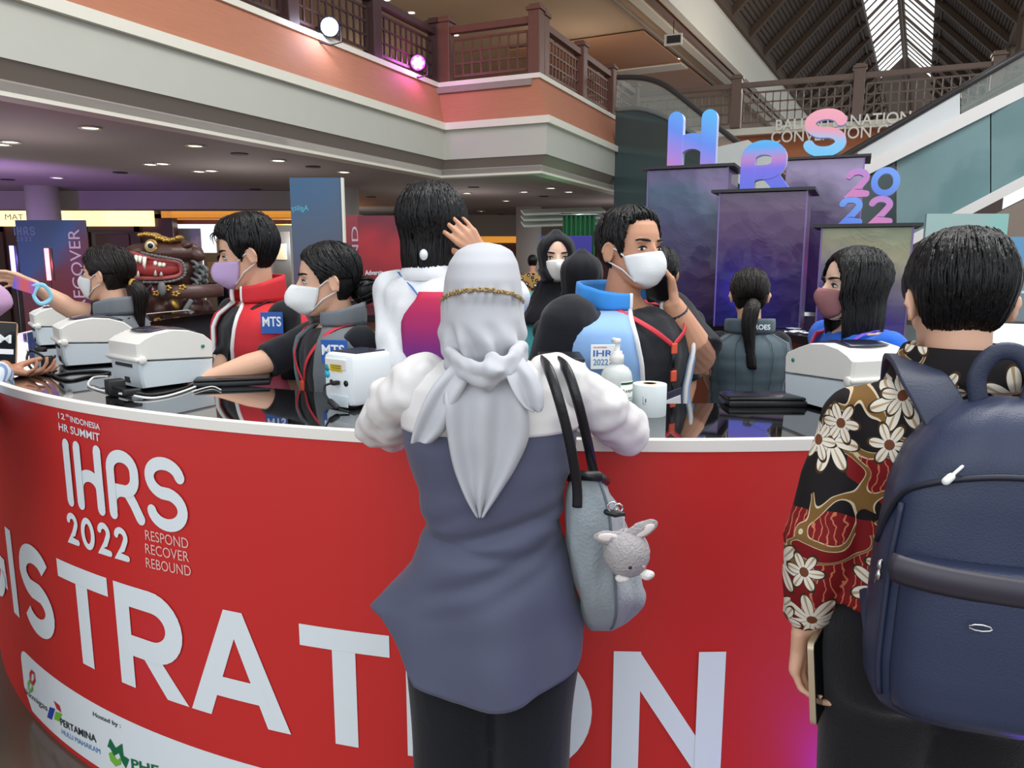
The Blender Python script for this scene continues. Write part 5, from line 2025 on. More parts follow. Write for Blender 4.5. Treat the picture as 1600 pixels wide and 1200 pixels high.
    def trousers(s, mat, r=(0.098, 0.075, 0.062), feet=True, sep=0.088, ankles=None):
        mb = MB()
        k = s.hs
        p = s.pel
        mb.loft(s.trings(-0.3, 0.12, 0.004))
        for x in (-1, 1):
            h = Vector((p.x + x * sep * s.bw, p.y, p.z - 0.06))
            kn = Vector((p.x + x * sep * 1.05, p.y + 0.02, max(0.2, p.z * 0.52)))
            an = Vector((p.x + x * sep * 1.1, p.y - 0.01, 0.06))
            mb.tube([h, h.lerp(kn, 0.5), kn, kn.lerp(an, 0.5), an], [r[0] * k * s.bw / s.hs, r[0] * 0.92 * k, r[1] * k, r[1] * 0.95 * k, r[2] * k], 18, rnd=True)
        out = remesh(mb, 0.012, 4)
        fold(out, 0.008, 10, (1, 1, 0.5))
        out.v = [(a, b, max(c, 0.03)) for a, b, c in out.v]
        o = out.build('trousers', mat, s.root, True, False)
        if feet:
            for x in (-1, 1):
                an = Vector((p.x + x * sep * 1.1, p.y, 0))
                mb = MB()
                mb.loft([ring(an + Vector((0, 0.045, z)), w, d, 20, 2.2) for z, w, d in ((0.0, 0.046, 0.13), (0.02, 0.047, 0.132), (0.05, 0.044, 0.12), (0.075, 0.036, 0.08), (0.10, 0.03, 0.05))])
                mb.build('shoe', m_black, s.root)
        return o


def hand_mesh(mb, w, d, n, side, curl, thumb, spread, k=1.0):
    """palm, four jointed fingers and a thumb as overlapping pieces, to be fused with the arm"""
    w, d, n = Vector(w), Vector(d).normalized(), Vector(n)
    n = (n - d * n.dot(d)).normalized()
    t = d.cross(n) * (1 if side > 0 else -1)     # towards the thumb
    L = [(0.040, 0.024, 0.020), (0.044, 0.028, 0.021), (0.041, 0.026, 0.020), (0.032, 0.020, 0.018)]
    R = (0.0088, 0.0090, 0.0086, 0.0076)
    X = (0.031, 0.0105, -0.0100, -0.0295)
    KN = (0.086, 0.090, 0.086, 0.078)
    for i in range(4):
        kn = w + (d * KN[i] + t * X[i]) * k
        mb.tube([w + (t * X[i] * 0.62 + d * 0.004) * k, w.lerp(kn, 0.55) - n * 0.002 * k, kn], [0.0145 * k, 0.0140 * k, 0.0108 * k], 12, rnd=True)
        a = 0.0
        p = kn
        dirv = (d + t * spread * (1.5 - i)).normalized()
        pts, rr = [p], [R[i] * 1.08 * k]
        c = curl[i]
        cs = c if isinstance(c, (tuple, list)) else (c, c * 1.15, c * 0.8)
        for j in range(3):
            a += cs[j]
            v = dirv * math.cos(a) + n * math.sin(a)
            p = p + v * L[i][j] * k
            pts.append(p); rr.append(R[i] * (1.0 - 0.09 * (j + 1)) * k)
        mb.tube(pts, rr, 12, rnd=True)
    # thenar pad and thumb
    b = w + (d * 0.022 + t * 0.024 + n * 0.006) * k
    mb.ell(w + (d * 0.040 + t * 0.020 + n * 0.010) * k, (0.017 * k, 0.017 * k, 0.017 * k), None, 12, 8)
    v1 = (d * 0.75 + t * (0.75 * math.cos(thumb[0])) + n * (0.9 * math.sin(thumb[0]))).normalized()
    p1 = b + v1 * 0.036 * k
    v2 = (v1 * math.cos(thumb[1]) + (d * 0.8 + n * 0.35).normalized() * math.sin(thumb[1])).normalized()
    p2 = p1 + v2 * 0.032 * k
    v3 = (v2 * math.cos(thumb[1]) + (d * 0.9 + n * 0.3).normalized() * math.sin(thumb[1])).normalized()
    p3 = p2 + v3 * 0.024 * k
    mb.tube([b, p1, p2, p3], [0.0150 * k, 0.0118 * k, 0.0104 * k, 0.0088 * k], 12, rnd=True)


m_blackcloth = cloth('black_cotton', (26, 27, 34))
m_blacktr = cloth('black_trousers', (22, 22, 26))
m_lan = M('red_lanyard', (214, 52, 66), 0.6)
m_clip = M('orange_clip', (232, 92, 60), 0.5)
m_patchblue = M('patch_blue', (36, 92, 176), 0.6)
m_pw = M('patch_white_text', (240, 244, 248), 0.6)

# ---- staff and visitors behind the desk
rad = math.radians
m_lav = (198, 170, 214)
m_bluev = cloth('sky_blue_vest', (146, 184, 232), 0.8, bump=0.1)
m_bluec = cloth('strong_blue_collar', (62, 146, 226), 0.8, bump=0.1)
m_greyv = cloth('grey_vest_cloth', (112, 118, 124), 0.85)
m_redv = grad_mat('red_pink_vest', (0, 0, 1), 0.95, 1.45, [(0, (226, 130, 152)), (0.45, (222, 110, 134)), (0.55, (214, 52, 66)), (1, (206, 36, 46))], 0.75)
m_pipe = M('white_piping', (236, 236, 236), 0.6)

# man on the phone
p = Person('person in a sky blue vest holding a phone to the ear, white mask', at(985, 389, 2.55), rad(-138), 'mid', hs=1.06, bw=1.5, bd=1.5, head_yaw=rad(-4), neck=0.165, spine=0.46)
p.make_head()
p.core()
p.arm(1, at(862, 600, 2.45), at(905, 740, 2.5), r=(0.066, 0.054, 0.046, 0.032))
p.arm(-1, at(1092, 560, 2.60), at(1052, 478, 2.54), r=(0.066, 0.058, 0.050, 0.033))
hd = at(1030, 440, 2.46) - at(1047, 474, 2.46)
p.hand(-1, at(1052, 478, 2.54), (-0.22, 0.02, 1), (-0.85, -0.1, -0.1), curl=(0.42, 0.42, 0.45, 0.5), thumb=(0.9, 0.15), k=1.08)
p.finish_body(0.0042, 4)
p.eyes(look=0.55)
p.hair('short', thick=0.014, seed=11, top=0.002, locks=260, lockr=0.0035, hline=0.014)
p.mask((238, 240, 240), pointed=0.034)
p.top(m_blackcloth, 1.0, sl_r=0.088, ex=0.010, fold_a=0.008)
p.vest(m_bluev, t0=-0.3, t1=0.97, ex=0.030, gap=0.50, collar=0.085, piping=m_pipe, collar_mat=m_bluec)
p.patch(0.70, rad(50), 0.088, 0.074, M('badge_white', (246, 246, 246), 0.6), [('IHRS', 0 - 0.42, 0.42, 0.02, 0.28, M('badge_ink', (60, 110, 190), 0.6)), ('2022', -0.42, 0.1, -0.34, -0.08, M('badge_ink2', (90, 150, 190), 0.6)),
                                                                            ('12th INDONESIA', -0.42, 0.05, 0.36, 0.42, M('badge_ink3', (200, 60, 60), 0.6)), ('RESPOND', 0.14, 0.42, -0.16, -0.08, M('badge_ink', (60, 110, 190), 0.6)), ('REBOUND', 0.14, 0.42, -0.32, -0.24, M('badge_ink', (60, 110, 190), 0.6))], ex=0.048)
p.lanyard(m_lan, 0.64, rad(-3), ex=0.022, clip=m_clip, card=(0.095, 0.135))
p.trousers(m_blacktr)
# smart band on the raised wrist
mb = MB(); w0, e0 = p.arms[-1][2], p.arms[-1][1]
dv = (e0 - w0).normalized(); q = dv.to_track_quat('Z', 'Y').to_matrix()
mb.lathe([(0.036, -0.016), (0.040, -0.012), (0.040, 0.012), (0.036, 0.016)], w0 + dv * 0.035, 20, R=q)
mb.build('wrist_band', M('band_dark', (40, 44, 52), 0.5), p.root)


def phone(name_label, c, ux, uy, w=0.074, h=0.15, t=0.009, body=(34, 36, 44), case=None, extra=None):
    """phone with its screen facing ux x uy; c = centre, ux along the width, uy along the length"""
    c, ux, uy = Vector(c), Vector(ux).normalized(), Vector(uy).normalized()
    uy = (uy - ux * ux.dot(uy)).normalized()
    n = ux.cross(uy)
    R = Matrix((ux, uy, n)).transposed()
    th = thing('phone', name_label, 'phone', c)
    mb = MB()
    pts = []
    r = 0.011
    for cx, cy, a0 in ((1, 1, 0), (-1, 1, 90), (-1, -1, 180), (1, -1, 270)):
        for k in range(5):
            a = rad(a0 + 22.5 * k)
            pts.append(R @ Vector((cx * (w / 2 - r) + math.cos(a) * r, cy * (h / 2 - r) + math.sin(a) * r, -t / 2)))
    mb.prism(pts, n * t); mb.build('phone_body', M('phone_body_%d' % body[0], body, 0.3, metal=0.4), th, 'auto')
    mb = MB(); mb.box(n * (t / 2 + 0.0004), (w - 0.006, h - 0.006, 0.001), R); s_ = mb.build('screen', M('screen_black', (8, 8, 10), 0.08), th, False)
    mb = MB(); mb.box(-n * (t / 2 + 0.001) + ux * (-w * 0.25) + uy * (h * 0.36), (0.026, 0.026, 0.003), R, bev=0.001); mb.build('camera_block', m_black, th, False)
    return th, R, n, s_


phone('black phone held to the ear of the person in the sky blue vest', at(1025, 436, 2.535), (0.92, -0.36, 0.12), (-0.35, 0.02, 1))

# woman in the grey vest, white mask
p = Person('person in grey vest and white pointed mask at desk, hair in low bun', at(513, 437, 2.62), rad(128), 'light', hs=0.98, bw=1.04, bd=1.1, head_yaw=rad(-20), head_pitch=rad(-4), lean=(0.0, 0.03), neck=0.152)
p.make_head(); p.core()
p.arm(1, at(415, 565, 2.62), at(322, 592, 2.55), r=(0.050, 0.045, 0.038, 0.027))
p.arm(-1, at(602, 590, 2.56), at(585, 720, 2.6))
p.hand(1, at(322, 592, 2.55), (-1, -0.1, -0.15), (0, 0, -1), curl=(0.25, 0.25, 0.3, 0.3))
p.finish_body(0.005, 4)
p.eyes(look=0.2)
p.hair('tied', thick=0.014, seed=5, locks=240, lockr=0.0035, strands=[((0.062, 0.06, 0.05), (0.074, 0.055, 0.0), (0.071, 0.045, -0.03), 0.003), ((-0.03, -0.09, -0.06), (-0.04, -0.11, -0.09), (-0.05, -0.12, -0.12), 0.003)])
p.bun((0.0, -0.118, -0.045), 0.046)
p.mask((240, 242, 242), pointed=0.042)
p.top(m_blackcloth, 1.0, sl_r=0.062, ex=0.010)
p.vest(m_greyv, ex=0.026, gap=0.42, collar=0.075, piping=None)
p.patch(0.84, rad(-50), 0.092, 0.075, m_patchblue, [('MTS', -0.46, 0.4, -0.15, 0.3, m_pw)], ex=0.040)
p.lanyard(m_lan, 0.48, rad(4), ex=0.018, clip=m_clip)
p.trousers(m_blacktr)

# man in the red vest, violet mask
p = Person('person in red and pink vest with violet mask looking down at desk', at(388, 396, 2.95), rad(138), 'light', hs=1.03, bw=1.12, bd=1.1, head_yaw=rad(-30), head_pitch=rad(-12))
p.make_head(); p.core()
p.arm(1, at(350, 585, 2.88), at(345, 720, 2.86))
p.arm(-1, at(462, 610, 2.88), at(450, 720, 2.9))
p.finish_body(0.0055, 4)
p.eyes(look=0.2)
p.hair('short', thick=0.020, seed=21, top=0.016, locks=300, lockr=0.004, strands=[((0.0, 0.075, 0.10), (0.015, 0.105, 0.085), (0.02, 0.108, 0.055), 0.004), ((0.02, 0.075, 0.10), (0.035, 0.100, 0.085), (0.045, 0.098, 0.055), 0.004), ((-0.02, 0.075, 0.10), (-0.01, 0.108, 0.09), (-0.012, 0.112, 0.07), 0.004)])
p.mask(m_lav, pointed=0.034)
p.top(m_blackcloth, 0.8, sl_r=0.062, ex=0.010)
p.vest(m_redv, ex=0.028, gap=0.34, collar=0.10, piping=m_pipe)
p.patch(0.86, rad(-62), 0.078, 0.078, m_patchblue, [('MTS', -0.42, 0.42, -0.16, 0.3, m_pw)], ex=0.042)
p.lanyard(m_black, 0.35, rad(4), ex=0.016, clip=m_clip)
p.trousers(m_blacktr)

# woman reaching to the left
p = Person('person in grey vest with white mask reaching left, ponytail, beside the printers', at(168, 428, 3.35), rad(88), 'light', hs=0.97, bw=0.92, bd=0.72, lean=(0.0, 0.02))
p.make_head(); p.core()
p.arm(1, at(112, 484, 3.32), at(58, 449, 3.25))
p.hand(1, at(58, 449, 3.25), (-0.85, -0.1, 0.35), (-0.2, -0.9, -0.4), curl=(0.3, 0.35, 0.4, 0.5), thumb=(0.6, 0.3))
p.arm(-1, at(176, 572, 3.25), at(165, 680, 3.25))
p.finish_body(0.0055, 4)
p.eyes()
p.hair('tied', mat=m_hairb, thick=0.014, seed=31, locks=180, lockr=0.0035)
p.ponytail([(0, -0.105, -0.045), (0, -0.140, -0.08), (0, -0.135, -0.16), (0, -0.125, -0.24)], 0.034, m_hairb)
mb = MB(); mb.tube([p.H((0.022 * math.cos(k * 0.63), -0.112 + 0.0, -0.05 + 0.022 * math.sin(k * 0.63))) for k in range(11)], 0.009, 8); mb.build('hair_tie', M('gold_scrunchie', (176, 134, 50), 0.5), p.root)
p.mask((228, 234, 238), pointed=0.022)
p.top(m_blackcloth, 0.75, sl_r=0.060, ex=0.010)
p.vest(m_greyv, ex=0.026, gap=0.3, collar=0.075)
p.trousers(m_blacktr)
# badge with a looped ribbon in the reaching hand
c = at(38, 446, 3.18)
bt = thing('lanyard_badge', 'red and blue name badge dangling from the reaching hand on the left', 'badge', c)
mb = MB(); mb.box((0, 0, 0), (0.09, 0.004, 0.05), Matrix.Rotation(0.3, 3, 'Y'), bev=0.001); mb.build('badge_card', grad_mat('badge_print', (1, 0, 0), -0.045, 0.045, [(0, (90, 100, 220)), (0.5, (226, 90, 70)), (1, (150, 90, 200))], 0.4), bt, False)
mb = MB(); mb.tube(spline([(0.03, 0, 0.0), (0.08, 0, 0.0), (0.10, 0.01, -0.05), (0.06, 0.0, -0.075), (0.035, 0.0, -0.04), (0.06, 0, 0.0)], 6), 0.009, 8, flat=0.25, flatdir=(0, 1, 0)); mb.build('ribbon', M('pale_blue_ribbon', (150, 214, 240), 0.4), bt)

# standing woman with bobbed hair, hand in her hair
p = Person('person seen from behind with black bobbed hair, white sleeves and purple back panel', at(676, 352, 2.52), rad(-24), 'mid', hs=1.02, bw=0.84, bd=0.95, head_yaw=rad(-6), neck=0.155)
p.make_head(ears=False); p.core()
p.arm(-1, at(624, 575, 2.42), at(650, 700, 2.45))
p.arm(1, at(800, 468, 2.55), at(757, 402, 2.44))
p.hand(1, at(756, 401, 2.43), (-0.66, -0.10, 0.74), (-0.15, 1.0, -0.1), curl=((0.22, 0.40, 0.3), (0.26, 0.42, 0.3), (0.3, 0.45, 0.3), (0.36, 0.48, 0.3)), thumb=(0.8, 0.4), k=1.0, spread=0.10)
p.finish_body(0.0042, 4)
p.eyes()
p.hair('bob', thick=0.022, seed=41, locks=420, length=0.10, lockr=0.0045)
m_wsh = cloth('white_cotton', (236, 238, 242), 0.8)
g_ = grad_mat('purple_back_print', (0, 0, 1), 1.12, 1.52, [(0, (50, 60, 160)), (0.45, (96, 50, 150)), (0.75, (170, 40, 110)), (1, (196, 40, 80))], 0.8)
p.top(m_wsh, 1.6, ex=0.014, name='shirt', sl_r=0.072, fold_a=0.016)
rows = []
for k_ in range(25):
    t = -0.25 + 1.15 * k_ / 24
    w, d = p.tw(t), p.td(t)
    a0_ = math.pi + 0.10 - 0.30 * sm(0.70, 0.90, t)
    row = []
    for u_ in range(17):
        a = a0_ - 1.5 * u_ / 16
        sn, cs = math.sin(a), math.cos(a)
        r = (abs(sn) ** 2.3 + abs(cs) ** 2.3) ** (-1 / 2.3)
        row.append(p.spine(t) + Vector((sn * r * (w + 0.029), cs * r * (d + 0.029), 0)))
    rows.append(row)
mb = MB(); mb.sheet(rows); solid(mb.build('back_panel', g_, p.root), 0.006, 0)
mb = MB()
rows = []
for z, f in ((0.0, 1.25), (0.035, 1.0), (0.03, 1.16), (-0.015, 1.5)):
    rows.append([p.spine(1.0) + Vector((math.sin(a) * 0.068 * f * p.hs, math.cos(a) * 0.062 * f * p.hs, z)) for a in [0.4 + (2 * math.pi - 0.8) * k / 30 for k in range(31)]])
mb.sheet(rows); solid(mb.build('collar', m_wsh, p.root), 0.004)
mb = MB(); a0 = p.spine(0.99)
mb.tube([a0 + Vector((-0.09, 0.03, 0.0)), a0 + Vector((-0.075, -0.06, 0.012)), a0 + Vector((0.0, -0.104, -0.03)), a0 + Vector((0.06, -0.115, -0.09))], 0.006, 8, flat=0.4); mb.build('lanyard', M('blue_ribbon', (40, 110, 190), 0.5), p.root)
mb = MB(); mb.ell(p.W(at(662, 398, 2.395)), (0.013, 0.013, 0.017)); mb.build('hair_clip', M('white_clip', (232, 236, 240), 0.3), p.root)
p.trousers(m_blacktr)


def headscarf(p, mat, open_=0.62, drop=0.22, face=True, seed=1, wide=1.0):
    """scarf wound round the head leaving the face free, falling to the chest"""
    mb = MB()
    rows = []
    NT = 64
    for i in range(34):
        z = -0.12 - drop + (0.262 + drop) * i / 33
        row = []
        for k in range(NT):
            th = 2 * math.pi * k / NT
            a = abs((th + math.pi) % (2 * math.pi) - math.pi)
            nz = noise.noise(Vector((th * 4, z * 14, seed))) * 0.006
            if z > -0.118:
                zz = min(z, 0.114)
                q = head_pt(th, zz, 0.020 + nz + (0.012 if z < -0.05 else 0.0))
                if z > 0.114:
                    f = (z - 0.114) / 0.03
                    q = Vector((q.x * (1 - 0.75 * f), q.y * (1 - 0.75 * f) - 0.008 * f, z))
                if face:
                    ell_ = (th if th < math.pi else th - 2 * math.pi)
                    m = sm(0.82, 1.12, math.hypot(ell_ / open_, (z + 0.02) / 0.105)) if a < 1.5 else 1.0
                    q2 = head_pt(th, zz, -0.02)
                    q = q2.lerp(q, m)
            else:
                f = (-0.118 - z) / drop
                r = (0.095 + 0.105 * sm(0, 1, f) + nz * 2) * wide
                q = Vector((math.sin(th) * r, math.cos(th) * (r * 0.8) + 0.0 - 0.01, z + 0.02 * math.cos(th) * f))
            row.append(p.H(q))
        rows.append(row)
    mb.loft(rows)
    return mb.build('headscarf', mat, p.root, True, False)


m_scarfb = cloth('black_scarf', (24, 24, 30), 0.85, bump=0.1)
m_tealsh = cloth('aqua_shirt', (94, 196, 204), 0.8)
p = Person('person in black headscarf, white mask and aqua top facing the camera', at(869, 403, 3.85), rad(172), 'fair', hs=0.98, head_yaw=rad(10))
p.make_head(ears=False); p.core(); p.arm(1, at(838, 560, 3.8), at(850, 600, 3.7)); p.arm(-1, at(920, 560, 3.8), at(900, 600, 3.7))
p.finish_body(0.006, 3); p.eyes(); p.mask((238, 236, 232), pointed=0.026, straps=False)
headscarf(p, m_scarfb, seed=3)
p.top(m_tealsh, 1.6, sl_r=0.062); p.trousers(m_blacktr)

p = Person('person in black headscarf seen from behind, between the aqua top and the blue vest', at(908, 438, 3.35), rad(0), 'mid', hs=0.95)
p.make_head(ears=False); p.core(); p.arm(1, at(950, 590, 3.3), at(950, 640, 3.4)); p.arm(-1, at(868, 590, 3.3), at(870, 640, 3.4)); p.finish_body(0.008, 3)
headscarf(p, m_scarfb, face=False, seed=6)
p.top(m_blackcloth, 1.5); p.trousers(m_blacktr)

p = Person('person with black hair half hidden behind the phone held to the ear', at(1030, 428, 3.5), rad(-20), 'mid', hs=0.95)
p.make_head(); p.core(); p.arm(1, at(1075, 590, 3.45), at(1070, 640, 3.4)); p.arm(-1, at(990, 590, 3.45), at(990, 640, 3.4)); p.finish_body(0.008, 3)
p.hair('tied', thick=0.014, seed=8, locks=100)
p.top(m_blackcloth, 1.0); p.trousers(m_blacktr)

# woman with ponytail, back to the camera
p = Person('person seen from behind in quilted slate vest with long brown ponytail', at(1171, 461, 3.75), rad(-6), 'light', hs=1.0, bw=0.94, head_yaw=rad(-6), head_pitch=rad(-8))
p.make_head(); p.core()
p.arm(-1, at(1110, 578, 3.72), at(1120, 620, 4.0)); p.arm(1, at(1224, 572, 3.72), at(1215, 610, 4.0))
p.finish_body(0.006, 4)
p.hair('tied', mat=m_hairb, thick=0.014, seed=51, locks=260, lockr=0.0035)
p.ponytail([(0.01, -0.105, -0.045), (0.0, -0.135, -0.08), (-0.01, -0.14, -0.16), (0.0, -0.135, -0.27), (0.012, -0.13, -0.36)], 0.036, m_hairb, n=70)
p.top(m_blackcloth, 0.85, sl_r=0.060)
m_slate = cloth('slate_quilt', (86, 100, 108), 0.7)
p.vest(m_slate, ex=0.030, gap=0.3, collar=0.07, quilt=26)
mb = MB()
for k in range(-3, 4):
    rr = [r[20 + k * 3] for r in p.vrows[6:]]
    mb.tube([q + Vector((0, -0.0125, 0)) for q in rr], 0.0018, 5)
mb.build('stitching', M('slate_seam', (62, 72, 80), 0.8), p.root)
t_ = fit_text('HEROES', -0.055, 0.055, -0.012, 0.012, bold=0.02)
plane_map(t_, p.spine(1.0) + Vector((0.02, -0.098, 0.03)), (1, 0, 0), (0, 0.15, 1), 0.016); t_.build('collar_text', m_pw, p.root, False)
p.trousers(m_blacktr)

# woman at the right, dusky pink mask
p = Person('person with long black hair, dusky pink mask and blue top, in profile at right', at(1334, 446, 2.68), rad(104), 'fair', hs=1.0, bw=1.06, head_yaw=rad(-14), neck=0.150)
p.make_head(ears=False); p.core(); p.arm(1, at(1290, 610, 2.75), at(1290, 660, 2.7)); p.arm(-1, at(1395, 640, 2.6), at(1350, 660, 2.5))
p.finish_body(0.0055, 4); p.eyes()
p.hair('bob', thick=0.020, seed=61, locks=420, length=0.15)
p.mask((150, 100, 104), pointed=0.020, straps=False)
m_blues = cloth('royal_blue', (36, 104, 214), 0.75)
p.top(m_blues, 1.4, sl_r=0.066, fold_a=0.014)
mb = MB(); mb.sheet([[p.spine(t) + Vector((math.sin(a) * 0.17 * w, math.cos(a) * 0.150, 0)) for a in (0.5, 0.75, 1.0, 1.25)] for t, w in ((0.3, 1), (0.5, 1), (0.7, 1.05), (0.85, 1.0), (0.97, 0.62))]); solid(mb.build('red_panel', M('red_satin', (214, 40, 56), 0.4), p.root), 0.006)
p.lanyard(M('violet_ribbon', (120, 90, 210), 0.4), 0.4, rad(6), ex=0.03)
p.trousers(m_blacktr)

# far figures
p = Person('person in maroon jacket taking a photo far away, beyond the guardian lion', at(346, 406, 20), rad(-20), 'mid', hs=1.0)
p.make_head(); p.core(); p.arm(1, at(360, 406, 19.8), at(352, 396, 19.6)); p.arm(-1, at(333, 424, 19.9), at(338, 418, 19.5)); p.finish_body(0.012, 3)
p.hair('short', seed=71, locks=0); p.top(cloth('maroon', (74, 30, 36)), 1.9); p.trousers(m_blacktr)
p = Person('person in dark clothes with a bright blue bag beside the far photographer', at(366, 414, 19.5), rad(170), 'mid', hs=1.0)
p.make_head(); p.core(); p.arm(1, at(358, 436, 19.4), at(360, 446, 19.3)); p.arm(-1, at(374, 436, 19.4), at(374, 446, 19.3)); p.finish_body(0.012, 3)
p.hair('short', seed=72, locks=0); p.top(cloth('navy', (34, 40, 66)), 1.9); p.trousers(m_blacktr)
mb = MB(); mb.box((0, 0, 0), (0.4, 0.14, 0.3), bev=0.03); bgo = mb.build('shoulder_bag', cloth('bright_blue', (30, 70, 170)), None, True, loc=at(368, 450, 19.36)); tag(bgo, 'bright blue bag carried by the far person in dark clothes', 'bag')
mb = MB(); mb.tube([(-0.16, 0, 0.14), (-0.1, 0.0, 0.36), (0.1, 0.0, 0.36), (0.16, 0, 0.14)], 0.012, 6); mb.build('strap', m_black, bgo)
p = Person('person in a black and white batik shirt far back by the white column', at(832, 410, 13.5), rad(0), 'mid', hs=1.0)
p.make_head(); p.core(); p.arm(1, at(848, 440, 13.4), at(846, 455, 13.4)); p.arm(-1, at(816, 440, 13.4), at(818, 455, 13.4)); p.finish_body(0.012, 3)
p.hair('short', seed=73, locks=0)
m_bw = M('black_white_batik', (150, 130, 100), 0.8)
nt = m_bw.node_tree; vn = nt.nodes.new('ShaderNodeTexVoronoi'); vn.inputs['Scale'].default_value = 14; cr = nt.nodes.new('ShaderNodeValToRGB'); cr.color_ramp.interpolation = 'CONSTANT'
cr.color_ramp.elements[0].color = rgb(230, 220, 196); cr.color_ramp.elements[1].position = 0.28; cr.color_ramp.elements[1].color = rgb(40, 34, 40)
e_ = cr.color_ramp.elements.new(0.5); e_.color = rgb(190, 150, 80)
tcx = nt.nodes.new('ShaderNodeTexCoord'); nt.links.new(tcx.outputs['Object'], vn.inputs['Vector']); nt.links.new(vn.outputs['Distance'], cr.inputs['Fac']); nt.links.new(cr.outputs['Color'], nt.nodes['Principled BSDF'].inputs['Base Color'])
p.top(m_bw, 1.0); p.trousers(m_blacktr)

# visitor at the left edge with a phone on the desk
p = Person('person at the left edge in blue striped sleeves with a lilac mask', at(-84, 440, 2.2), rad(-72), 'tan', hs=1.02, lean=(0, 0.30))
p.make_head(); p.core()
p.arm(-1, at(-60, 640, 2.45), at(6, 574, 2.66)); p.arm(1, at(-160, 700, 2.0), at(-80, 760, 2.1))
p.hand(-1, at(4, 576, 2.66), (0.85, 0.25, -0.25), (-0.25, 0.1, 0.95), curl=(0.35, 0.5, 0.6, 0.7), thumb=(0.9, 0.3))
p.finish_body(0.0045, 4)
p.hair('short', seed=81, locks=120); p.mask((190, 150, 186), pointed=0.045)
m_str = M('blue_stripe_cotton', (176, 196, 220), 0.8)
nt = m_str.node_tree; wv = nt.nodes.new('ShaderNodeTexWave'); wv.inputs['Scale'].default_value = 22; wv.bands_direction = 'DIAGONAL'; cr = nt.nodes.new('ShaderNodeValToRGB')
cr.color_ramp.elements[0].color = rgb(120, 146, 184); cr.color_ramp.elements[1].color = rgb(206, 216, 230); cr.color_ramp.elements[0].position = 0.3; cr.color_ramp.elements[1].position = 0.5
tcx = nt.nodes.new('ShaderNodeTexCoord'); nt.links.new(tcx.outputs['Object'], wv.inputs['Vector']); nt.links.new(wv.outputs['Fac'], cr.inputs['Fac']); nt.links.new(cr.outputs['Color'], nt.nodes['Principled BSDF'].inputs['Base Color'])
p.top(m_str, 1.93, sl_r=0.072, fold_a=0.014)
p.lanyard(m_lan, 0.5, 0, ex=0.03)
p.trousers(m_blacktr)
th, R_, n_, sc_ = phone('phone with gold rim and dark screen held at the left end of the desk', at(8, 536, 2.70), (1, 0.35, -0.1), (0.12, 0.15, 1), body=(200, 160, 130))
q = fit_text('M', -0.02, 0.02, 0.0, 0.03, bold=0.02); q.map(lambda v: R_ @ v + n_ * 0.0058); q.build('screen_text', m_pw, th, False)
q = MB(); q.box(R_ @ Vector((0, -0.03, 0.0058)), (0.055, 0.018, 0.0006), R_); q.build('screen_bar', m_pw, th, False)

# ------------------------------------------------------------------ woman at the desk, seen from behind
m_scarf = cloth('pale_grey_chiffon', (190, 191, 197), 0.8, bump=0.06, bscale=500)
m_tunic = cloth('slate_blue_satin', (86, 89, 112), 0.6, bump=0.08, bscale=400)
m_satin = cloth('white_satin', (230, 227, 226), 0.5, bump=0.05, bscale=300)
p = Person('person in pale grey headscarf and slate blue tunic leaning on the desk', at(755, 484, 1.45), rad(0), 'light', hs=0.84, bw=0.82, bd=0.66, neck=0.15)
p.make_head(ears=False); p.core()
lsh, rsh = at(655, 596, 1.44), at(868, 592, 1.44)
le, re_ = at(598, 676, 1.60), at(986, 678, 1.62)
lw, rw = at(660, 655, 1.86), at(915, 655, 1.90)
p.arm(-1, le, lw, r=(0.032, 0.030, 0.030, 0.024)); p.arm(1, re_, rw, r=(0.032, 0.030, 0.030, 0.024))
p.hand(-1, lw, (0.9, 0.4, -0.1), (0.1, 0.1, -1), curl=(0.3, 0.3, 0.3, 0.35)); p.hand(1, rw, (-0.9, 0.4, -0.1), (0, 0.1, -1), curl=(0.3, 0.3, 0.3, 0.35))
p.finish_body(0.006, 4)

YC = 1.43
rows_px = [(560, 705, 815, 0.050), (568, 682, 838, 0.062), (580, 652, 868, 0.076), (600, 634, 890, 0.090), (640, 628, 902, 0.104), (690, 630, 899, 0.110), (720, 640, 892, 0.110), (750, 652, 884, 0.107),
           (800, 660, 880, 0.104), (850, 655, 886, 0.108), (880, 640, 892, 0.112), (910, 612, 899, 0.117), (945, 580, 907, 0.122), (990, 578, 917, 0.125), (1060, 578, 919, 0.127)]
TT = [r[0] for r in rows_px]


def tun(py):
    xl = interp([(r[0], r[1]) for r in rows_px], py); xr = interp([(r[0], r[2]) for r in rows_px], py); d = interp([(r[0], r[3]) for r in rows_px], py)
    return xl, xr, d


HEM_L = [(0, 1054), (20, 1052), (41, 1036), (57, 987), (75, 955), (90, 945), (120, 960), (180, 1000)]
HEM_R = [(0, 1054), (20, 1052), (36, 1041), (55, 1018), (68, 1000), (90, 984), (120, 980), (180, 1000)]


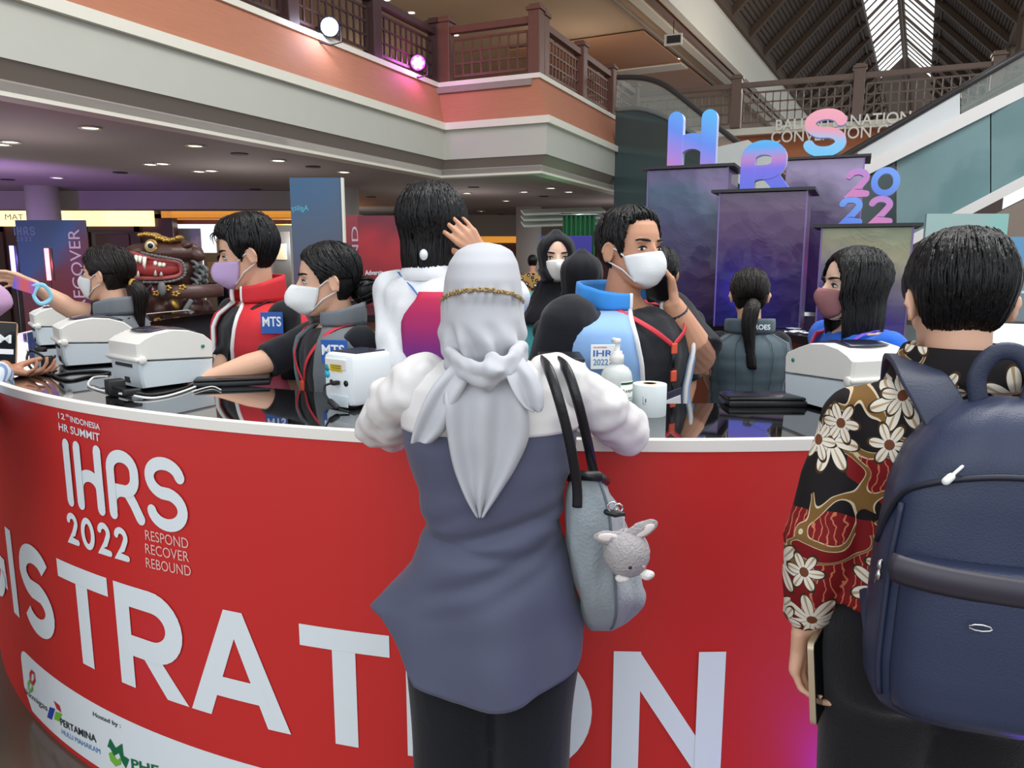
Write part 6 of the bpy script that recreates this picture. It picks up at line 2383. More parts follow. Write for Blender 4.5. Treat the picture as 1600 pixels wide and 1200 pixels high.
def tunic_pt(py, a, ex=0.0):
    """a = angle from the middle of the back, positive to the right (radians)"""
    xl, xr, d = tun(py)
    c = 0.5 * (tun(720)[0] + tun(720)[1]) if py > 880 else 0.5 * (xl + xr)
    c = c if py <= 800 or py > 880 else (0.5 * (xl + xr) * (880 - py) / 80 + 766 * (py - 800) / 80)
    s, q = math.sin(a), math.cos(a)
    e = 2.25 - (0.85 if s < 0 else 0.35) * sm(860, 945, py)
    r = (abs(s) ** e + abs(q) ** e) ** (-1 / e)
    m0 = at(c, py, YC)
    half = (xr - c) if s > 0 else (c - xl)
    hw = abs(at(c + half, py, YC).x - m0.x)
    pt = Vector((m0.x + s * r * (hw + ex), YC - q * r * (d + ex), m0.z))
    # drag creases round the waist and soft vertical flutes towards the hem
    w = 1.0 * (1 - sm(870, 930, py))
    cr = 0.0
    for (y0, slope_, amp, wid) in ((778, 18, 0.006, 9), (806, -22, 0.009, 11), (838, 12, 0.007, 10), (764, -34, 0.005, 10), (868, -45, 0.008, 15), (905, -60, 0.006, 16)):
        cr -= 1.7 * amp * math.exp(-((py - y0 - slope_ * s * 1.2 - 6 * math.sin(a * 2 + y0)) / wid) ** 2) * (0.45 + 0.55 * math.sin(a * 1.3 + y0))
    fl = 0.010 * sm(860, 1040, py) * math.sin(a * 7 + 0.8) * math.cos(a / 2)
    nz = 0.006 * noise.noise(Vector((a * 1.6, py / 60, 3.3)))
    nn = Vector((s * r, -q * r, 0)).normalized()
    return pt + nn * (cr + fl + nz)


def tunic_rows(y0, y1, hem=False, n=40, NT=96, ex=0.0):
    rows = []
    for i in range(n + 1):
        row = []
        for k in range(NT):
            a = -math.pi + 2 * math.pi * k / NT
            yb = y1
            if hem:
                yb = interp(HEM_L if a < 0 else HEM_R, abs(math.degrees(a)))
            row.append(p.W(tunic_pt(y0 + (yb - y0) * i / n, a, ex)))
        rows.append(row)
    return rows


mb = MB(); mb.loft(tunic_rows(560, 664, n=20, ex=0.002)); mb.build('yoke', m_satin, p.root)
mb = MB(); mb.loft(tunic_rows(661, 1054, True, n=70, ex=0.0), caps=False)
solid(mb.build('tunic', m_tunic, p.root), 0.003, -1)


def sleeve(pts, rs, seed):
    mb = MB(); mb.tube([p.W(q) for q in pts], rs, 20, rnd=True)
    out = remesh(mb, 0.005, 5)
    fold(out, 0.016, 9, (1.4, 1, 1.4), seed)
    fold(out, 0.008, 24, (1.2, 1, 1.2), seed + 3)
    return out.build('sleeve', m_satin, p.root, True, False)


sleeve([at(668, 590, YC), at(648, 604, YC), at(616, 638, 1.48), at(597, 668, 1.57), at(630, 664, 1.70), at(665, 655, 1.82)], [0.046, 0.054, 0.060, 0.052, 0.050, 0.038], 1.0)
sleeve([at(858, 588, YC), at(884, 600, YC), at(930, 632, 1.48), at(978, 672, 1.58), at(955, 664, 1.72), at(915, 655, 1.86)], [0.046, 0.054, 0.056, 0.048, 0.048, 0.036], 7.0)

# headscarf: fitted crown, gathered band of gilt beads, soft puff over the bun
SC_ROWS = [(379, 748, 764, 0.010), (383, 730, 784, 0.032), (392, 714, 800, 0.055), (410, 702, 809, 0.078), (435, 695, 814, 0.094), (458, 693, 816, 0.100), (472, 693, 815, 0.097), (495, 689, 819, 0.106),
           (525, 688, 822, 0.113), (548, 692, 819, 0.110), (565, 700, 812, 0.095), (580, 706, 806, 0.078), (600, 708, 806, 0.066)]
mb = MB(); rows = []
YS = 1.44
for i in range(61):
    py = 379 + (600 - 379) * i / 60
    xl = interp([(r[0], r[1]) for r in SC_ROWS], py); xr = interp([(r[0], r[2]) for r in SC_ROWS], py); d = interp([(r[0], r[3]) for r in SC_ROWS], py)
    row = []
    for k in range(96):
        a = 2 * math.pi * k / 96
        s_, q_ = math.sin(a), math.cos(a)
        m0 = at(0.5 * (xl + xr), py, YS); hw = abs(at(xr, py, YS).x - m0.x)
        puck = 0.004 * math.sin(a * 22 + 3 * math.sin(a * 5)) * math.exp(-((py - 478 + 20 * q_ * (q_ > 0)) / 12) ** 2)
        low = 0.016 * sm(485, 570, py) * noise.noise(Vector((s_ * 3.5, q_ * 3.5, py / 45)))
        crease = 0.006 * sm(490, 530, py) * math.sin((py - 150 * s_ + 40 * noise.noise(Vector((s_ * 2, py / 50, 9)))) / 13.0) * (1 - sm(575, 600, py))
        nz = puck + low + crease * 1.1
        row.append(p.W(Vector((m0.x + s_ * (hw + nz), YS - q_ * (d + nz), m0.z))))
    rows.append(row)
mb.loft(rows); mb.build('headscarf', m_scarf, p.root)
mb = MB(); band_ = []
random.seed(9)
for k in range(37):
    a = rad(-92 + 184 * k / 36)
    py = 472 - 23 * math.cos(a)
    xl = interp([(r[0], r[1]) for r in SC_ROWS], py); xr = interp([(r[0], r[2]) for r in SC_ROWS], py); d = interp([(r[0], r[3]) for r in SC_ROWS], py)
    m0 = at(0.5 * (xl + xr), py, YS); hw = abs(at(xr, py, YS).x - m0.x)
    band_.append(p.W(Vector((m0.x + math.sin(a) * (hw + 0.002), YS - math.cos(a) * (d + 0.002), m0.z))))
mb.tube(band_, 0.0035, 6)
bd_ = mb.build('scarf_band', M('taupe_cord', (150, 132, 110), 0.6), p.root)
mb = MB()
for q in spline(band_, 3):
    mb.ell(q + Vector((random.uniform(-1, 1), -1.2, random.uniform(-1.6, 1.6))) * 0.002, (0.0024, 0.0024, 0.0024), None, 6, 4)
o = mb.build('beads', M('gilt_beads', (176, 150, 100), 0.3, metal=0.7), bd_); o['kind'] = 'stuff'


def tail(name, ctrl, Yd, waves=4, amp=0.008, thick=0.003, ph=0.0):
    """hanging scarf end from rows of pixels [(y, [x...])], laid over the back with folds"""
    rows = []
    for j, (py, xs, yy) in enumerate(ctrl):
        rows.append([at(x, py, yy) for x in xs])
    g_ = smooth_grid(rows, 8, 8)
    n, m = len(g_), len(g_[0])
    out = []
    for i, r in enumerate(g_):
        f = sm(0, 0.25, i / n)
        out.append([p.W(q + Vector((0, -amp * f * math.sin(waves * math.pi * k / (m - 1) + ph + i * 0.03) - 0.004 * noise.noise(q * 14), 0))) for k, q in enumerate(r)])
    mb = MB(); mb.sheet(out)
    return solid(mb.build(name, m_scarf, p.root), thick, 0)


tail('scarf_tail', [(580, [700, 735, 770, 806], 1.345), (625, [694, 735, 780, 822], 1.310), (680, [700, 735, 780, 826], 1.305), (730, [710, 742, 776, 806], 1.308), (775, [728, 745, 762, 778], 1.312), (806, [746, 749, 752, 756], 1.318)], 0, 5, 0.009)
tail('scarf_tail', [(572, [704, 716, 730, 742], 1.33), (605, [676, 692, 708, 726], 1.312), (640, [658, 674, 692, 706], 1.305), (672, [647, 660, 678, 694], 1.305), (692, [643, 650, 662, 674], 1.306)], 0, 3, 0.006)
tail('scarf_tail', [(560, [780, 792, 806, 818], 1.33), (585, [790, 806, 822, 836], 1.306), (612, [802, 818, 834, 848], 1.298), (634, [818, 828, 840, 850], 1.298), (643, [834, 838, 842, 846], 1.300)], 0, 3, 0.006, ph=1.0)
mb = MB()
kn = [at(x, y, Y) for x, y, Y in ((700, 556, 1.36), (722, 574, 1.325), (752, 586, 1.302), (782, 578, 1.305), (806, 562, 1.335), (816, 548, 1.38))]
for o_ in (-0.010, 0.0, 0.010):
    mb.tube([p.W(q + Vector((0, -0.003 * abs(o_) * 100, o_))) for q in spline(kn, 5)], [0.006] + [0.012] * (len(spline(kn, 5)) - 2) + [0.006], 10, rnd=True)
mb.tube([p.W(at(768, 560, 1.305)), p.W(at(772, 578, 1.292)), p.W(at(764, 600, 1.305))], [0.014, 0.020, 0.012], 12, rnd=True)
fold(remesh(mb, 0.004, 5), 0.006, 40).build('scarf_knot', m_scarf, p.root, True, False)

# trousers to the floor
mb = MB()
for x0, x1 in ((698, 712), (838, 822)):
    h_ = at(x0, 1010, 1.44); k_ = at(x1, 1330, 1.46); an = Vector((k_.x, 1.45, 0.06))
    mb.tube([p.W(h_), p.W(h_.lerp(k_, 0.5)), p.W(k_), p.W(an)], [0.086, 0.080, 0.070, 0.066], 20, rnd=True)
mb.ell(p.W(at(768, 1000, 1.44)), (0.145, 0.105, 0.10), None, 20, 12)
out = fold(remesh(mb, 0.008, 5), 0.008, 9, (1, 1, 0.5)); out.v = [(a, b, max(0.03, c)) for a, b, c in out.v]
out.build('trousers', cloth('black_twill', (19, 20, 28), 0.8), p.root, True, False)
for x in (712, 822):
    k_ = at(x, 1330, 1.46)
    mb = MB(); mb.loft([ring(p.W(Vector((k_.x, 1.50, 0))) + Vector((0, 0, z)), w, d, 20, 2.2) for z, w, d in ((0.0, 0.044, 0.12), (0.02, 0.045, 0.122), (0.05, 0.042, 0.11), (0.075, 0.034, 0.07), (0.10, 0.03, 0.05))]); mb.build('shoe', m_black, p.root)

# ---- tote bag on her right shoulder
m_bag = cloth('grey_canvas', (140, 148, 154), 0.75, bump=0.3, bscale=160, var=0.10, vscale=16)
m_strap = M('black_leather', (22, 22, 27), 0.4, bump=0.1, bscale=120)
bo = at(930, 860, 1.42)
bag = thing('tote_bag', 'grey canvas tote bag with black leather handles hanging from the shoulder', 'bag', bo)
BL = [(742, (893, 1.44), (900, 1.38), (934, 1.37), (942, 1.46), (930, 1.53), (904, 1.52)),
      (765, (886, 1.43), (893, 1.365), (944, 1.36), (952, 1.46), (938, 1.55), (900, 1.54)),
      (800, (884, 1.42), (891, 1.355), (954, 1.345), (974, 1.46), (962, 1.56), (900, 1.55)),
      (850, (887, 1.42), (894, 1.345), (957, 1.335), (988, 1.46), (974, 1.57), (902, 1.56)),
      (900, (894, 1.42), (902, 1.34), (960, 1.33), (1001, 1.46), (984, 1.57), (910, 1.56)),
      (935, (901, 1.42), (910, 1.345), (962, 1.33), (1012, 1.46), (990, 1.57), (918, 1.56)),
      (958, (906, 1.43), (916, 1.36), (962, 1.345), (1000, 1.46), (980, 1.55), (922, 1.54)),
      (978, (916, 1.45), (926, 1.39), (958, 1.38), (976, 1.46), (962, 1.52), (930, 1.52)),
      (986, (926, 1.46), (932, 1.43), (950, 1.43), (956, 1.46), (950, 1.48), (934, 1.48))]
rings = []
for row in BL:
    q = [at(x, row[0], Y) - bo for x, Y in row[1:]]
    ring_ = []
    for a_, b_ in zip(q, q[1:] + q[:1]):
        ring_ += [a_.lerp(b_, k / 10) for k in range(10)]
    for _ in range(2):                      # soften the corners a little
        ring_ = [(ring_[k - 1] + ring_[k] * 2 + ring_[(k + 1) % 60]) / 4 for k in range(60)]
    rings.append(ring_)
g_ = [spline([r[k] for r in rings], 7) for k in range(60)]
R2 = [[g_[k][i] for k in range(60)] for i in range(len(g_[0]))]
for i, r in enumerate(R2):
    c_ = sum(r, Vector()) / 60
    f_ = math.sin(math.pi * i / (len(R2) - 1)) ** 0.5
    R2[i] = [p_ + (p_ - c_).normalized() * f_ * (0.013 * noise.noise(Vector((p_.x * 26, p_.y * 16, p_.z * 4.5))) + 0.006 * noise.noise(Vector((p_.x * 60, p_.y * 40, p_.z * 16 + 5)))) for p_ in r]
mb = MB(); mb.loft(R2); mb.build('bag_body', m_bag, bag)
for kk_ in (20, 50):
    mb = MB(); mb.tube([r[kk_] + (r[kk_] - sum(r, Vector()) / 60).normalized() * 0.001 for r in R2[2:-4]], 0.0028, 6); mb.build('seam', M('seam_dark', (96, 104, 112), 0.8), bag)
for pts in ([(846, 562, 1.43), (856, 575, 1.355), (872, 620, 1.318), (890, 690, 1.325), (901, 755, 1.345), (902, 792, 1.350)], [(866, 560, 1.45), (884, 575, 1.37), (902, 625, 1.34), (918, 690, 1.37), (926, 730, 1.42), (932, 752, 1.46)]):
    mb = MB(); mb.tube([at(*q) - bo for q in spline([Vector(q) for q in pts], 6)], 0.0095, 10, flat=0.55, flatdir=(0.2, 1, 0)); mb.build('handle', m_strap, bag)
mb = MB(); mb.tube([at(*q) - bo for q in ((893, 748, 1.43), (902, 742, 1.37), (934, 744, 1.365), (946, 752, 1.46))], 0.010, 8); mb.build('top_binding', m_strap, bag)
mb = MB(); mb.tube([at(*q) - bo for q in ((948, 800, 1.338), (962, 803, 1.33), (974, 803, 1.33))], [0.006, 0.007, 0.004], 8, rnd=True); mb.build('zip_pull', m_strap, bag)
mb = MB()
for cx, cy, r_ in ((957, 792, 8), (966, 794, 7)):
    mb.tube([at(cx + r_ * math.cos(k * 0.7), cy + r_ * math.sin(k * 0.7), 1.332) - bo for k in range(10)], 0.0018, 6)
mb.build('ring', m_chrome, bag)

# ---- plush rabbit charm
m_plush = cloth('grey_plush', (172, 166, 168), 0.95, bump=0.6, bscale=220)
m_plw = cloth('white_plush', (232, 228, 224), 0.95, bump=0.6, bscale=220)
pc = at(979, 864, 1.30)
pl_ = thing('plush_rabbit', 'small grey plush rabbit charm hanging from the tote bag zip', 'plush toy', pc)
u = 1.30 / 1217


def lump(c, r, R=None, seed=0.0):
    mb = MB(); mb.ell(c, r, R, 28, 18)
    mb.co = np.array(mb.v); nr = mb.co - np.array(c); mb.nr = nr / np.linalg.norm(nr, axis=1)[:, None]
    return fold(mb, 0.0022, 90, (1, 1, 1), seed)


lump(Vector((0, 0, 0)), (39 * u, 36 * u, 41 * u), None, 1).build('body', m_plush, pl_)
for (dx, dz, ang, L, wd) in ((-27, 29, 1.5, 22, 10), (20, 42, -1.05, 24, 11)):
    R_ = Matrix.Rotation(-ang, 3, 'Y')
    L *= 1.35; wd *= 1.25
    e_ = lump(Vector((dx * u, -0.008, dz * u)) , (wd * u, 6 * u, L * u), R_, 3).build('ear', m_plush, pl_)
    q = MB(); q.ell(Vector((dx * u, -0.008, dz * u)) + R_ @ Vector((2 * u, -4.2 * u, 5 * u)), (wd * 0.6 * u, 2.6 * u, L * 0.62 * u), R_, 16, 10); q.build('inner_ear', M('inner_ear_pink', (226, 214, 210), 0.9), e_)
for dx, dz in ((-8, -38), (32, -32)):
    lump(Vector((dx * u, -14 * u, dz * u)), (12 * u, 10 * u, 8 * u), None, 5).build('paw', m_plw, pl_)
q = MB(); q.ell((1 * u, -35.5 * u, -11 * u), (2.8 * u, 1.8 * u, 3 * u), None, 10, 8); q.build('eye', m_black, pl_)
q = MB(); q.ell((24 * u, -27 * u, -13 * u), (3.2 * u, 2.5 * u, 2.6 * u), None, 10, 8); q.build('nose', M('nose_pink', (180, 150, 160), 0.8), pl_)
q = MB()
for k in range(9):
    q.ell(Vector((-6 * u, -2 * u, (38 + k * 2.9) * u)), (1.5 * u, 1.5 * u, 1.5 * u), None, 8, 6)
q.tube([(-6 * u, -2 * u, 36 * u), (-6 * u, -2 * u, 64 * u)], 0.5 * u, 5)
q.build('ball_chain', m_chrome, pl_)

# ------------------------------------------------------------------ man in batik with a backpack
def batik():
    m = bpy.data.materials.new('batik_cotton')
    m.use_nodes = True
    nt = m.node_tree
    N = nt.nodes.new
    Lk = nt.links.new
    P_ = nt.nodes['Principled BSDF']; P_.inputs['Roughness'].default_value = 0.75; P_.inputs['Specular IOR Level'].default_value = 0.2

    def math_(op, a, b=None, c=None):
        n = N('ShaderNodeMath'); n.operation = op
        for i, v in enumerate((a, b, c)):
            if v is None:
                continue
            if isinstance(v, (int, float)):
                n.inputs[i].default_value = v
            else:
                Lk(v, n.inputs[i])
        return n.outputs[0]

    def mix(f, a, b):
        n = N('ShaderNodeMix'); n.data_type = 'RGBA'
        Lk(f, n.inputs[0])
        for i, v in ((6, a), (7, b)):
            if isinstance(v, tuple):
                n.inputs[i].default_value = rgb(*v)
            else:
                Lk(v, n.inputs[i])
        return n.outputs[2]
    tc = N('ShaderNodeTexCoord')
    sep = N('ShaderNodeSeparateXYZ'); Lk(tc.outputs['Object'], sep.inputs[0])
    cmb = N('ShaderNodeCombineXYZ')
    # the cloth is unrolled across the back: x and depth combined, height kept
    Lk(math_('ADD', sep.outputs['X'], math_('MULTIPLY', sep.outputs['Y'], -0.35)), cmb.inputs[0]); Lk(sep.outputs['Z'], cmb.inputs[1])
    wn = N('ShaderNodeTexNoise'); wn.inputs['Scale'].default_value = 9; wn.inputs['Detail'].default_value = 1
    Lk(cmb.outputs[0], wn.inputs['Vector'])

    def flower(scale, petals, r0, r1, rnd_, off):
        mp = N('ShaderNodeVectorMath'); mp.operation = 'ADD'; mp.inputs[1].default_value = off; Lk(cmb.outputs[0], mp.inputs[0])
        v = N('ShaderNodeTexVoronoi'); v.voronoi_dimensions = '2D'; v.inputs['Scale'].default_value = scale; v.inputs['Randomness'].default_value = rnd_
        Lk(mp.outputs[0], v.inputs['Vector'])
        sc = N('ShaderNodeVectorMath'); sc.operation = 'SUBTRACT'
        Lk(mp.outputs[0], sc.inputs[0]); Lk(v.outputs['Position'], sc.inputs[1])
        s2 = N('ShaderNodeSeparateXYZ'); Lk(sc.outputs[0], s2.inputs[0])
        ang = math_('ARCTAN2', s2.outputs['Y'], s2.outputs['X'])
        ln = N('ShaderNodeVectorMath'); ln.operation = 'LENGTH'; Lk(sc.outputs[0], ln.inputs[0])
        rad_ = ln.outputs['Value']
        pet = math_('ABSOLUTE', math_('COSINE', math_('MULTIPLY', ang, petals / 2)))
        lim = math_('ADD', r0, math_('MULTIPLY', pet, r1 - r0))
        return rad_, lim, pet
    # ground: black, with red fields low down and on the sleeve
    n2 = N('ShaderNodeTexNoise'); n2.inputs['Scale'].default_value = 5; Lk(cmb.outputs[0], n2.inputs['Vector'])
    redz = math_('ADD', math_('MULTIPLY', sep.outputs['Z'], -3.2), math_('MULTIPLY', n2.outputs['Fac'], 1.6))
    red = math_('GREATER_THAN', redz, -3.25)
    col = mix(red, (26, 22, 24), (122, 24, 28))
    # gold scrolls: bands along contour lines of a distorted field
    n3 = N('ShaderNodeTexNoise'); n3.inputs['Scale'].default_value = 8.5; n3.inputs['Distortion'].default_value = 1.4; n3.inputs['Detail'].default_value = 0.5
    Lk(cmb.outputs[0], n3.inputs['Vector'])
    band_ = math_('ABSOLUTE', math_('SUBTRACT', n3.outputs['Fac'], 0.5))
    w_ = math_('LESS_THAN', band_, 0.028); g1 = math_('LESS_THAN', band_, 0.020)
    gate = N('ShaderNodeTexNoise'); gate.inputs['Scale'].default_value = 11; mpz = N('ShaderNodeVectorMath'); mpz.operation = 'ADD'; mpz.inputs[1].default_value = (4, 7, 1); Lk(cmb.outputs[0], mpz.inputs[0]); Lk(mpz.outputs[0], gate.inputs['Vector'])
    gt = math_('GREATER_THAN', gate.outputs['Fac'], 0.47)
    col = mix(math_('MULTIPLY', w_, gt), col, (206, 190, 160))
    col = mix(math_('MULTIPLY', g1, gt), col, (122, 90, 48))
    # fine gilt hatching on the red
    wv = N('ShaderNodeTexWave'); wv.inputs['Scale'].default_value = 26; wv.inputs['Distortion'].default_value = 9; wv.inputs['Detail Scale'].default_value = 1.2; Lk(cmb.outputs[0], wv.inputs['Vector'])
    hat = math_('MULTIPLY', math_('GREATER_THAN', wv.outputs['Fac'], 0.93), math_('MULTIPLY', red, math_('GREATER_THAN', n3.outputs['Fac'], 0.52)))
    col = mix(hat, col, (196, 116, 84))
    for (scale, pet, r0, r1, rn, off) in ((7.0, 7, 0.012, 0.046, 0.75, (0.03, 0.0, 0)), (9.0, 6, 0.008, 0.030, 0.9, (0.35, 0.72, 0))):
        rd, lim, pt = flower(scale, pet, r0, r1, rn, off)
        inside = math_('LESS_THAN', rd, lim)
        rim = math_('LESS_THAN', rd, math_('ADD', lim, 0.004))
        vein = math_('GREATER_THAN', pt, 0.985)
        heart = math_('LESS_THAN', rd, 0.0075)
        col = mix(rim, col, (60, 44, 30))
        col = mix(inside, col, (226, 218, 204))
        col = mix(math_('MULTIPLY', inside, vein), col, (176, 150, 118))
        col = mix(heart, col, (112, 66, 44))
    Lk(col, P_.inputs['Base Color'])
    return m


m_batik = batik()
p = Person('person in dark floral batik shirt seen from behind at the right edge, short black hair', at(1497, 470, 1.16), rad(-16), 'light', hs=0.80, bw=1.14, bd=1.14, drop=0.040, shw=0.142, head_yaw=rad(4), head_pitch=rad(-8), neck=0.135, lean=(0.0, 0.03))
p.make_head(); p.core()
p.arm(-1, at(1284, 840, 1.13), at(1258, 975, 1.15), r=(0.050, 0.044, 0.038, 0.028))
p.arm(1, at(1770, 830, 1.06), at(1800, 1000, 1.1))
p.hand(1, at(1800, 1000, 1.1), (0.0, 0.15, -1), (-0.9, -0.3, 0), curl=(0.3, 0.35, 0.4, 0.45))
p.hand(-1, at(1258, 978, 1.15), (0.06, 0.10, -1), (0.62, -0.78, 0.05), curl=((0.35, 0.8, 0.6), (0.4, 0.85, 0.6), (0.45, 0.9, 0.6), (0.5, 0.9, 0.6)), thumb=(1.0, 0.05), k=1.12)
p.finish_body(0.0036, 4)
p.hair('short', thick=0.014, seed=91, top=0.006, locks=620, lockr=0.0030)
p.top(m_batik, 1.96, t0=0.06, ex=0.014, sl_r=0.076, fold_a=0.014, voxel=0.007)
mb = MB(); rows = []
for z, f in ((0.0, 1.18), (0.03, 1.02), (0.042, 1.0), (0.035, 1.10), (-0.012, 1.36)):
    rows.append([p.spine(1.0) + Vector((math.sin(a) * 0.070 * f, math.cos(a) * 0.066 * f - 0.004, z)) for a in [0.5 + (2 * math.pi - 1.0) * k / 34 for k in range(35)]])
mb.sheet(smooth_grid(rows, 3, 1)); solid(mb.build('collar', m_batik, p.root), 0.004)
p.trousers(cloth('black_wool', (20, 20, 26), 0.8), r=(0.108, 0.094, 0.074), sep=0.080)
phone('phone with gilt rim held low in the hand of the person in batik', at(1276, 1056, 1.115), (0.55, 0.83, 0), (-0.10, 0.02, 1), w=0.068, h=0.135, body=(196, 178, 150))

# ---- backpack
m_pack = M('navy_nylon', (50, 58, 84), 0.4, bump=0.12, bscale=420, spec=0.4, var=0.06, vscale=6)
m_pack2 = M('navy_trim', (40, 48, 72), 0.5, bump=0.1, bscale=300)
m_pack3 = M('brown_navy_trim', (58, 54, 66), 0.45)
pk0 = at(1560, 900, 0.96)
pack = thing('backpack', 'navy blue backpack worn on the back of the person in batik', 'backpack', pk0, rad(-16))
PR = Matrix.Rotation(rad(-16), 3, 'Z')
PKr = [(0.235, 0.020, 0.020), (0.228, 0.052, 0.040), (0.205, 0.090, 0.060), (0.165, 0.118, 0.074), (0.11, 0.136, 0.082), (0.03, 0.146, 0.088), (-0.05, 0.150, 0.092), (-0.12, 0.152, 0.093), (-0.165, 0.148, 0.090), (-0.195, 0.136, 0.078), (-0.207, 0.110, 0.055)]


def pk(z):
    for a, b in zip(PKr, PKr[1:]):
        if a[0] >= z >= b[0]:
            t = (a[0] - z) / (a[0] - b[0])
            return a[1] + (b[1] - a[1]) * t, a[2] + (b[2] - a[2]) * t
    return PKr[-1][1:] if z < 0 else PKr[0][1:]


def pkp(a, z, ex=0.0):
    """pack surface; a = 0 is the outer face (towards the viewer), positive to the right"""
    w, d = pk(z)
    s_, q_ = math.sin(a), math.cos(a)
    e = 3.2
    r = (abs(s_) ** e + abs(q_) ** e) ** (-1 / e)
    return Vector((s_ * r * (w + ex), -q_ * r * (d + ex) + 0.02, z))


mb = MB(); rows = []
for i in range(44):
    z = 0.235 - 0.442 * i / 43
    rows.append([pkp(2 * math.pi * k / 64, z, 0.003 * noise.noise(Vector((k * 0.3, z * 9, 2)))) for k in range(64)])
mb.loft(rows); mb.build('main_compartment', m_pack, pack)
mb = MB(); rows = []
for i in range(22):
    z = 0.035 - 0.215 * i / 21
    f = min(1, 4.2 * math.sin(math.pi * (i + 0.4) / 21.8))
    rows.append([pkp(a, z, 0.026 * f * (1 - (abs(a) / 0.86) ** 4) - 0.006) for a in [-0.86 + 1.72 * k / 30 for k in range(31)]])
mb.sheet(rows); solid(mb.build('front_pocket', m_pack, pack), 0.006, 1)
mb = MB(); rows = []
for i in range(6):
    z = 0.040 - 0.034 * i / 5
    rows.append([pkp(a, z - 0.010 * math.sin((a + 0.7) * 1.2), 0.030 - 0.003 * abs(i - 2)) for a in [-0.82 + 1.64 * k / 30 for k in range(31)]])
mb.sheet(rows); solid(mb.build('pocket_flap', m_pack3, pack), 0.005, 1)
mb = MB(); mb.tube([pkp(a, 0.150 - 0.035 * abs(a) ** 2.4 - (0.03 if abs(a) > 1.0 else 0) * (abs(a) - 1.0) / 0.4, 0.002) for a in [-1.45 + 2.9 * k / 40 for k in range(41)]], 0.0045, 6); mb.build('zip', M('zip_dark', (28, 32, 46), 0.5), pack)
mb = MB(); mb.tube([pkp(-0.98, z, 0.003) for z in [0.10 - 0.27 * k / 20 for k in range(21)]], 0.004, 6); mb.build('side_seam', m_pack2, pack)
mb = MB()
for k in range(2):
    mb.ell(pkp(-1.08, 0.010 - 0.014 * k, 0.008), (0.004, 0.004, 0.008), None, 8, 6)
mb.tube([pkp(-1.08, 0.018, 0.006), pkp(-1.12, -0.016, 0.009)], 0.002, 6); mb.build('zip_pull', m_chrome, pack)
mb = MB(); mb.tube([pkp(-0.25 + 0.01 * math.cos(k * 0.7) / 0.15, -0.028 + 0.004 * math.sin(k * 0.7), 0.036) for k in range(10)], 0.0012, 6); mb.build('zip_ring', m_chrome, pack)
mb = MB(); mb.tube(spline([(-0.034, 0.03, 0.222), (-0.040, 0.03, 0.262), (-0.022, 0.03, 0.292), (0.006, 0.03, 0.292), (0.026, 0.03, 0.262), (0.020, 0.03, 0.222)], 6), 0.012, 10, flat=0.45, flatdir=(0, 1, 0)); mb.build('haul_loop', m_pack2, pack)


def strap(pts, w, name='shoulder_strap', nrm=(-0.15, -0.8, 0.6), mirror=None):
    c = spline([Vector(q) for q in pts], 6)
    c = [PR.transposed() @ (at(*q) - pk0) for q in c]
    if mirror is not None:
        c = [Vector((2 * mirror - q.x, q.y, q.z)) for q in c]
    nv = PR.transposed() @ Vector(nrm)
    rows = []
    for i, q in enumerate(c):
        t_ = (c[min(len(c) - 1, i + 1)] - c[max(0, i - 1)]).normalized()
        n2 = nv.lerp(PR.transposed() @ Vector((0, 0.35, 1)), sm(0.55, 1.0, i / len(c))) if name == 'shoulder_strap' else nv
        s_ = t_.cross(n2)
        s_ = s_.normalized()
        rows.append([q + s_ * (w * u) - nv * (0.004 * u * u) for u in (-1, -0.9, -0.4, 0.4, 0.9, 1)])
    mb = MB(); mb.sheet(rows)
    return solid(mb.build(name, m_pack2, pack), 0.008, 0)


strap([(1520, 735, 1.005), (1505, 705, 1.0), (1482, 656, 1.005), (1458, 612, 1.03), (1440, 584, 1.06), (1426, 565, 1.12), (1416, 558, 1.18), (1410, 572, 1.24), (1404, 620, 1.27)], 0.030)
strap([(1520, 735, 1.005), (1505, 705, 1.0), (1482, 656, 1.005), (1458, 612, 1.03), (1440, 584, 1.06), (1426, 565, 1.12), (1416, 558, 1.18), (1410, 572, 1.24), (1404, 620, 1.27)], 0.030, nrm=(0.15, -0.8, 0.6), mirror=0.5 * ((PR.transposed() @ (p.root.matrix_basis @ p.nb - pk0)).x))
strap([(1352, 800, 1.20), (1352, 860, 1.14), (1358, 930, 1.06), (1366, 990, 1.01), (1384, 1030, 0.985)], 0.012, 'webbing', (-0.6, -0.8, 0.1))
mb = MB(); mb.tube([PR.transposed() @ (at(*q) - pk0) for q in spline([Vector(q) for q in ((1478, 752, 0.915), (1500, 732, 0.925), (1520, 716, 0.955), (1545, 704, 0.985))], 5)], 0.0022, 6)
mb.tube([PR.transposed() @ (at(*q) - pk0) for q in ((1478, 752, 0.915), (1486, 745, 0.917))], 0.005, 8, rnd=True); mb.build('white_cord', m_white, pack)

# ------------------------------------------------------------------ things on the desk
m_pw1 = M('printer_lower', (206, 216, 222), 0.45)
m_pw2 = M('printer_upper', (228, 226, 220), 0.4)
m_navy = M('printer_window', (32, 34, 62), 0.15, coat=0.4)
m_cable = M('cable_black', (18, 18, 20), 0.5)


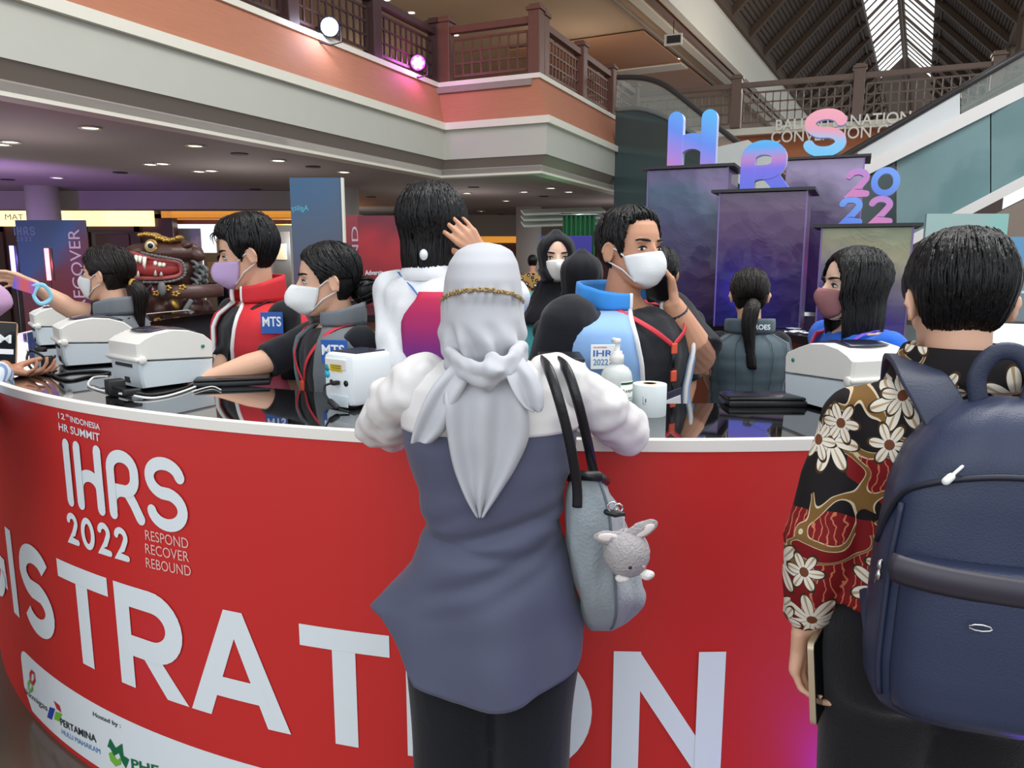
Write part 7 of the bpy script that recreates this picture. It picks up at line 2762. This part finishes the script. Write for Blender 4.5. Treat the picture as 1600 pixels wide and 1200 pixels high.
def printer(label, corner, d, L=0.27, W_=0.20, side=-1, led=(60, 70, 255), Hs=1.0):
    """label printer; corner = foot of its near end corner on the desk, d = direction of its long axis, side = where the body lies from that edge"""
    d = Vector((d[0], d[1], 0)).normalized()
    s = Vector((d.y, -d.x, 0)) * side
    t = thing('label_printer', label, 'printer', (corner.x, corner.y, TOP), 0, 'label printers on the desk')
    Rm = Matrix((s, d, Z)).transposed()
    F = lambda x, y, z: s * x + d * y + Z * (z * Hs)
    # profile along the length; lower tub and bowed lid
    low = [(0.006, 0.008), (0.0, 0.03), (-0.004, 0.095), (L + 0.004, 0.080), (L, 0.03), (L - 0.01, 0.008)]
    up = [(-0.006, 0.097), (-0.008, 0.150), (0.012, 0.163), (0.05, 0.178), (0.11, 0.186), (0.17, 0.180), (0.22, 0.163), (L, 0.142), (L + 0.006, 0.13), (L + 0.004, 0.083)]

    def body(prof, inset, wd):
        mb = MB()
        rings = []
        cx = sum(q[0] for q in prof) / len(prof); cz = sum(q[1] for q in prof) / len(prof)
        for x, k in ((0.0, 0.93), (0.006, 0.985), (0.016, 1.0), (wd - 0.016, 1.0), (wd - 0.006, 0.985), (wd, 0.93)):
            rings.append([F(x + inset, cx + (y - cx) * k, cz + (z - cz) * k) for y, z in prof])
        mb.loft(rings)
        return mb
    body(low, 0.0, W_).build('base', m_pw1, t, 'auto')
    lid = body(up, -0.001, W_ + 0.002).build('lid', m_pw2, t, 'auto')
    mb = MB()
    xs = [0.035 + (W_ - 0.07) * i / 8 for i in range(9)]
    ys = [0.055, 0.075, 0.10, 0.13, 0.16, 0.19, 0.215]
    zf = lambda y: interp([(0.05, 0.178), (0.11, 0.186), (0.17, 0.180), (0.22, 0.163)], y) * 1.0 + 0.0012
    mb.sheet([[F(x, y + 0.012 * (1 - ((x - W_ / 2) / (W_ / 2 - 0.03)) ** 2) * (1 if y > 0.13 else -1), zf(y) + 0.001) for x in xs] for y in ys])
    solid(mb.build('window', m_navy, lid), 0.003, 1)
    mb = MB(); mb.box(F(W_ / 2, 0.085, zf(0.085) + 0.003), (0.02, 0.008, 0.002), Rm); mb.build('status_lamp', M('lamp_%d' % led[0], led, 0.4, emit=led, es=2), lid, False)
    for x in (-0.004, W_ + 0.004):
        mb = MB(); mb.lathe([(0.013, -0.007), (0.013, 0.005), (0.010, 0.008)], F(x, 0.006, 0.098), 16, R=Matrix((d, Z, s * (1 if x > 0.1 else -1))).transposed()); mb.build('latch', m_pw2, t)
    mb = MB(); mb.tube([F(-0.003, -0.008, 0.100), F(W_ + 0.003, -0.008, 0.100)], 0.008, 10, rnd=True); mb.build('lip', m_pw2, t)
    mb = MB(); mb.box(F(W_ * 0.5, -0.004, 0.078), (W_ * 0.55, 0.006, 0.010), Rm); mb.box(F(W_ * 0.45, -0.0015, 0.030), (0.03, 0.004, 0.018), Rm); mb.build('paper_slot', m_dloff, t, False)
    mb = MB(); mb.lathe([(0.006, -0.001), (0.006, 0.001)], F(-0.0025, L * 0.86, 0.125), 14, R=Matrix((d, Z, -s)).transposed()); mb.build('round_sticker', M('teal_sticker', (30, 130, 120), 0.5), lid)
    mb = MB()
    for x, y in ((0.03, 0.03), (W_ - 0.03, 0.03), (0.03, L - 0.03), (W_ - 0.03, L - 0.03)):
        mb.lathe([(0.01, 0), (0.01, 0.01)], F(x, y, 0), 12)
    mb.box(F(W_ / 2, L / 2, 0.006), (W_ - 0.04, L - 0.04, 0.008), Rm)
    mb.build('feet', m_black, t)
    return t, F


def foot(px, py):
    q = atz(px, py, TOP)
    return q


# three printers at the left end
a = foot(222, 612); dP = Vector((0.63, 0.775, 0))
tA, FA = printer('white label printer nearest the photographer, in front of three at left', a, dP, L=0.245, side=-1)
a2 = foot(101, 576)
tB, FB = printer('white label printer in the middle of the three at left', a2, Vector((0.80, 0.60, 0)), L=0.245, side=-1, led=(30, 40, 90))
tC, FC = printer('white label printer furthest of the three at left, with red lamp', foot(60, 543), Vector((0.80, 0.60, 0)), L=0.245, side=-1, led=(255, 50, 60))
# printer at the right end, seen from its other side
a = foot(1326, 654); b = foot(1210, 622)
printer('white label printer at the right beside the person in batik', a, b - a, side=1, led=(30, 40, 90))


def cable(label, pts, r, mat, cat='cable', plug=None):
    t = thing('power_cable', label, cat, pts[0])
    o = Vector(pts[0])
    mb = MB(); mb.tube([q - o for q in spline(pts, 8)], r, 8); mb.build('cord', mat, t)
    if plug:
        for c, R_, s_ in plug:
            mb = MB(); mb.box(Vector(c) - o, s_, R_, bev=0.004); mb.build('plug', m_cable, t)
    return t


def dk(px, py, h=0.004):
    return atz(px, py, TOP + h)


cable('black power cable with plug lying before the left printers', [dk(66, 556, 0.05), dk(48, 548, 0.05), dk(42, 562, 0.03), dk(52, 578, 0.006), dk(80, 586), dk(112, 582), dk(150, 580), dk(172, 582)], 0.005, m_cable, plug=[(dk(74, 566, 0.022), Matrix.Rotation(0.5, 3, 'Z'), (0.04, 0.055, 0.045)), (dk(64, 546, 0.045), Matrix.Rotation(1.2, 3, 'Z'), (0.02, 0.05, 0.018))])
cable('second black cable looping past the middle printer', [dk(86, 556, 0.03), dk(78, 580, 0.008), dk(104, 594), dk(140, 588), dk(170, 584)], 0.0045, m_cable)
cable('black power cable with square plug at the nearest left printer', [dk(176, 604, 0.03), dk(206, 612, 0.02), dk(240, 617), dk(290, 606, 0.006), dk(322, 592), dk(331, 584, 0.02)], 0.005, m_cable, plug=[(dk(180, 604, 0.026), Matrix.Rotation(0.7, 3, 'Z'), (0.05, 0.05, 0.045)), (dk(206, 613, 0.018), Matrix.Rotation(-0.9, 3, 'Z'), (0.022, 0.05, 0.02))])
cable('white data cable curling round the nearest left printer', [dk(168, 588, 0.03), dk(146, 590, 0.015), dk(138, 602), dk(158, 610), dk(206, 618, 0.008), dk(240, 622, 0.004), dk(282, 613), dk(330, 594)], 0.0035, m_white)
cable('thin white cable on the desk beside the nearest left printer', [dk(300, 612), dk(330, 604), dk(345, 609)], 0.002, m_white)

# small printer with its back to the photographer
c0 = foot(507, 634); c1 = foot(566, 638)
d_ = (foot(600, 610) - c1); d_.z = 0
ux = (c1 - c0); ux.z = 0
wS = ux.length * 1.02; ux.normalize()
dS = Vector((-ux.y, ux.x, 0)); dS = (dS * 0.94 + ux * 0.34).normalized(); sx = Vector((dS.y, -dS.x, 0))
sp_t = thing('label_printer', 'small white label printer showing its sockets and yellow sticker', 'printer', (c0.x, c0.y, TOP))
Rs = Matrix((sx, dS, Z)).transposed()
G = lambda x, y, z: sx * x + dS * y + Z * z
hS = 0.154
wS = 0.126
mb = MB(); mb.box(G(wS / 2, 0.075, hS / 2 + 0.004), (wS, 0.15, hS - 0.008), Rs, bev=0.016); mb.build('case', M('small_printer_white', (234, 240, 244), 0.35), sp_t, 'auto')
mb = MB(); mb.box(G(wS / 2, 0.08, hS + 0.0005), (wS - 0.03, 0.11, 0.006), Rs, bev=0.002); mb.build('top_window', m_navy, sp_t, False)
mb = MB(); mb.box(G(wS / 2 - 0.006, -0.001, hS - 0.030), (wS - 0.04, 0.004, 0.030), Rs, bev=0.0015); mb.build('rear_hatch', m_pw2, sp_t, False)
mb = MB(); mb.box(G(wS / 2, -0.001, 0.022), (wS - 0.045, 0.004, 0.032), Rs, bev=0.0015); mb.build('lower_hatch', M('hatch_blue_white', (214, 226, 232), 0.4), sp_t, False)
mb = MB(); mb.box(G(wS * 0.47, -0.002, 0.114), (0.050, 0.002, 0.020), Rs); st = mb.build('warning_sticker', M('yellow_sticker', (232, 206, 40), 0.5), sp_t, False)
mb = MB()
for k in range(3):
    mb.box(G(wS * 0.47, -0.0034, 0.120 - 0.006 * k), (0.040, 0.001, 0.0018), Rs)
mb.build('sticker_print', M('sticker_ink', (140, 110, 30), 0.6), st, False)
for z in (0.112, 0.093):
    mb = MB(); mb.lathe([(0.0095, -0.001), (0.0095, 0.002)], G(0.020, -0.001, z), 16, R=Matrix((sx, Z, -dS)).transposed()); mb.build('round_sticker', M('cyan_sticker_%d' % (z * 1000), (20, 160, 180) if z > 0.1 else (40, 190, 226), 0.5), sp_t)
for x, r_ in ((0.036, 0.006), (0.098, 0.0085)):
    mb = MB(); mb.lathe([(r_, -0.001), (r_, 0.0015)], G(x, -0.001, 0.074), 14, R=Matrix((sx, Z, -dS)).transposed()); mb.build('socket', m_black, sp_t)
o_ = Vector((c0.x, c0.y, TOP))
t = thing('data_cable', 'black cable with ferrite plugged into the back of the small printer', 'cable', o_ + G(0.066, -0.004, 0.074))
b0 = G(0.066, -0.004, 0.074)
mb = MB(); mb.tube([q - b0 for q in spline([G(0.062, -0.012, 0.074), G(0.044, -0.03, 0.066), G(0.048, -0.034, 0.045), G(0.07, -0.035, 0.026), G(0.10, -0.034, 0.010), G(0.14, -0.03, 0.004)], 6)], 0.0032, 8); mb.build('cord', m_cable, t)
mb = MB(); mb.box(G(0.066, -0.012, 0.074) - b0, (0.016, 0.022, 0.012), Rs, bev=0.003); mb.build('plug', m_cable, t)
mb = MB(); mb.tube([G(0.072, -0.036, 0.026) - b0, G(0.098, -0.036, 0.013) - b0], 0.0085, 10, rnd=True); mb.build('ferrite', m_cable, t)

# white printer behind her right shoulder
c0 = foot(845, 642) + Vector((0, 0.05, 0))
t = thing('label_printer', 'white printer with black top half hidden behind the leaning person', 'printer', (c0.x + 0.06, c0.y + 0.06, TOP))
mb = MB(); mb.box((0, 0, 0.066), (0.135, 0.18, 0.132), bev=0.014); mb.build('case', m_pw2, t, 'auto')
mb = MB(); mb.box((0, 0, 0.135), (0.125, 0.16, 0.012), bev=0.004); mb.build('top_window', m_black, t, False)

# sanitiser bottle
q = foot(962, 652)
t = thing('sanitiser_bottle', 'hand sanitiser pump bottle with green label beside the label roll', 'bottle', (q.x, q.y, TOP))
kk = 0.00180
mb = MB(); mb.lathe([(0.036, 0.002), (0.041, 0.006), (0.041, 0.108), (0.038, 0.122), (0.030, 0.133), (0.020, 0.139), (0.016, 0.143), (0.016, 0.150)], n=32); mb.build('bottle_body', M('milky_plastic', (222, 228, 226), 0.25, trans=0.15), t)
mb = MB(); mb.lathe([(0.018, 0.146), (0.018, 0.165), (0.013, 0.170), (0.013, 0.176), (0.006, 0.178), (0.005, 0.196), (0.009, 0.198), (0.009, 0.207), (0.006, 0.209)], n=24); mb.build('pump', m_white, t)
mb = MB(); mb.tube([(0, 0, 0.203), (-0.006, 0.028, 0.203), (-0.008, 0.040, 0.198)], [0.006, 0.0055, 0.004], 10); mb.build('nozzle', m_white, t)
mb = MB(); rows = []
for z in (0.02, 0.10):
    rows.append([Vector((0.0416 * math.sin(a), -0.0416 * math.cos(a), z)) for a in [0.12 + 1.3 * k / 16 for k in range(17)]])
mb.sheet(rows); lb = solid(mb.build('label', M('label_white', (232, 238, 230), 0.5), t), 0.0006, 1)


def on_bottle(mb, a0, z0, lift=0.0012):
    return mb.map(lambda v: Vector(((0.0416 + lift) * math.sin(a0 + v.x / 0.0416), -(0.0416 + lift) * math.cos(a0 + v.x / 0.0416), z0 + v.y)))


on_bottle(fit_text('Asepti', 0, 0.044, 0, 0.012, bold=0.015, maxseg=0.01), 0.16, 0.070).build('label_text', M('label_ink', (24, 50, 34), 0.5), lb, False)
g_ = MB(); g_.sheet([[Vector((x * 0.002, z, 0)) for x in range(27)] for z in (0, 0.006)]); on_bottle(g_, 0.14, 0.093).build('label_bar', M('label_green', (20, 90, 50), 0.5), lb, False)
g_ = MB(); g_.sheet([[Vector((x * 0.002, z, 0)) for x in range(9)] for z in (0, 0.026)]); on_bottle(g_, 0.16, 0.026).build('label_leaf', M('label_green2', (40, 130, 60), 0.5), lb, False)
g_ = MB()
for k in range(5):
    g_.sheet([[Vector((0.022 + x * 0.002, 0.004 + z + k * 0.0065, 0)) for x in range(11)] for z in (0, 0.002)])
on_bottle(g_, 0.16, 0.026).build('label_lines', M('label_grey', (110, 130, 118), 0.5), lb, False)

# roll of labels
q = foot(1014, 648)
t = thing('label_roll', 'thick roll of white labels standing on the desk edge', 'roll', (q.x, q.y, TOP))
mb = MB(); mb.lathe([(0.020, 0.0), (0.044, 0.0), (0.045, 0.002), (0.045, 0.083), (0.044, 0.085), (0.020, 0.085)], n=48); mb.lathe([(0.020, 0.085), (0.020, 0.0)], n=48); mb.build('paper_roll', M('label_paper', (232, 240, 242), 0.6), t, 'auto')
mb = MB(); mb.lathe([(0.0205, 0.002), (0.0205, 0.086), (0.017, 0.086), (0.017, 0.002)], n=32); mb.build('core', M('cardboard', (214, 186, 150), 0.8), t, 'auto')
g_ = MB(); g_.box((0, 0.008, 0), (0.001, 0.020, 0.0004)); g_.box((0.004, -0.002, 0), (0.008, 0.001, 0.0004)); g_.box((0.007, 0.008, 0), (0.0025, 0.010, 0.0004))
g_.map(lambda v: Vector((0.0455 * math.sin(-0.55 + v.x / 0.045), -0.0455 * math.cos(-0.55 + v.x / 0.045), 0.038 + v.y))).build('printed_mark', M('roll_ink', (60, 66, 72), 0.6), t, False)

# dark flat tablets and papers lying along the staff side
for px, py, w, d, ang, lb in ((366, 598, 0.24, 0.16, 0.25, 'flat black laptop on the desk before the person in grey vest and white mask'), (1190, 630, 0.22, 0.12, 0.0, 'flat black laptop on the desk before the person with the ponytail')):
    q = foot(px, py)
    t = thing('laptop', lb, 'laptop', (q.x, q.y, TOP), ang)
    mb = MB(); mb.box((0, 0, 0.008), (w, d, 0.016), bev=0.004); mb.build('base', m_black, t, 'auto')
    mb = MB(); mb.box((0, 0.004, 0.021), (w * 0.98, d * 0.96, 0.008), bev=0.003); mb.build('closed_lid', M('laptop_lid', (20, 20, 24), 0.25), t, 'auto')
# open laptop on the island at the far right
q = at(1580, 560, 3.6)
zi = ITOP
q = atz(1585, 575, ITOP)
t = thing('laptop', 'open black laptop on the counter behind the ear of the person in batik', 'laptop', (q.x, q.y + 0.02, ITOP), -0.5)
mb = MB(); mb.box((0, 0, 0.01), (0.34, 0.24, 0.018), bev=0.004); mb.build('keyboard_base', m_black, t, 'auto')
mb = MB(); mb.box((0, 0.16, 0.125), (0.34, 0.012, 0.23), Matrix.Rotation(-0.3, 3, 'X'), bev=0.003); s_ = mb.build('screen', m_black, t, 'auto')
mb = MB(); mb.box((0, 0.152, 0.125), (0.31, 0.004, 0.20), Matrix.Rotation(-0.3, 3, 'X')); mb.build('display', M('laptop_display', (214, 226, 226), 0.3, emit=(200, 214, 216), es=0.5), s_, False)
